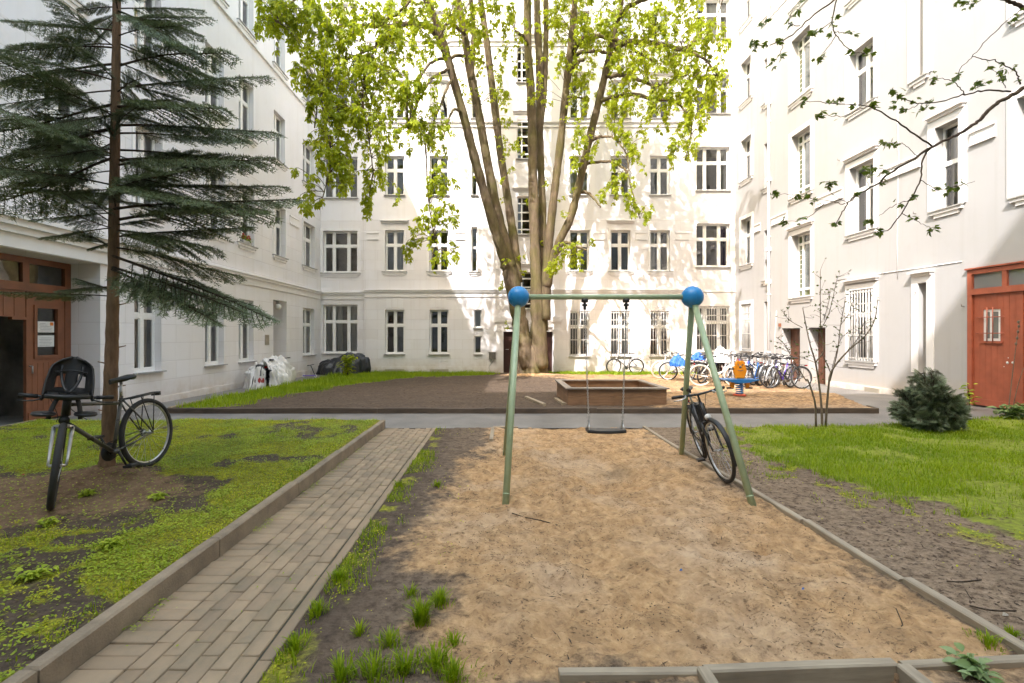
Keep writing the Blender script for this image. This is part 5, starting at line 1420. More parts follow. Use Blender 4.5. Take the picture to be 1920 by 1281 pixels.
LOBES = [  # px, py, depth, half width px, half height px, half depth m, twigs
    (530, 22, 13.4, 52, 45, .8, 30), (600, 45, 13.8, 75, 60, 1.1, 46), (690, 60, 14.3, 85, 65, 1.3, 58), (780, 40, 15.3, 70, 60, 1.3, 40),
    (600, 125, 13.5, 55, 50, .9, 34), (680, 145, 14.2, 75, 60, 1.2, 46), (775, 155, 14.9, 60, 60, 1.2, 32), (620, 205, 13.4, 48, 50, .8, 28),
    (695, 222, 13.9, 55, 40, .9, 26), (770, 240, 14.8, 45, 35, .8, 12), (618, 285, 13.2, 34, 45, .5, 15), (640, 250, 13.4, 40, 40, .6, 12), (600, 362, 13.1, 20, 26, .3, 8),
    (645, 330, 13.1, 18, 35, .3, 7), (700, 300, 13.8, 22, 50, .4, 13), (690, 365, 13.7, 14, 22, .3, 5), (822, 235, 15.5, 38, 40, .8, 12), (825, 330, 14.7, 26, 45, .4, 12),
    (812, 415, 14.6, 30, 40, .4, 11), (845, 400, 14.8, 14, 30, .3, 5), (772, 452, 14.6, 12, 28, .25, 5), (830, 470, 14.6, 14, 22, .3, 5), (850, 15, 17, 45, 40, 1.2, 16), (905, 20, 18.4, 45, 40, .8, 7),
    (940, 140, 18.4, 30, 55, .7, 9), (965, 40, 18.2, 30, 35, .7, 9), (1040, 90, 18.2, 22, 40, .6, 7), (885, 70, 18.0, 35, 45, .7, 9), (1060, 10, 17.8, 35, 30, .8, 9), (930, 10, 17.8, 40, 30, .8, 9), (1095, 240, 18.4, 22, 35, .5, 7), (960, 240, 19.0, 18, 40, .5, 5), (1195, 250, 17.2, 30, 30, .6, 8),
    (955, 90, 18.6, 22, 45, .5, 6), (905, 75, 18.6, 20, 35, .5, 4), (1045, 30, 18.5, 22, 35, .7, 7),
    (1105, 35, 17.4, 50, 50, 1.1, 22), (1190, 45, 17.0, 70, 60, 1.3, 34), (1275, 60, 16.6, 70, 65, 1.3, 38), (1325, 110, 16.2, 38, 65, .9, 26), (1345, 170, 16.2, 20, 40, .6, 10), (1250, 150, 16.8, 55, 55, 1.1, 28), (1185, 130, 17.4, 45, 45, 1.0, 16),
    (1155, 215, 17.6, 40, 40, .8, 13), (1215, 210, 17.2, 40, 32, .8, 11), (1300, 200, 16.3, 35, 40, .7, 14), (1285, 262, 16.1, 16, 30, .35, 7), (1258, 270, 16.3, 10, 30, .3, 4), (1310, 245, 16.2, 8, 20, .2, 3),
    (1170, 300, 17.2, 26, 36, .5, 9), (1145, 345, 17.4, 22, 30, .5, 7), (1185, 370, 16.9, 18, 36, .35, 8), (1203, 405, 16.8, 10, 20, .25, 3), (1160, 180, 17.5, 30, 30, .6, 8), (1090, 200, 18.6, 20, 26, .5, 5), (1088, 150, 18.4, 26, 34, .6, 8),
    (1060, 468, 18.9, 40, 20, .45, 12), (1035, 492, 18.8, 22, 8, .3, 4), (1075, 300, 18.9, 12, 26, .3, 4), (1110, 280, 18.6, 14, 18, .3, 4), (1000, 155, 19.0, 18, 40, .4, 4),
    (600, -70, 14.0, 120, 60, 1.6, 45), (740, -90, 15.5, 110, 70, 1.8, 45), (880, -100, 17.5, 90, 70, 1.8, 36), (1010, -120, 19.0, 80, 80, 1.6, 34), (1130, -90, 18.0, 80, 70, 1.7, 36), (1250, -70, 17.0, 90, 60, 1.6, 38),
    (1000, -200, 19.5, 130, 60, 2.0, 36), (820, -190, 18.0, 120, 50, 2.0, 30), (1180, -170, 18.5, 110, 60, 1.8, 30), (1120, -120, 21.3, 60, 40, .8, 10), (820, -130, 21.2, 60, 40, .8, 10),
    (1095, 25, 20.9, 40, 50, .6, 7), (1160, 120, 20.9, 40, 50, .6, 6), (760, 60, 20.0, 50, 50, .9, 8),
    (1130, 60, 20.5, 45, 45, .7, 12), (1200, 110, 20.3, 45, 45, .7, 13), (1260, 130, 19.6, 45, 45, .7, 13), (1150, 185, 20.0, 30, 30, .6, 8), (1100, 110, 20.2, 35, 40, .6, 8), (1210, 60, 19.5, 50, 50, .8, 14),
    (900, -90, 16, 90, 55, 1.5, 42), (1050, -95, 16.5, 80, 55, 1.5, 42), (1150, -125, 16, 80, 55, 1.5, 40), (980, -165, 17.5, 90, 55, 1.6, 42), (1100, -210, 17, 90, 55, 1.6, 40), (1250, -140, 15.5, 70, 55, 1.4, 36), (1360, -90, 16.0, 60, 55, 1.2, 30), (1180, -230, 18.5, 90, 55, 1.5, 36),
    (1100, -60, 20.6, 60, 45, .8, 26), (1200, -60, 20.2, 60, 45, .9, 26), (1300, -50, 19.2, 60, 45, 1.0, 26), (1000, -80, 20.9, 60, 45, .8, 24), (1060, -20, 20.8, 40, 30, .6, 10), (1290, 20, 19.4, 40, 40, .8, 14)]
allsk = np.vstack([c for c in SK])
tmpl = [chestnut_cluster(i) for i in range(6)]
pos = []; dr_ = []; siz = []; ton = []
for (px, py, Y, rx, ry_, rY, nt) in LOBES:
    c = at(px, py, Y); hx, hz = rx * Y / F, ry_ * Y / F
    ltone = rng.normal(0, 0.10)
    for _ in range(int(nt * 1.0)):
        u = rng.normal(0, 1, 3); u /= np.linalg.norm(u); u *= rng.random() ** 0.4
        e = c + u * np.array((hx, rY, hz))
        if e[0] < XL + 0.4 or e[0] > XR - 0.5 or e[1] > 22.3: continue
        cand = allsk[np.abs(allsk[:, 2] - e[2]) < 2.5] if False else allsk
        w = np.linalg.norm((cand[:, :3] - e) * np.array((1, 1, .8)), axis=1) + np.where(cand[:, 2] < e[2] - 1.5, 1.5, 0) + cand[:, 3] * 2
        s0 = cand[np.argmin(w), :3]; L = np.linalg.norm(e - s0)
        if L > 1.6: s0 = e + (s0 - e) / L * 1.6 * rng.uniform(.7, 1); L = 1.5
        if L < 0.35: e = e + rng.normal(0, .3, 3); L = np.linalg.norm(e - s0)
        mid = (s0 + e) / 2 + np.array((0, 0, 0.14 * L)) + rng.normal(0, .05 * L, 3)
        end = e + np.array((rng.normal(0, .06), rng.normal(0, .06), -rng.uniform(.12, .45)))
        C = curve_pts([s0, mid, e, end], 9)
        lim.tube(C, np.linspace(.011, .004, 9), 4, caps=False)
        for t in range(3, 9):
            for _k in range(2 if t > 4 else 1):
                d = rng.normal(0, 1, 3); d[2] = -abs(d[2]) * .35 - .15; d += 0.35 * (C[min(t, 8)] - C[max(t - 1, 0)]) / (np.linalg.norm(C[min(t, 8)] - C[max(t - 1, 0)]) + 1e-6)
                pos.append(C[t] + rng.normal(0, .02, 3)); dr_.append(d); siz.append(rng.uniform(.19, .33)); ton.append(np.clip(0.5 + ltone + rng.normal(0, .2), 0, 1))
# tufts sprouting straight from the stems
for C in SK[:10]:
    for _ in range(9):
        i = rng.integers(int(len(C) * .25), len(C)); p = C[i]
        a = rng.uniform(0, 2 * math.pi); o = np.array((math.cos(a), math.sin(a) * 1.0, .3)); q = p[:3] + o * (p[3] + .18)
        if q[2] > 16: continue
        lim.tube([p[:3], q], [.008, .004], 4, caps=False)
        for _k in range(rng.integers(4, 9)):
            d = o + rng.normal(0, .6, 3); pos.append(q + rng.normal(0, .06, 3)); dr_.append(d); siz.append(rng.uniform(.2, .32)); ton.append(np.clip(.6 + rng.normal(0, .2), 0, 1))
lim.build('branches', M['chestnutbark'], chest, CO)
lv = Leaves(); scatter(lv, tmpl, np.array(pos), np.array(dr_), np.array(siz), np.array(ton), 0.5)
lv.build('crown', M['chestnutleaf'], chest, CO)
print('chestnut leaves', len(pos))

# ------------------------------------------------ the conifer on the left
def needle_branch(seed, L=1.5, twig_gap=0.046, dens=0.014, nl=0.040, droop=0.16, side=0.34, hang=0.6, hw=.0040):
    """flat spray: returns needles (V, F), wood polylines"""
    r = np.random.default_rng(seed); segs = []; wood = []
    ax = lambda t: np.array((t * L, 0.03 * math.sin(t * 5 + seed), -droop * L * t ** 1.6 + 0.05 * L * t ** 3))
    wood.append((np.array([ax(t) for t in np.linspace(0, 1, 9)]), np.linspace(.012, .003, 9) * (L / 1.5) ** .5))
    t = 0.16; sgn = 1
    while t < 1.0:
        for sg in (1, -1):
            if r.random() < 0.08 + 0.25 * (t < .3): continue
            l = side * L * (1 - t) ** .75 * (0.25 + 0.75 * min(1, t / .35)) * r.uniform(.65, 1.1) + 0.07
            a = sg * r.uniform(.65, .95); p0 = ax(t)
            n = max(4, int(l / .05)); pl = [p0]
            for i in range(1, n + 1):
                q = i / n; aa = a * (1 - .35 * q)
                pl.append(pl[-1] + np.array((math.cos(aa), math.sin(aa), -.10 - hang * (.22 + .55 * q * q) + r.normal(0, .10))) * (l / n))
            pl = np.array(pl); wood.append((pl, np.linspace(.0045, .0015, len(pl)))); segs.append(pl)
            for i in range(1, len(pl) - 1):
                for s2 in (1, -1):
                    if r.random() < .3: continue
                    l2 = (0.26 * l * (1 - i / len(pl)) + 0.035) * r.uniform(.6, 1.15); a2 = a + s2 * r.uniform(.6, .9)
                    m_ = max(2, int(l2 / .04) + 1)
                    segs.append(np.array([pl[i] + np.array((math.cos(a2), math.sin(a2), -.12 - hang * .35 * (.5 + k / m_))) * l2 * k / m_ for k in range(m_ + 1)]))
        t += twig_gap / L * r.uniform(.8, 1.25)
    segs.append(np.array([ax(q) for q in np.linspace(.25, 1, 14)]))
    P = []; Dv = []
    for s_ in segs:
        d = np.diff(s_, axis=0); ln = np.linalg.norm(d, axis=1)
        for i in range(len(d)):
            k = max(1, int(ln[i] / dens)); tt = (np.arange(k) + r.random(k)) / k
            P.append(s_[i] + tt[:, None] * d[i]); Dv.append(np.repeat(d[i][None] / (ln[i] + 1e-9), k, 0))
    P = np.vstack(P); Dv = np.vstack(Dv); n = len(P)
    f, sd, nn = rot_from(Dv)
    V = []; 
    for sg in (1, -1):
        an = r.uniform(.55, 1.1, n)[:, None]; up = r.normal(.12, .35, n)[:, None]
        dd = f * np.cos(an) + sg * sd * np.sin(an) + nn * up; dd /= np.linalg.norm(dd, axis=1)[:, None]
        w = np.cross(dd, nn); w /= np.linalg.norm(w, axis=1)[:, None] + 1e-9
        ll = nl * r.uniform(.7, 1.2, n)[:, None]
        V.append(np.stack([P - w * hw, P + w * hw, P + dd * ll], 1))
    V = np.concatenate(V).reshape(-1, 3)
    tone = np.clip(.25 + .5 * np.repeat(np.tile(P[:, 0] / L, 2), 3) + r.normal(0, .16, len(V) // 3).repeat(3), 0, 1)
    return V, np.arange(len(V)).reshape(-1, 3), tone, wood


def place_branch(lv, wb, T, base, azim, pitch, scale, roll=0.0, tshift=0.0):
    V, Fa, tone, wood = T
    ca, sa, cp, sp, cr, sr = math.cos(azim), math.sin(azim), math.cos(pitch), math.sin(pitch), math.cos(roll), math.sin(roll)
    Rz = np.array(((ca, -sa, 0), (sa, ca, 0), (0, 0, 1))); Ry = np.array(((cp, 0, -sp), (0, 1, 0), (sp, 0, cp))); Rx = np.array(((1, 0, 0), (0, cr, -sr), (0, sr, cr)))
    Mx = (Rz @ Ry @ Rx).T * scale
    lv.add(V @ Mx + base, Fa, np.clip(tone + tshift, 0, 1))
    for i, (pl, rd) in enumerate(wood): wb.tube(pl @ Mx + base, rd * max(.6, scale), 6 if i == 0 else 3, caps=False)


SX, SY = -4.06, 5.0
spr = thing('conifer_tree', 'dark blue green conifer with bare lower trunk in the left bed by the leaning bicycle', 'tree', (SX, SY, 0.2))
SO = tuple(spr.location)
tk = MB()
tp = [(196, 905, 40), (200, 872, 30), (203, 840, 26), (206, 760, 25), (209, 680, 24), (211, 600, 22), (213, 500, 20), (214, 400, 19), (216, 250, 17), (218, 100, 15), (219, 0, 14), (221, -250, 11), (223, -520, 6), (224, -760, 2)]
TC = curve_pts(np.array([[*at(p[0], p[1], SY), p[2] * .9 * SY / F / 2] for p in tp]), 70)
tk.tube(TC[:, :3], TC[:, 3] * (1 + .05 * np.sin(np.arange(70) * 2.3)), 14)
for z, a, l in ((0.75, 2.9, .08), (1.05, 0.4, .06), (1.3, 3.4, .05), (0.6, 0.2, .05), (1.5, 0.9, .05), (1.72, 2.6, .06), (1.9, .3, .05)):   # dead stubs on the trunk
    i = np.argmin(abs(TC[:, 2] - z)); p = TC[i, :3]; tk.tube([p, p + np.array((math.cos(a) * (l + .07), math.sin(a) * (l + .07), .03))], [.011, .005], 6)
nb = [needle_branch(i, 1.5) for i in range(5)]
nlv = Leaves(); nwd = MB()
trunk_at = lambda z: np.array([np.interp(z, TC[:, 2], TC[:, k]) for k in range(3)])


def to_tip(py0, tx, ty, Yt, t=None, roll=0.0, ts=0.0):
    b = trunk_at(HC - (py0 - VY) * SY / F); e = at(tx, ty, Yt); d = e - b
    L = np.linalg.norm(d); az = math.atan2(d[1], d[0]); pt = math.asin(d[2] / L) + 0.11
    place_branch(nlv, nwd, nb[rng.integers(5) if t is None else t], b, az, pt, L / 1.5, roll, ts)


for a in ((392, 548, 372, 4.9), (350, 532, 352, 5.5), (235, 510, 246, 4.8), (165, 500, 142, 5.3), (250, 470, 262, 5.9), (40, 392, 30, 5.0), (20, 372, 100, 4.5), (445, 470, 425, 5.3),
          (478, 495, 600, 4.6), (465, 455, 520, 5.2), (500, 440, 585, 4.4), (505, 400, 602, 4.3), (430, 415, 470, 4.4), (410, 500, 400, 4.4), (310, 515, 300, 5.1), (300, 440, 300, 4.3), (120, 430, 100, 4.5),
          (538, 110, 545, 5.2), (545, 140, 522, 5.2), (468, 150, 432, 5.3), (455, 165, 466, 5.2), (300, -30, 395, 5.3), (320, 30, 345, 4.7), (200, -60, 262, 5.2), (120, -60, 170, 5.0), (90, -20, 95, 4.9),
          (60, 20, 40, 5.2), (240, 0, 330, 5.9), (280, 60, 300, 4.3), (170, -40, 200, 4.4), (400, 60, 412, 4.5), (215, 60, 240, 4.3), (15, 380, 20, 5.5), (80, 440, 170, 5.4), (200, 430, 210, 4.3), (350, 400, 380, 4.15)):
    to_tip(*a, roll=rng.normal(0, .2), ts=rng.normal(0, .1))
# a low branch reaching over from the left, towards the portal
to_tip(556, 2, 548, 4.6, roll=.1)
z = 2.75; k = 0
while z < 8.8:
    Lz = float(np.interp(z, [2.7, 3.2, 4.2, 5.2, 6.4, 8.9], [1.2, 1.4, 1.05, 0.82, .65, .2]))
    for i in range(4):
        az = k * 0.9 + i * math.pi / 2 + rng.normal(0, .22)
        place_branch(nlv, nwd, nb[rng.integers(5)], trunk_at(z + rng.normal(0, .06)), az, rng.normal(.06, .10) + .04 * (z - 3), Lz / 1.5 * rng.uniform(.6, 1.12), rng.normal(0, .25), rng.normal(0, .1))
    z += 0.38; k += 1
for i in range(46):
    z = rng.uniform(2.7, 7.5); place_branch(nlv, nwd, nb[rng.integers(5)], trunk_at(z), rng.uniform(0, 6.28), rng.normal(.05, .3), rng.uniform(.22, .45), rng.normal(0, .6), rng.normal(0, .12))
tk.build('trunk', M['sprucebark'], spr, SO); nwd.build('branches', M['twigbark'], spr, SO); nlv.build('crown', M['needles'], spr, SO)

# ------------------------------------------------ the low dark bush on the lawn
bc = gd(1742, 808, -0.05); bush = thing('conifer_bush', 'rounded grey green needle bush standing on the lawn at the right', 'bush', (bc[0], bc[1], ground_z(bc[0], bc[1])))
BO = tuple(bush.location); blv = Leaves(); bwd = MB()
bt = [needle_branch(40 + i, 0.15, 0.020, 0.0055, 0.019, 0.05, .5, 0.3, .0014) for i in range(5)]
for i in range(34):
    az = i * 2.399 + rng.normal(0, .25); q = rng.random(); q = (i * .7548777) % 1; rr = .06 + .37 * math.sqrt(q); hh = (.20 + .72 * (1 - q ** .9)) * rng.uniform(.8, 1.12)
    b0 = np.array(BO); e = b0 + np.array((rr * math.cos(az), rr * math.sin(az), hh)); C = curve_pts([b0 + (0, 0, -.03), b0 + (e - b0) * (.55, .55, .4), e], 14)
    bwd.tube(C, np.linspace(.011, .004, 14), 5, caps=False)
    for j in range(24):
        t = rng.uniform(.3, 1.0) if j else 1.0; p = C[int(t * 13)]; a2 = az + rng.normal(0, 1.0)
        place_branch(blv, bwd, bt[rng.integers(5)], p, a2, rng.uniform(-.5, 1.0), rng.uniform(.6, 1.25), rng.normal(0, 1.2), rng.normal(0, .16))
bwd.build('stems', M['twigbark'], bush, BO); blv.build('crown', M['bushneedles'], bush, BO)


# ------------------------------------------------ thin maple branches hanging in from the right
def maple_leaf(seed):
    r = np.random.default_rng(seed); V = [(0, 0, 0)]; Fa = []
    for i, (a, L) in enumerate(((-1.25, .5), (-.62, .8), (0, 1.0), (.62, .8), (1.25, .5))):
        a += r.normal(0, .1); w = .2; b = len(V); dz = -r.uniform(.1, .5) * L
        V += [(.55 * L * math.cos(a) - w * L * math.sin(a), .55 * L * math.sin(a) + w * L * math.cos(a), dz * .35), (L * math.cos(a), L * math.sin(a), dz), (.55 * L * math.cos(a) + w * L * math.sin(a), .55 * L * math.sin(a) - w * L * math.cos(a), dz * .35)]
        Fa += [(0, b + 2, b + 1), (0, b + 1, b)]
    return np.array(V), np.array(Fa)
mt = [maple_leaf(i) for i in range(5)]
maple = thing('maple_tree', 'slender maple standing just past the right edge, its sparse twigs reaching into the picture', 'tree', (8.9, 7.2, 0))
MO = tuple(maple.location); mw = MB(); mb_ = MB(); mpos = []; mdir = []; msiz = []
MY = 7.3
mw.tube(curve_pts([(8.9, 7.2, -.1), (8.95, 7.2, 1.5), (8.85, 7.25, 3.2), (8.9, 7.3, 4.6), (8.95, 7.3, 6.2), (9.0, 7.3, 8.0)], 30), np.linspace(.13, .05, 30), 12)


def mbr(pts, w0, w1, y0=MY, y1=None, leaves=None, tw=True):
    y1 = y0 - .2 if y1 is None else y1
    P = np.array([at(p[0], p[1], y) for p, y in zip(pts, np.linspace(y0, y1, len(pts)))])
    C = curve_pts(P, len(pts) * 5); C[1:-1] += rng.normal(0, .006, (len(C) - 2, 3))
    mb_.tube(C, np.linspace(w0, w1, len(C)) * MY / F / 2 * .64, 6, caps=True)
    n = len(C)
    for q in (leaves if leaves is not None else [1.0]):
        i = min(n - 1, int(q * (n - 1)))
        for _ in range(rng.integers(3, 6)):
            d = rng.normal(0, 1, 3); d[2] = d[2] * .4 - .15
            mpos.append(C[i] + rng.normal(0, .03, 3)); mdir.append(d); msiz.append(rng.uniform(.055, .11))
    return C


mtr = mbr([(1985, 140), (1945, 150), (1920, 165), (1885, 186), (1859, 201), (1841, 223), (1815, 240), (1790, 256), (1748, 275), (1710, 300), (1672, 323), (1640, 348), (1611, 363), (1590, 381), (1576, 405), (1567, 421)], 13, 2, 7.3, 6.9, [.99, .8, .72])
mw.tube(curve_pts([(8.9, 7.3, 4.2), (8.6, 7.3, 5.3), mtr[0]], 10), np.linspace(.07, .012, 10), 8)
mbr([(1748, 275), (1700, 242), (1647, 208), (1626, 199), (1565, 194), (1507, 189)], 5, 1.3, 7.1, 6.8, [.55, .72, .8, .86, 1])
mbr([(1626, 199), (1590, 215), (1560, 218), (1538, 214)], 2, 1, 6.9, 6.8, [.6, 1])
mbr([(1748, 275), (1730, 298), (1726, 338), (1701, 384), (1665, 431), (1644, 431), (1620, 428)], 5, 1.5, 7.1, 7.0, [.45, .8])
mbr([(1726, 338), (1760, 355), (1800, 348), (1828, 340)], 2, 1, 7.1, 7.1, [.3, .5, .7])
mbr([(1690, 400), (1720, 415), (1745, 428)], 2, 1, 7.0, 6.9, [.3, 1, 1])
mbr([(1706, 376), (1680, 384), (1655, 400), (1632, 416)], 2, 1, 7.0, 6.9, [.3, 1])
mbr([(1895, 172), (1850, 170), (1809, 178), (1765, 190), (1726, 194), (1695, 186), (1672, 172)], 5, 1.5, 7.25, 7.0, [.6, .75, .9, 1])
mbr([(1726, 194), (1700, 206), (1680, 204)], 2, 1, 7.05, 7.0, [.5, 1]); mbr([(1740, 190), (1735, 205), (1728, 206)], 2, 1, 7.1, 7.0, [1])
mbr([(1809, 178), (1797, 162), (1787, 153), (1770, 148), (1748, 146)], 3, 1.2, 7.2, 7.1, [.5, 1, 1])
mbr([(1913, 158), (1908, 145), (1902, 133), (1874, 118), (1850, 112), (1823, 106)], 4, 2, 7.3, 7.1, [.1, .45, .55])
mbr([(1940, 0), (1920, 14), (1892, 36), (1850, 75), (1823, 106), (1800, 128), (1797, 145)], 3, 1.5, 7.3, 7.1, [.25, .38, 1, .95])
mbr([(1885, 165), (1872, 140), (1855, 125)], 2, 1, 7.2, 7.1, [.4, 1]); mbr([(1859, 150), (1840, 158), (1835, 157)], 2, 1, 7.2, 7.1, [.7, 1])
mbr([(1611, 363), (1585, 382), (1560, 378), (1529, 374), (1490, 366), (1450, 363)], 2.6, 1, 7.0, 6.8, [.6, .72, .8, 1, 1])
mbr([(1545, 382), (1525, 400), (1504, 413), (1475, 415)], 2, 1, 6.9, 6.8, [.75, 1])
mbr([(1690, 312), (1665, 318), (1640, 314)], 1.6, 1, 7.0, 6.9, [1, .6]); mbr([(1720, 292), (1695, 270), (1680, 268), (1655, 268)], 1.6, 1, 7.0, 6.9, [.95, .7, 1]); mbr([(1630, 350), (1625, 330), (1620, 320)], 1.6, 1, 7.0, 6.9, [1, .5])
mbr([(1590, 381), (1556, 360), (1556, 338)], 1.6, 1, 6.9, 6.8, [.8, 1])
for p in (mbr([(1985, -60), (1800, -90), (1660, -70), (1600, -40), (1565, 0), (1525, 29), (1482, 68), (1446, 83), (1425, 85), (1407, 83)], 8, 1, 7.3, 6.7, [.75, .82, .88, .94, 1, 1]),):
    mw.tube(curve_pts([(8.98, 7.3, 6.6), (9.0, 7.3, 7.0), p[0]], 6), np.linspace(.04, .03, 6), 6)
mbr([(1575, -15), (1568, 0), (1561, 47), (1572, 72), (1600, 97), (1622, 100)], 4, 1.2, 6.9, 6.8, [.35, .45, .8, 1])
mbr([(1567, 66), (1556, 85), (1540, 104), (1535, 112)], 2, 1, 6.8, 6.7, [1, .9]); mbr([(1561, 40), (1530, 60), (1520, 62)], 2, 1, 6.8, 6.7, [.6, 1]); mbr([(1565, 60), (1585, 62), (1603, 60)], 2, 1, 6.8, 6.8, [1])
mbr([(1500, -20), (1475, 0), (1446, 32), (1425, 47)], 2.4, 1, 6.8, 6.7, [.8, 1]); mbr([(1500, 48), (1480, 45), (1485, 20), (1500, 10)], 2, 1, 6.8, 6.7, [.5, .9]); mbr([(1470, 75), (1462, 100), (1450, 118)], 2, 1, 6.7, 6.7, [.5, 1, 1])
mbr([(1925, 16), (1900, 6), (1884, 0), (1850, -14)], 11, 8, 7.3, 7.2, []); mbr([(1850, -14), (1840, 0), (1815, 8), (1798, 2)], 2, 1, 7.2, 7.1, [.6, .8, 1])
mb_.tube(curve_pts([at(1925, 16, 7.3), (8.95, 7.3, 6.0)], 6), .035, 6)
mw.build('trunk', M['twigbark'], maple, MO); mb_.build('branches', M['twigbark'], maple, MO)
mlv = Leaves(); scatter(mlv, mt, np.array(mpos), np.array(mdir), np.array(msiz), np.clip(rng.normal(.4, .25, len(mpos)), 0, 1), .8); mlv.build('crown', M['mapleleaf'], maple, MO)

# ------------------------------------------------ budding sapling on the lawn edge
sc = gd(1535, 802, -0.05); SY2 = float(sc[1])
sap = thing('sapling', 'bare budding sapling with several thin stems at the lawn edge before the bicycle rack', 'sapling', (float(sc[0]), SY2, ground_z(sc[0], sc[1])))
PO = tuple(sap.location); sw = MB(); bpos = []
def sb_(pts, w0, w1, y1=0.0, buds=0):
    P = np.array([at(p[0], p[1], SY2 + y1 * i / len(pts)) for i, p in enumerate(pts)]); C = curve_pts(P, len(pts) * 4)
    sw.tube(C, np.linspace(w0, w1, len(C)) * SY2 / F / 2 * .62, 6)
    for _ in range(4 + buds):
        i = rng.integers(len(C) // 3, len(C)); d = rng.normal(0, 1, 3) * (1, .8, .4) + (0, 0, .7); d /= np.linalg.norm(d); L = rng.uniform(.06, .24); p = C[i]
        tw = curve_pts([p, p + d * L * .5 + rng.normal(0, .012, 3), p + d * L], 5); sw.tube(tw, np.linspace(.0035, .0018, 5), 4, caps=False); bpos.append(tw[-1])
    for _ in range(buds): bpos.append(C[rng.integers(len(C) // 3, len(C))] + rng.normal(0, .012, 3))
sb_([(1530, 800), (1528, 755), (1516, 716), (1512, 712)], 6, 4, -.1)
sb_([(1512, 715), (1490, 680), (1470, 645), (1455, 632)], 3, 1.5, -.2, 5); sb_([(1525, 708), (1535, 706), (1542, 698)], 2, 1.5, -.1, 1)
sb_([(1542, 802), (1540, 760), (1537, 730), (1529, 680), (1520, 650), (1512, 615), (1505, 577)], 7, 2, .15, 7)
sb_([(1529, 680), (1545, 655), (1539, 620), (1538, 570), (1538, 508)], 4.5, 1.5, .2, 12)
sb_([(1548, 800), (1553, 730), (1560, 695), (1589, 659), (1622, 630), (1640, 600), (1646, 562)], 6.5, 2, -.15, 8)
sb_([(1558, 700), (1544, 668), (1532, 640)], 3, 2, .1, 2); sb_([(1556, 715), (1570, 660), (1576, 610), (1586, 557)], 3.5, 1.5, .2, 8)
sb_([(1538, 620), (1555, 585), (1570, 520)], 2.5, 1.2, -.2, 8); sb_([(1589, 659), (1610, 632), (1622, 598)], 2.5, 1.2, .2, 6); sb_([(1576, 610), (1590, 590), (1600, 562)], 2, 1, .1, 5)
sb_([(1529, 680), (1490, 665), (1455, 650)], 2, 1, .1, 3); sb_([(1545, 600), (1555, 560), (1552, 545)], 2, 1, .1, 4); sb_([(1505, 615), (1480, 600), (1464, 580)], 2, 1, .1, 4); sb_([(1560, 690), (1575, 640), (1590, 622)], 2, 1, .2, 4)
sw.build('stems', M['saplingbark'], sap, PO)
slv = Leaves(); n = len(bpos); bp = np.repeat(np.array(bpos), 2, 0) + rng.normal(0, .01, (2 * n, 3)); dd = rng.normal(0, 1, (2 * n, 3)); dd[:, 2] += .5
scatter(slv, mt, bp, dd, rng.uniform(.022, .045, 2 * n), np.clip(rng.normal(.15, .1, 2 * n), 0, 1), .8); slv.build('leaves', M['mapleleaf'], sap, PO)  # buds of the sapling, drawn with tiny leaf shapes


# ------------------------------------------------ leafy plants
def oval_leaf(w=.3, fold=.12, serr=True):
    V = [(0, 0, 0)]; L = [.2, .45, .7, .9]; Wd = [.7, 1, .75, .35]
    for t, k in zip(L, Wd): V += [(t, w * k, fold * k - .25 * t * t), (t, 0, -.25 * t * t), (t, -w * k, fold * k - .25 * t * t)]
    V.append((1, 0, -.3)); Fa = [(0, 2, 1), (0, 3, 2)]
    for i in range(3):
        a = 1 + 3 * i; b = a + 3
        Fa += [(a, a + 1, b + 1), (a, b + 1, b), (a + 1, a + 2, b + 2), (a + 1, b + 2, b + 1)]
    a = 10; Fa += [(a, a + 1, 13), (a + 1, a + 2, 13)]
    return np.array(V), np.array(Fa)
OV = [oval_leaf(.26), oval_leaf(.34, .16), oval_leaf(.22, .08)]


def leafy(name, label, cat, c, n, spread, hgt, ls, m, stems=4, updir=.25, group=None, tone=.5):
    t = thing(name, label, cat, tuple(c), group=group); o = tuple(t.location); w = MB(); P = []; Dv = []; S = []
    for s_ in range(stems):
        a = rng.uniform(0, 6.28); e = np.array(c) + (spread * .7 * math.cos(a) * rng.random(), spread * .7 * math.sin(a) * rng.random(), hgt * rng.uniform(.6, 1))
        C = curve_pts([np.array(c) + (0, 0, -.02), (np.array(c) + e) / 2 + (0, 0, hgt * .15), e], 10); w.tube(C, np.linspace(.012, .004, 10) * min(1.0, hgt + .3), 5)
        for _ in range(max(1, n // stems)):
            q = C[rng.integers(2, 10)]; b = rng.uniform(0, 6.28); P.append(q + rng.normal(0, spread * .22, 3) * (1, 1, .5)); Dv.append((math.cos(b), math.sin(b), updir + rng.normal(0, .2))); S.append(ls * rng.uniform(.6, 1.2))
    w.build('stems', M['twigbark'] if hgt > .4 else M['weedleaf'], t, o)
    lv_ = Leaves(); P = np.array(P); P[:, 2] = np.maximum(P[:, 2], c[2] + .02)
    scatter(lv_, OV, P, np.array(Dv), np.array(S), np.clip(rng.normal(tone, .25, len(P)), 0, 1), .3); lv_.build('leaves', m, t, o)
    return t


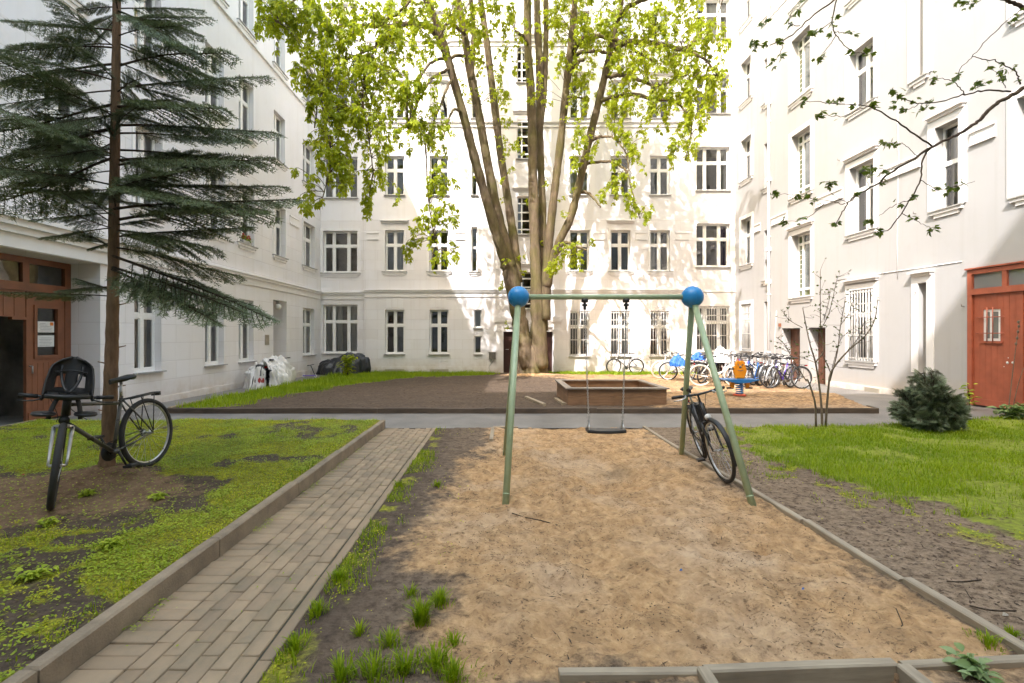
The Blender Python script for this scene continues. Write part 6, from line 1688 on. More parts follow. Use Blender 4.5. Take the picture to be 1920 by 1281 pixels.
c = gd(1893, 785, -.05); leafy('leafy_plant', 'broad leaved plant with grey green leaves in the lawn before the red brown door', 'plant', (c[0], c[1], ground_z(c[0], c[1])), 130, .34, .28, .15, M['weedleaf'], 9, .05, tone=.75)
c = (gd(1800, 758, -.08)); leafy('wall_plant', 'thin upright young plant with light green leaves between the bush and the red brown door', 'plant', (10.55, 10.75, gzf(10.7)), 34, .16, .62, .13, M['cover'], 2, .3)
yp = (-6.35, 20.2, ground_z(-6.35, 20.2)); leafy('shrub', 'small yellow green leafed shrub before the black tarpaulin', 'shrub', yp, 230, .42, 1.05, .17, M['chestnutleaf'], 7, -.1)
c = gd(1800, 1262, 0); leafy('leafy_weed', 'crinkled green weed beside the sunken box in the near right corner', 'weed', (float(c[0]) + .04, float(c[1]), .0), 80, .11, .07, .065, M['weedleaf'], 7, .1, tone=.7)
for px, py, lab in ((60, 1085, 'pale rosette weed at the left edge of the moss bed'), (210, 1025, 'spreading light green rosette weed in the middle of the moss bed'), (85, 985, 'light green weed just below the front wheel of the leaning bicycle'), (165, 930, 'pale green weed right of the leaning bicycle front wheel'), (300, 935, 'clump of light green weed below the conifer trunk')):
    c = gd(px, py, .11); leafy('rosette_weed', lab, 'weed', (c[0], c[1], ground_z(c[0], c[1])), 90, .10, .05, .042, M['cover'], 8, .2, 'weeds in the left moss bed', .8)
# dry flower stalks by the door
st = MB(); P0 = gd(1892, 775, -.05); y_ = float(P0[1])
for pts in (((1890, 775), (1898, 705), (1905, 650), (1912, 600)), ((1897, 775), (1908, 725), (1919, 690))): st.tube(curve_pts([at(p[0], p[1], y_) for p in pts], 10), np.linspace(.010, .005, 10), 6)
for py in (604, 612, 622, 634, 645): st.sphere(at(1911 - (py - 600) * .14 + rng.normal(0, 1.5), py, y_), .022, 8, 6, (1, 1, 1.6))
tag(st.build('dry_stalk', M['saplingbark'], origin=tuple(at(1890, 775, y_))), 'dry brown flower stalks rising in front of the red brown door', 'plant stalk')

# flowers in front of a first floor window of the left building
fx, fy, fz = XL + .02, 16.1, 4.64
fl = thing('window_box', 'window box with red flowers on a first floor sill of the left building', 'flower box', (fx, fy, fz)); fo = (fx, fy, fz)
MB().bbox(fx - .09, fx + .07, fy - .28, fy + .28, fz + .0, fz + .13, .01).build('box', M['ledge'], fl, fo)
q = MB()
for _ in range(16): q.sphere((fx + rng.normal(0, .05), fy + rng.uniform(-.25, .25), fz + .2 + rng.uniform(0, .12)), .035, 8, 5)
q.build('blossoms', M['redframe'], fl, fo)
P = np.stack([fx + rng.normal(0, .05, 60), fy + rng.uniform(-.27, .27, 60), fz + .12 + rng.uniform(0, .14, 60)], -1); dd = rng.normal(0, 1, (60, 3)); lv2 = Leaves(); scatter(lv2, OV, P, dd, rng.uniform(.06, .1, 60), rng.random(60) * .6, .5); lv2.build('leaves', M['cover'], fl, fo)

# ================================================================== BICYCLES
def rotz_about(axis_p, axis_d, ang):
    Rm = np.array(Matrix.Rotation(ang, 3, Vector(axis_d)))
    p = np.array(axis_p, float)
    return lambda v: (v - p) @ Rm.T + p


def make_bike(label, frame='blacksteel', style='diamond', tyre='rubber', rim='steel', steer=0.0, bar='flat', rack=True, guard='black',
              basket=False, detail=True, child_seat=False, group=None, fork='blacksteel', flap=None, bigtyre=1.0, saddle_h=0.0, nspoke=16, bar_up=.55):
    t = thing('bicycle', label, 'bicycle', group=group)
    RW = .335
    RX, BX, FX = -.50, -.06, .56
    ht, hb = np.array((.345, 0, .86)), np.array((.405, 0, .67))
    sc_ = np.array((-.215, 0, .76)); bb = np.array((BX, 0, .285)); rh_ = np.array((RX, 0, .355)); fh_ = np.array((FX, 0, .355))
    st = rotz_about(hb, (ht - hb) / np.linalg.norm(ht - hb), steer)
    seg = 8 if detail else 6
    f = MB()
    f.tube([ht + (ht - hb) * .08, hb - (ht - hb) * .05], .021, seg); f.tube([hb + (0, 0, .03), bb], .020, seg); f.tube([bb, sc_ + (sc_ - bb) * .08], .017, seg)
    if style == 'diamond': f.tube([ht - (ht - hb) * .15, sc_ - (sc_ - bb) * .06], .016, seg)
    elif style == 'low': f.tube(curve_pts([hb + (ht - hb) * .35, (.18, 0, .50), bb + (sc_ - bb) * .28], 8), .018, seg)
    else: f.tube([ht - (ht - hb) * .3, bb + (sc_ - bb) * .55], .016, seg)
    for s in (1, -1):
        o = np.array((0, s * .062, 0)); o2 = np.array((0, s * .022, 0))
        f.tube([bb + o2, rh_ + o], [.011, .008], seg); f.tube([sc_ + o2 * .8, (sc_ + rh_) / 2 + o * .85, rh_ + o], [.009, .008, .008], seg)
    f.tube([bb + (0, -.04, 0), bb + (0, .04, 0)], .024, 10)
    f.build('frame', M[frame], t)
    fk = MB()
    fk.tube([hb - (ht - hb) * .03 + (0, -.062, -.02), hb + (.006, 0, -.005), hb - (ht - hb) * .03 + (0, .062, -.02)], .018, seg)
    for s in (1, -1): fk.tube(curve_pts([hb + (.004, s * .06, -.02), (.475, s * .06, .48), fh_ + (0, s * .058, 0)], 6), np.linspace(.016, .009, 6), seg)
    fk.xf(st).build('fork', M[fork], t)

    def wheel(c, fn):
        w = MB().torus(RW, .020 * bigtyre, 40 if detail else 28, 8 if detail else 6, c, sq=1.0)
        if fn: w.xf(fn)
        wo = w.build('wheel', M[tyre], t)
        r = MB().torus(RW - .026, .011, 40 if detail else 28, 6, c, sq=1.0); r.xf(fn) if fn else None
        r.build('rim', M[rim], wo)
        h = MB(); h.tube([c + np.array((0, -.055, 0)), c + np.array((0, .055, 0))], .013, 8); h.tube([c + np.array((0, -.032, 0)), c + np.array((0, -.028, 0))], .026, 10); h.tube([c + np.array((0, .028, 0)), c + np.array((0, .032, 0))], .026, 10)
        for k in range(nspoke):
            a = 2 * math.pi * k / nspoke; s = 1 if k % 2 else -1
            h.tube([c + np.array((.022 * math.cos(a + .5), s * .03, .022 * math.sin(a + .5))), c + np.array(((RW - .03) * math.cos(a), 0, (RW - .03) * math.sin(a)))], .0016 if detail else .0013, 3, False)
        if fn: h.xf(fn)
        h.build('spokes', M['steel'], wo)
    wheel(rh_, None); wheel(fh_, st)
    # saddle
    s_ = MB(); zt = .955 + saddle_h
    xs = np.linspace(-.39, -.11, 9); ws = np.array([.045, .075, .083, .075, .055, .035, .024, .020, .012]); hs = np.array([.02, .035, .03, .02, .015, .015, .018, .016, .006])
    P = []
    for x, w, h in zip(xs, ws, hs):
        a = np.linspace(0, 2 * math.pi, 11)
        P.append(np.stack([np.full(11, x), w * np.cos(a), zt + h * .6 + np.where(np.sin(a) > 0, .022 * np.sin(a), .03 * np.sin(a))], -1))
    s_.grid(np.array(P)); s_.add(P[0][:-1], [tuple(range(10))], True); s_.add(P[-1][:-1], [tuple(range(10))[::-1]], True)
    so = s_.build('saddle', M['black'], t)
    p = MB(); p.tube([sc_, (-.245, 0, zt - .01)], .0135, seg); p.tube([(-.31, 0, zt - .012), (-.19, 0, zt - .008)], .009, 6); p.build('seat_post', M['steel'], so)
    # handlebar
    h = MB(); g = MB()
    bt = ht + (ht - hb) * bar_up
    h.tube([ht, bt], .014, seg); bc_ = bt + (.05, 0, .01); h.tube([bt + (-.01, 0, -.005), bc_], .015, seg)
    if bar == 'flat':
        h.tube(curve_pts([bc_ + (-.03, -.31, .015), bc_ + (-.005, -.15, .01), bc_, bc_ + (-.005, .15, .01), bc_ + (-.03, .31, .015)], 13), .0125, seg)
        ends = [(bc_ + (-.03, s * .31, .015), bc_ + (-.012, s * .19, .011)) for s in (1, -1)]
    else:
        for s in (1, -1): h.tube(curve_pts([bc_, bc_ + (.03, s * .08, .03), bc_ + (.02, s * .19, .09), bc_ + (-.10, s * .26, .10), bc_ + (-.22, s * .28, .085)], 12), .0115, seg)
        ends = [(bc_ + (-.22, s * .28, .085), bc_ + (-.10, s * .262, .099)) for s in (1, -1)]
    for a, b in ends: g.tube([a, b], .018, 8)
    levers = []
    for a, b in ends:
        L = MB(); levers.append(L)
        d = (b - a) / np.linalg.norm(b - a); L.tube(curve_pts([b + d * .02, b + d * .02 + (.05, 0, -.012), b - d * .04 + (.065, 0, -.03), a + (.055, 0, -.035)], 6), .0065, 5)
        L.tube([b + d * .035, b + d * .02 + (.03, 0, -.02)], .014, 6)
    ho = h.xf(st).build('handlebar', M['blacksteel' if frame != 'whiteframe' else 'steel'], t)
    g.xf(st).build('grip', M['black'], ho)
    for L in levers: L.xf(st).build('brake_lever', M['steel' if not child_seat else 'black'], ho)
    # cranks
    c = MB(); q = MB()
    a = random.uniform(0, 6.28) if not child_seat else -1.9
    c.lathe([(.012, -.052), (.088, -.050), (.088, -.046), (.012, -.044)], 24, bb, 'Y')
    for s in (1, -1):
        e = bb + np.array((s * .17 * math.cos(a), s * .062, s * .17 * math.sin(a))); c.tube([bb + (0, s * .05, 0), e], [.013, .010], 6)
        q.box(e[0] - .045, e[0] + .045, min(e[1], e[1] + s * .09), max(e[1], e[1] + s * .09), e[2] - .012, e[2] + .012)
    c.lathe([(.012, -.047), (.04, -.046), (.04, -.042), (.012, -.041)], 16, rh_, 'Y')
    for s in (.088, -.088): c.tube([bb + (0, -.048, s), rh_ + (0, -.045, s * .45)], .004, 4)
    co = c.build('crank_set', M['meter' if not detail else 'black'], t); q.build('pedal', M['black'], co)
    # brakes, shifter cables
    k = MB()
    k.tube(curve_pts([st(np.array([bc_ + (-.0, .14, 0)]))[0], np.array((.47, .06, .98)), np.array((.36, .03, .80)), np.array((.2, .02, .66))], 12), .003, 4, False)
    k.tube(curve_pts([st(np.array([bc_ + (-.0, -.14, 0)]))[0], np.array((.46, -.05, .95)), np.array((.43, -.02, .76)), np.array((.44, -.03, .70))], 12), .003, 4, False)
    k.build('cable', M['black'], t)

    def fender(c, a0, a1, fn, nm):
        aa = np.linspace(a0, a1, 18); P = []
        for x in aa: P.append([(c[0] + (RW + .034 - dr) * math.cos(x), w, c[2] + (RW + .034 - dr) * math.sin(x)) for w, dr in ((-.027, .012), (-.017, .003), (0, 0), (.017, .003), (.027, .012))])
        m = MB().grid(np.array(P))
        for s in (1, -1): m.tube([np.array(c) + (0, s * .05, 0), np.array((c[0] + (RW + .03) * math.cos(a0 * .75 + a1 * .25 if nm else a1 * .8 + a0 * .2), s * .026, c[2] + (RW + .03) * math.sin(a0 * .75 + a1 * .25 if nm else a1 * .8 + a0 * .2)))], .0025, 4)
        if fn: m.xf(fn)
        m.build('mudguard', M[guard], t)
    if guard:
        fender(rh_, R(45), R(195), None, 0)
        if not child_seat: fender(fh_, R(-15), R(125), st, 1)
    if rack:
        r = MB(); z = .755
        for y in (-.055, 0, .055): r.tube([(-.27, y, z), (-.66, y, z)], .0055, 6)
        for x in (-.30, -.47, -.66): r.tube([(x, -.055, z), (x, .055, z)], .0055, 6)
        for s in (1, -1):
            for x in (-.40, -.58): r.tube([(x, s * .06, z), rh_ + (0, s * .066, .02)], .005, 6)
        r.tube([(-.27, 0, z), sc_ + (0, 0, -.02)], .006, 6)
        r.build('luggage_rack', M['black'], t)
        l = MB(); l.box(-.695, -.668, -.045, .045, z - .035, z + .005); l.build('tail_light', M['redlens' if not child_seat else 'black'], t)
    else:
        l = MB(); l.lathe([(.001, 0), (.022, 0), (.022, .02), (.001, .025)], 10, (-.27, 0, zt - .13), 'X'); l.build('tail_light', M['redlens'], t)
    l = MB(); l.lathe([(.012, -.06), (.034, -.02), (.038, 0), (.001, .008)], 14, hb + (.07, 0, .05), 'X'); l.xf(st); l.build('headlight', M['clearlens' if not child_seat else 'black'], t)
    if basket:
        b = MB(); x0, x1, y0, y1, z0, z1 = .47, .73, -.17, .17, .86, 1.08
        for z, e in ((z0, .03), (z0 + .07, .02), (z0 + .14, .01), (z1, 0)): b.tube([(x0 + e, y0 + e, z), (x1 - e, y0 + e, z), (x1 - e, y1 - e, z), (x0 + e, y1 - e, z), (x0 + e, y0 + e, z)], .004, 4)
        for u in np.linspace(0, 1, 9):
            for y in (y0, y1): b.tube([(x0 + u * (x1 - x0), y, z1), (x0 + .03 + u * (x1 - x0 - .06), y * .83, z0)], .003, 4)
            for x, e in ((x0, .03), (x1, -.03)): b.tube([(x, y0 + u * (y1 - y0), z1), (x + e, (y0 + u * (y1 - y0)) * .85, z0)], .003, 4)
        b.xf(st); b.build('basket', M['black'], t)
    if flap: MB().box(-.62, -.40, .07, .17, .42, .72).build('pannier', M[flap], t)
    if child_seat:
        # shell of the seat, opening to the front, with the slots one can see through
        Cx, z0 = .33, .915
        nu, nv = 21, 17; P = np.zeros((nv, nu, 3))
        for i in range(nv):
            v = i / (nv - 1); w = .158 * (1 - .26 * v ** 2.2) * (math.sqrt(max(0.0, 1 - max(0, (v - .72) / .285) ** 2)) if v > .72 else 1)
            for j in range(nu):
                u = -1 + 2 * j / (nu - 1); a = u * 1.35
                wrap = .17 * (1 - .62 * v)
                P[i, j] = (Cx - .05 - .09 * v + wrap * (1 - math.cos(a)) * 1.15, w * math.sin(a) / math.sin(1.35), z0 + .305 * v + (.015 * (1 - u * u) if v > .9 else 0))
        sk = lambda i, j: (3 <= i <= 7 and (j in (5, 6, 7) or j in (12, 13, 14))) or (i == 8 and j in (6, 7, 12, 13))
        s_ = MB().grid(P, True, 0, sk); s_.xf(st)
        so = s_.build('child_seat', M['black'], t); md = so.modifiers.new('thick', 'SOLIDIFY'); md.thickness = .012
        p = MB(); n = 12; PP = np.zeros((4, n, 3))
        for i in range(4):
            for j in range(n):
                u = -1 + 2 * j / (n - 1); PP[i, j] = (Cx - .03 + i * .075, .148 * u * (1 - .06 * i), z0 - .005 + .02 * u * u - .012 * (i == 3))
        p.grid(PP); p.tube(curve_pts([np.array((Cx + .18, -.14, z0 + .015)), np.array((Cx + .22, -.07, z0 + .02)), np.array((Cx + .23, 0, z0 + .02)), np.array((Cx + .22, .07, z0 + .02)), np.array((Cx + .18, .14, z0 + .015))], 12), .02, 8)
        p.tube([(Cx + .1, 0, z0), (Cx + .06, 0, z0 - .17)], .03, 8)
        p.xf(st); po = p.build('seat_pan', M['black'], so); md = po.modifiers.new('thick', 'SOLIDIFY'); md.thickness = .015
        q = MB()
        for s in (1, -1):
            q.tube(curve_pts([np.array((Cx - .125 + .04, s * .07, z0 + .25)), np.array((Cx - .05, s * .065, z0 + .16)), np.array((Cx + .03, s * .04, z0 + .08)), np.array((Cx + .09, 0, z0 + .03))], 8), .011, 6, flat=.4)
        q.tube(curve_pts([np.array((Cx - .02, -.105, z0 + .195)), np.array((Cx - .065, 0, z0 + .205)), np.array((Cx - .02, .105, z0 + .195))], 8), .007, 6)
        q.xf(st); q.build('strap', M['black'], so)
        for s in (1, -1):
            e = MB(); e.tube(curve_pts([np.array((Cx + .07, s * .06, z0 - .01)), np.array((Cx + .10, s * .085, z0 - .08)), np.array((Cx + .12, s * .105, z0 - .19))], 8), .022, 8, flat=.5)
            e.lathe([(.001, -.012), (.05, -.010), (.055, 0), (.05, .012), (.001, .014)], 14, (0, 0, 0)); e.v[-1] = e.v[-1] * (1.3, 1.5, 1.1) + np.array((Cx + .15, s * .135, z0 - .14))
            e.xf(st); e.build('foot_rest', M['black'], so)
    return t


def place_bike(t, rear, front, lean=0.0, z=None, scale=1.0):
    """stand a bicycle with its rear wheel at rear and its front wheel at front (x, y), leaning to its left by lean degrees"""
    d = np.array(front[:2], float) - np.array(rear[:2], float); a = math.atan2(d[1], d[0])
    c = (np.array(rear[:2]) * .56 + np.array(front[:2]) * .50) / 1.06
    zr, zf = ground_z(rear[0], rear[1]), ground_z(front[0], front[1])
    zz = (zr * .56 + zf * .50) / 1.06 if z is None else z
    pitch = -math.atan2(zf - zr, np.linalg.norm(d)) if z is None else 0
    t.location = (c[0], c[1], zz - .004)
    t.rotation_mode = 'XYZ'
    m = Matrix.Rotation(a, 4, 'Z') @ Matrix.Rotation(pitch, 4, 'Y') @ Matrix.Rotation(R(-lean), 4, 'X')
    t.rotation_euler = m.to_euler('XYZ'); t.scale = (scale,) * 3


b = make_bike('grey bicycle with a black child seat on its handlebar leaning on the conifer trunk', 'greyframe', 'diamond', bar='flat', steer=R(43), child_seat=True, rack=True, guard=None, fork='steel', bigtyre=1.25, nspoke=28, bar_up=.12)
place_bike(b, (-3.80, 5.24), (-3.83, 4.17), -4, scale=1.03)
b = make_bike('black bicycle leaning on the rear right leg of the green swing frame', 'blacksteel', 'low', bar='flat', steer=R(10), rack=True, guard='black', flap='black', nspoke=28)
place_bike(b, (2.72, 6.37), (2.52, 5.30), -15, z=-.02)

G = 'bicycles parked along the right wall'
Bk = dict(
    white=make_bike('-', 'whiteframe', 'low', 'creamtyre', 'steel', R(8), 'curved', True, 'whiteframe', detail=False, bigtyre=1.35, nspoke=14, fork='whiteframe', group=G),
    silver=make_bike('-', 'silverframe', 'mixte', 'rubber', 'steel', R(-12), 'curved', True, 'silverframe', detail=False, bigtyre=1.35, nspoke=14, fork='silverframe', group=G),
    purple=make_bike('-', 'purpleframe', 'low', 'rubber', 'steel', R(14), 'flat', True, 'silverframe', detail=False, bigtyre=1.35, nspoke=14, fork='silverframe', group=G),
    black=make_bike('-', 'blacksteel', 'diamond', 'rubber', 'steel', R(6), 'flat', True, 'black', detail=False, bigtyre=1.35, nspoke=14, group=G),
    blue=make_bike('-', 'blueframe', 'mixte', 'rubber', 'steel', R(-8), 'curved', True, 'black', detail=False, bigtyre=1.35, nspoke=14, basket=True, group=G),
    red=make_bike('-', 'redframe', 'mixte', 'rubber', 'steel', R(10), 'flat', False, 'black', detail=False, bigtyre=1.35, nspoke=14, group=G))
used = set()
def park(kind, rx, ry_, fx, fy, lean, label, group=G):
    t = Bk[kind] if kind not in used else copy_tree(Bk[kind])
    used.add(kind); t['label'] = label
    if group: t['group'] = group
    elif 'group' in t: del t['group']
    place_bike(t, (rx, ry_), (fx, fy), lean)
    return t
def pxb(a, b, ya, yb): return ((a - VX) * ya / F, ya, (b - VX) * yb / F, yb)
lone = make_bike('dark bicycle standing alone against the back wall under a barred window', 'blacksteel', 'diamond', steer=R(4), bar='flat', guard='black', detail=False, bigtyre=1.35, nspoke=14); place_bike(lone, (PX(1184), 22.3), (PX(1148), 22.25), 7)
park('white', *pxb(1284, 1240, 19.4, 19.5), 5, 'white bicycle at the left end of the parked row, front wheel standing clear')
park('black', *pxb(1330, 1290, 18.9, 18.3), 5, 'dark bicycle half hidden under the blue tarpaulin, second from the left end of the row')
park('blue', *pxb(1345, 1322, 18.4, 17.2), 4, 'blue bicycle with a wire basket behind the right legs of the swing')
t = park('white', *pxb(1318, 1373, 15.9, 15.6), -5, 'white bicycle with cream tyres standing crosswise behind the swing leg')
park('silver', *pxb(1378, 1358, 18.2, 16.8), 6, 'silver bicycle just left of the orange spring rider, behind the cream tyred one')
park('red', *pxb(1402, 1378, 18.0, 16.6), -4, 'dark red framed bicycle standing behind the orange spring rider')
park('silver', *pxb(1425, 1392, 17.6, 16.2), 5, 'silver bicycle hidden behind the orange rider at its right shoulder')
park('silver', *pxb(1440, 1400, 17.4, 15.8), -6, 'silver bicycle right behind the right wing of the spring rider')
park('silver', *pxb(1452, 1412, 17.1, 15.6), 5, 'silver bicycle in the densest part of the row, right of the rider')
park('silver', *pxb(1466, 1425, 16.8, 15.2), -4, 'silver bicycle third from the right end of the parked row')
park('purple', *pxb(1490, 1432, 15.6, 14.9), 6, 'purple framed bicycle at the right end of the row with silver mudguards')
park('black', *pxb(1500, 1447, 15.0, 14.9), -5, 'black bicycle at the very right end of the row, nearest the cellar doors')
park('silver', *pxb(1482, 1440, 16.4, 15.3), 6, 'silver bicycle with raised handlebar beside the purple one')
park('red', *pxb(1362, 1342, 18.9, 17.9), 5, 'red bicycle between the blue basket bicycle and the white sheet')
park('silver', *pxb(1300, 1262, 18.6, 18.8), -4, 'silver bicycle behind the blue bundle, its rear wheel right of it')
park('black', *pxb(1350, 1312, 17.6, 16.9), 6, 'black bicycle in front of the small blue cover')
park('silver', *pxb(1392, 1352, 18.8, 18.2), -5, 'silver bicycle tucked below the white sheet')
park('purple', *pxb(1410, 1372, 17.2, 16.4), 5, 'purple bicycle seen past the left side of the orange rider')
park('white', *pxb(1470, 1428, 17.6, 16.0), 4, 'white bicycle behind the purple one near the downpipe')
park('white', *pxb(1478, 1436, 17.0, 15.7), -5, 'white bicycle in the second line behind the purple one')
park('blue', *pxb(1435, 1385, 16.2, 15.2), 3, 'blue basket bicycle nearest the spring rider on its right')
park('white', *pxb(1420, 1384, 19.0, 17.6), 4, 'white bicycle at the back of the row close to the wall, behind the rider')


# ---------------------------------------------------------------- covers
def drape(name, label, cat, cx, cy, rx, ry_, top, m, seed, ang=0.0, wr=.06, hole=None, z0=None, mate=None, humps=((0, 0, 1.0),)):
    n = 64; zb = ground_z(cx, cy) if z0 is None else z0; ca, sa = math.cos(ang), math.sin(ang)
    P = np.zeros((n, n, 3)); U, Vv = np.meshgrid(np.linspace(-1, 1, n), np.linspace(-1, 1, n), indexing='ij')
    # square to disc
    X = U * np.sqrt(1 - Vv ** 2 / 2); Y = Vv * np.sqrt(1 - U ** 2 / 2); r = np.hypot(X, Y)
    H = np.zeros_like(r)
    for hx, hy, hh in humps: H = np.maximum(H, hh * (1 - np.clip(np.hypot((X - hx) * .9, Y - hy) / (1.02), 0, 1) ** 2.4))
    rid = np.abs(fbm(X * 3.2 + seed, Y * 3.2, 4, seed) - .5) * 2; fol = fbm(X * 7 + seed, Y * 7, 3, seed + 3)
    H = np.clip(H * (1 + (rid - .35) * wr * 4) + (fol - .5) * wr * 1.6, .0, None) * sstep(1.0, .93, r)
    RR = 1 + (fbm(np.arctan2(Y, X) * 2.2 + 9, r * 2, 3, seed + 5) - .5) * .28
    an = np.arctan2(Y, X); fold = 1 + sstep(.25, .7, r) * wr * 5 * (np.abs(fbm(np.cos(an) * 5 + seed, np.sin(an) * 5 + H * 1.5, 3, seed + 7) - .5) * 2 - .3) + wr * 3 * (fbm(X * 9, Y * 9 + seed, 3, seed + 11) - .5)
    x = X * rx * RR * fold; y = Y * ry_ * RR * fold
    P[..., 0] = cx + x * ca - y * sa; P[..., 1] = cy + x * sa + y * ca; P[..., 2] = zb + .01 + top * H
    sk = None
    if hole: sk = lambda i, j: (hole[0] < X[i, j] < hole[1]) and (hole[2] < Y[i, j] < hole[3])
    b = MB().grid(P, True, 0, sk); o = b.build(name, m, origin=(cx, cy, zb)); md = o.modifiers.new('thick', 'SOLIDIFY'); md.thickness = .01
    return tag(o, label, cat)


M['whitesheet'] = mat('white_plastic_sheet', (0.68, 0.66, 0.64), 0.35, amt=0.10, scale=4, bmp=0.5, bscale=9)
M['blacksheet'] = mat('black_tarpaulin', (0.022, 0.024, 0.028), 0.38, amt=0.3, scale=5, bmp=0.6, bscale=8)
M['bluesheet'] = mat('blue_tarpaulin', (0.03, 0.14, 0.46), 0.45, amt=0.22, scale=5, bmp=0.5, bscale=10)
drape('plastic_sheet', 'crumpled white plastic sheet thrown over parked things by the left wall', 'tarpaulin', -7.82, 16.35, .64, 1.08, 1.02, M['whitesheet'], 3, 0.0, .10, hole=(.25, .6, -.85, -.62), humps=((0, -.12, .92), (0, .35, 1.0), (0.1, -.5, .8)))
sc2 = thing('motor_scooter', 'dark motor scooter with red panel showing through the gap in the white sheet', 'scooter', (-7.85, 16.2, gzf(16.2)))
so_ = tuple(sc2.location); zb = so_[2]
q = MB(); q.tube(curve_pts([(-7.75, 15.6, zb + .75), (-7.72, 15.5, zb + .5), (-7.76, 15.7, zb + .25), (-7.82, 16.2, zb + .22), (-7.85, 16.6, zb + .3), (-7.87, 16.8, zb + .55)], 14), .13, 10, flat=.8); q.build('body', M['blacksteel'], sc2, so_)
q = MB(); q.sphere((-7.70, 15.5, zb + .27), .13, 14, 8, (1, .8, 1.1)); q.build('leg_shield', M['redframe'], sc2, so_)
for y in (15.5, 16.75): q = MB().torus(.2, .05, 28, 8); q.xf(lambda v: np.stack([v[:, 1] - 7.8, v[:, 0] + y, v[:, 2] + zb + .25], -1)); q.build('wheel', M['rubber'], sc2, so_)
q = MB(); q.tube(curve_pts([(-7.86, 16.3, zb + .72), (-7.86, 16.6, zb + .74), (-7.86, 16.9, zb + .7)], 6), .11, 10, flat=.6); q.build('saddle', M['black'], sc2, so_)
hb_ = copy_tree(lone); hb_['label'] = 'bicycle under the far end of the white sheet, one wheel sticking out below'; place_bike(hb_, (-7.62, 16.0), (-7.55, 17.05), 3, z=gzf(16.5) - .05)
drape('tarpaulin', 'black tarpaulin covering a low heap in the left corner below the wide window', 'tarpaulin', -7.05, 21.75, 1.12, .62, .95, M['blacksheet'], 8, 0, .05, humps=((-.25, 0, .72), (.35, 0, 1.0), (.05, 0, .85)))
kp = thing('toy_scooter', 'small white and purple kick scooter lying at the left end of the black tarpaulin', 'scooter', (-8.1, 20.3, gzf(20.3))); ko = tuple(kp.location)
MB().bbox(-8.25, -7.75, 20.22, 20.34, ko[2] + .06, ko[2] + .09, .01).build('deck', M['purpleframe'], kp, ko)
q = MB(); q.tube([(-7.76, 20.28, ko[2] + .08), (-7.95, 20.3, ko[2] + .52)], .016, 8); q.tube([(-8.05, 20.18, ko[2] + .5), (-7.85, 20.42, ko[2] + .54)], .014, 8); q.build('handlebar', M['black'], kp, ko)
for x in (-8.24, -7.74):
    q = MB().torus(.05, .018, 20, 6, (x, 20.28, ko[2] + .06)); q.build('wheel', M['whiteframe'], kp, ko)
drape('tarpaulin', 'blue tarpaulin bundled over a parked bicycle left of the swing legs', 'tarpaulin', (1270 - VX) * 18.3 / F, 18.3, .30, .26, .42, M['bluesheet'], 12, .5, .10, z0=ground_z(6.8, 18.3) + .55, humps=((0, 0, 1.0), (.4, 0, .8)))
drape('tarpaulin', 'small blue cover on a bicycle saddle between the two right swing legs', 'tarpaulin', (1309 - VX) * 18.0 / F, 18.0, .24, .2, .28, M['bluesheet'], 17, 0, .12, z0=ground_z(7.4, 18) + .78)
drape('plastic_sheet', 'white plastic sheet bunched on top of the bicycles below the wide barred window', 'tarpaulin', (1352 - VX) * 17.4 / F, 17.4, .34, .26, .55, M['whitesheet'], 23, .2, .13, z0=ground_z(8, 17.4) + .72)
kc = MB(); cx_, cy_ = (1316 - VX) * 16.6 / F, 16.6; cz = ground_z(cx_, cy_) + .52
P = np.zeros((10, 16, 3))
for i in range(10):
    for j in range(16): a = math.pi * j / 15; r = .24 - .10 * i / 9; P[i, j] = (cx_ + r * 1.25 * math.cos(a), cy_ + .2 * i / 9, cz + r * math.sin(a) * .9)
kc.grid(P); o = kc.build('child_seat', M['black'], origin=(cx_, cy_, cz)); md = o.modifiers.new('t', 'SOLIDIFY'); md.thickness = .02; tag(o, 'black bicycle child seat shell hanging among the bicycles between the swing legs', 'child seat')

# ================================================================== SWING
SW = thing('swing_set', 'green steel swing frame with a big blue ball at each top corner', 'swing frame', (1.25, 5.6, 0))
WO = tuple(SW.location)
BLp, BRp = np.array((0.232, 5.62, 2.05)), np.array((2.268, 5.62, 2.05))
for c, m in ((BLp, 0), (BRp, 0)):
    q = MB(); q.sphere(c, .126, 40, 24)
    # seam of the two half shells
    q.torus(.1262, .0022, 48, 6, (0, 0, 0)); q.v[-1] = q.v[-1][:, [1, 0, 2]] + c if c is BLp else q.v[-1][:, [1, 0, 2]] + c
    q.build('ball_joint', M['blueplastic'], SW, WO)
q = MB(); q.tube([BLp + (.1, 0, 0), BRp - (.1, 0, 0)], .031, 20); q.build('crossbar', M['greenpaint'], SW, WO)
for top, foot in ((BLp, (.065, 4.63, -.06)), (BLp, (.085, 6.58, -.08)), (BRp, (2.425, 4.56, -.06)), (BRp, (2.51, 6.60, -.08))):
    f_ = np.array(foot); d = (f_ - top) / np.linalg.norm(f_ - top)
    q = MB(); q.tube([top + d * .09, f_], .034, 20); q.build('leg', M['greenpaint'], SW, WO)
    q = MB(); q.tube([f_ - d * .13, f_ - d * .118], .0352, 20); q.build('leg_collar', M['greenpaint'], SW, WO)
for x in (1.008, 1.493):
    q = MB(); q.tube([(x, 5.62, 2.03), (x, 5.62, 1.985)], .04, 12); q.tube([(x, 5.62, 1.99), (x, 5.62, 1.90)], .017, 10); q.tube([(x - .03, 5.62, 1.955), (x + .03, 5.62, 1.955)], .014, 8); q.build('swing_bearing', M['black'], SW, WO)
sg_ = thing('swing', 'single black swing seat hanging on two chains from the green frame', 'swing', (1.25, 5.62, .49)); gO = tuple(sg_.location)
q = MB(); nX = 12; P = []
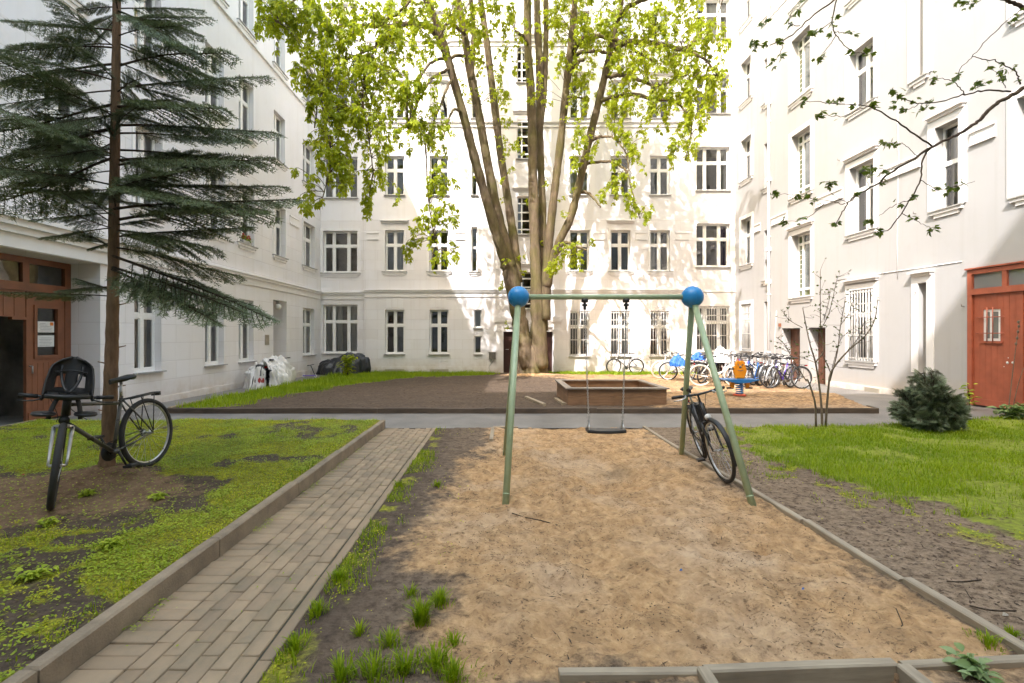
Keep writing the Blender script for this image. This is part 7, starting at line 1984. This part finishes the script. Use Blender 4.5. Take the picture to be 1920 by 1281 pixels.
for x in np.linspace(1.03, 1.475, nX):
    dz = -.012 * (1 - ((x - 1.2525) / .2225) ** 2)
    P.append([(x, 5.62 + y, .495 + dz + z) for y, z in ((-.085, -.005), (-.08, -.022), (.08, -.022), (.085, -.005), (.08, .012), (-.08, .012), (-.085, -.005))])
P = np.array(P); q.grid(P, False); q.add(P[0][:-1], [tuple(range(6))]); q.add(P[-1][:-1], [tuple(range(6))[::-1]]); q.build('seat', M['black'], sg_, gO)
for x0, x1 in ((1.008, 1.055), (1.493, 1.45)):
    q = MB(); n = 62; a = np.array((x0, 5.62, 1.90)); e = np.array((x1, 5.62, .57))
    for i in range(n):
        c = a + (e - a) * (i + .5) / n; L = np.linalg.norm(e - a) / n * .78; w = .0085; d = (e - a) / np.linalg.norm(e - a)
        s_ = np.array((1.0, 0, 0)) if i % 2 else np.array((0, 1.0, 0))
        q.tube([c - d * L * .8 + s_ * w * .4, c - d * L * .4 + s_ * w, c + d * L * .4 + s_ * w, c + d * L * .8 + s_ * w * .4, c + d * L * .8 - s_ * w * .4, c + d * L * .4 - s_ * w, c - d * L * .4 - s_ * w, c - d * L * .8 - s_ * w * .4, c - d * L * .8 + s_ * w * .4], .0032, 4, False)
    for y in (-.07, .07): q.tube([e + (0, 0, .01), (x1 - .005 * np.sign(x1 - 1.25) * -1, 5.62 + y, .50)], .006, 6)
    q.build('chain', M['steel'], sg_, gO)

# ================================================================== SPRING RIDER
ry0 = 12.4; rc = (6.22, ry0, ground_z(6.22, ry0)); RDR = thing('spring_rider', 'orange spring rider with blue wings on a coil spring in the sand before the bicycles', 'spring rider', rc); RO = tuple(rc)
x, y, z = rc
q = MB(); aa = np.linspace(0, 6 * 2 * math.pi, 150); q.tube(np.stack([x + .085 * np.cos(aa), y + .085 * np.sin(aa), z + .04 + .29 * aa / aa[-1]], -1), .014, 8)
sp_ = q.build('spring', [M['riderblue']], RDR, RO)
q = MB(); q.lathe([(.001, .0), (.16, .0), (.16, .035), (.12, .045), (.001, .045)], 24, (x, y, z)); q.build('base_plate', M['redbase'], RDR, RO)


def slab(outline, y0, y1, bev=.02):
    """upright board with rounded edges from an (x, z) outline"""
    O_ = np.array(outline); c = O_.mean(0); rings = []
    for yy, k in ((y0, 1 - bev * 4), (y0 + bev, 1.0), (y1 - bev, 1.0), (y1, 1 - bev * 4)): p = c + (O_ - c) * k; rings.append(np.stack([x + p[:, 0], np.full(len(p), yy), z + p[:, 1]], -1))
    n = len(O_); b = MB(); fs = [(i * n + k, i * n + (k + 1) % n, (i + 1) * n + (k + 1) % n, (i + 1) * n + k) for i in range(3) for k in range(n)] + [tuple(range(n))[::-1], tuple(3 * n + k for k in range(n))]
    return b.add(np.concatenate(rings), fs, False)
body = [(a_ * .78, b_) for a_, b_ in [(-.15, .44), (.15, .44), (.175, .52), (.215, .60), (.225, .68), (.19, .735), (.165, .78), (.15, .86), (.10, .90), (.04, .905), (0, .89), (-.04, .905), (-.10, .90), (-.15, .86), (-.165, .78), (-.19, .735), (-.225, .68), (-.215, .60), (-.175, .52)]]
bo = slab(body, y - .05, y + .02).build('body', M['orange'], RDR, RO)
q = MB(); q.sphere((x - .055, y - .052, z + .80), .018, 10, 6); q.sphere((x + .055, y - .052, z + .80), .018, 10, 6); q.lathe([(.001, -.01), (.035, -.008), (.03, 0)], 10, (x, y - .05, z + .745), 'Y'); q.tube([(x - .07, y - .052, z + .66), (x, y - .055, z + .64), (x + .07, y - .052, z + .66)], .008, 6); q.build('face_marks', M['meter'], bo, RO)
for s in (1, -1):
    q = MB(); q.tube([(x + s * .14, y - .03, z + .69), (x + s * .27, y - .03, z + .69)], .022, 10); q.tube([(x + s * .27, y - .03, z + .69), (x + s * .285, y - .03, z + .69)], .03, 10); q.build('hand_grip', M['black'], RDR, RO)
wing = [(-.46, .415), (-.42, .43), (.42, .43), (.46, .415), (.36, .385), (.20, .345), (.12, .335), (-.12, .335), (-.20, .345), (-.36, .385)]
slab(wing, y - .14, y + .30, .015).build('wing_board', M['riderblue'], RDR, RO)
slab([(-.10, .325), (.10, .325), (.12, .345), (-.12, .345)], y - .1, y + .2, .01).build('saddle_block', M['riderblue'], RDR, RO)
for s in (1, -1):
    q = slab([(s * .15, .34), (s * .25, .34), (s * .24, .24), (s * .22, .205), (s * .16, .205), (s * .145, .25)], y - .04, y + .03, .01); q.build('foot_block', M['orange'], RDR, RO)
    q = MB(); q.tube([(x + s * .16, y, z + .2), (x + s * .33, y, z + .195)], .024, 10); q.build('foot_peg', M['black'], RDR, RO)

# ================================================================== LIGHT, SKY, CAMERA
sun_d = Vector((1.0, 1.8, -2.16)).normalized()
el = math.asin(-sun_d.z); az = math.atan2(-sun_d.x, -sun_d.y)       # compass bearing of the sun from +Y
sl = bpy.data.lights.new('Sun', 'SUN'); sl.energy = 2.0; sl.angle = R(0.53); sl.color = (0.785, 0.765, 0.78)
so = bpy.data.objects.new('Sun', sl); so.rotation_euler = sun_d.to_track_quat('-Z', 'Y').to_euler(); so.location = (0, 0, 40); COL.objects.link(so)
w = bpy.data.worlds.new('World'); scene.world = w; w.use_nodes = True
nt = w.node_tree; bg = nt.nodes['Background']
sky = nt.nodes.new('ShaderNodeTexSky'); sky.sky_type = 'NISHITA'; sky.sun_disc = False
sky.sun_elevation = el; sky.sun_rotation = az; sky.air_density = 2.4; sky.dust_density = 4.2; sky.ozone_density = 0.5
nt.links.new(sky.outputs[0], bg.inputs[0]); bg.inputs[1].default_value = 0.15

cd = bpy.data.cameras.new('Camera'); cam = bpy.data.objects.new('Camera', cd); COL.objects.link(cam)
cam.location = (0, 0, HC); cam.rotation_euler = (R(90), 0, 0)
cd.sensor_fit = 'HORIZONTAL'; cd.sensor_width = 36; cd.lens = F / 1920 * 36
cd.shift_x = (960 - VX) / 1920; cd.shift_y = -(640.5 - VY) / 1920
cd.clip_start = 0.05; cd.clip_end = 3000
scene.camera = cam
scene.view_settings.view_transform = 'Standard'; scene.view_settings.look = 'None'; scene.view_settings.gamma = 1.0
scene.view_settings.exposure = 2.42
scene.cycles.max_bounces = 9; scene.cycles.diffuse_bounces = 7; scene.cycles.transparent_max_bounces = 12
scene.cycles.use_denoising = True
scene.cycles.caustics_reflective = False; scene.cycles.caustics_refractive = False
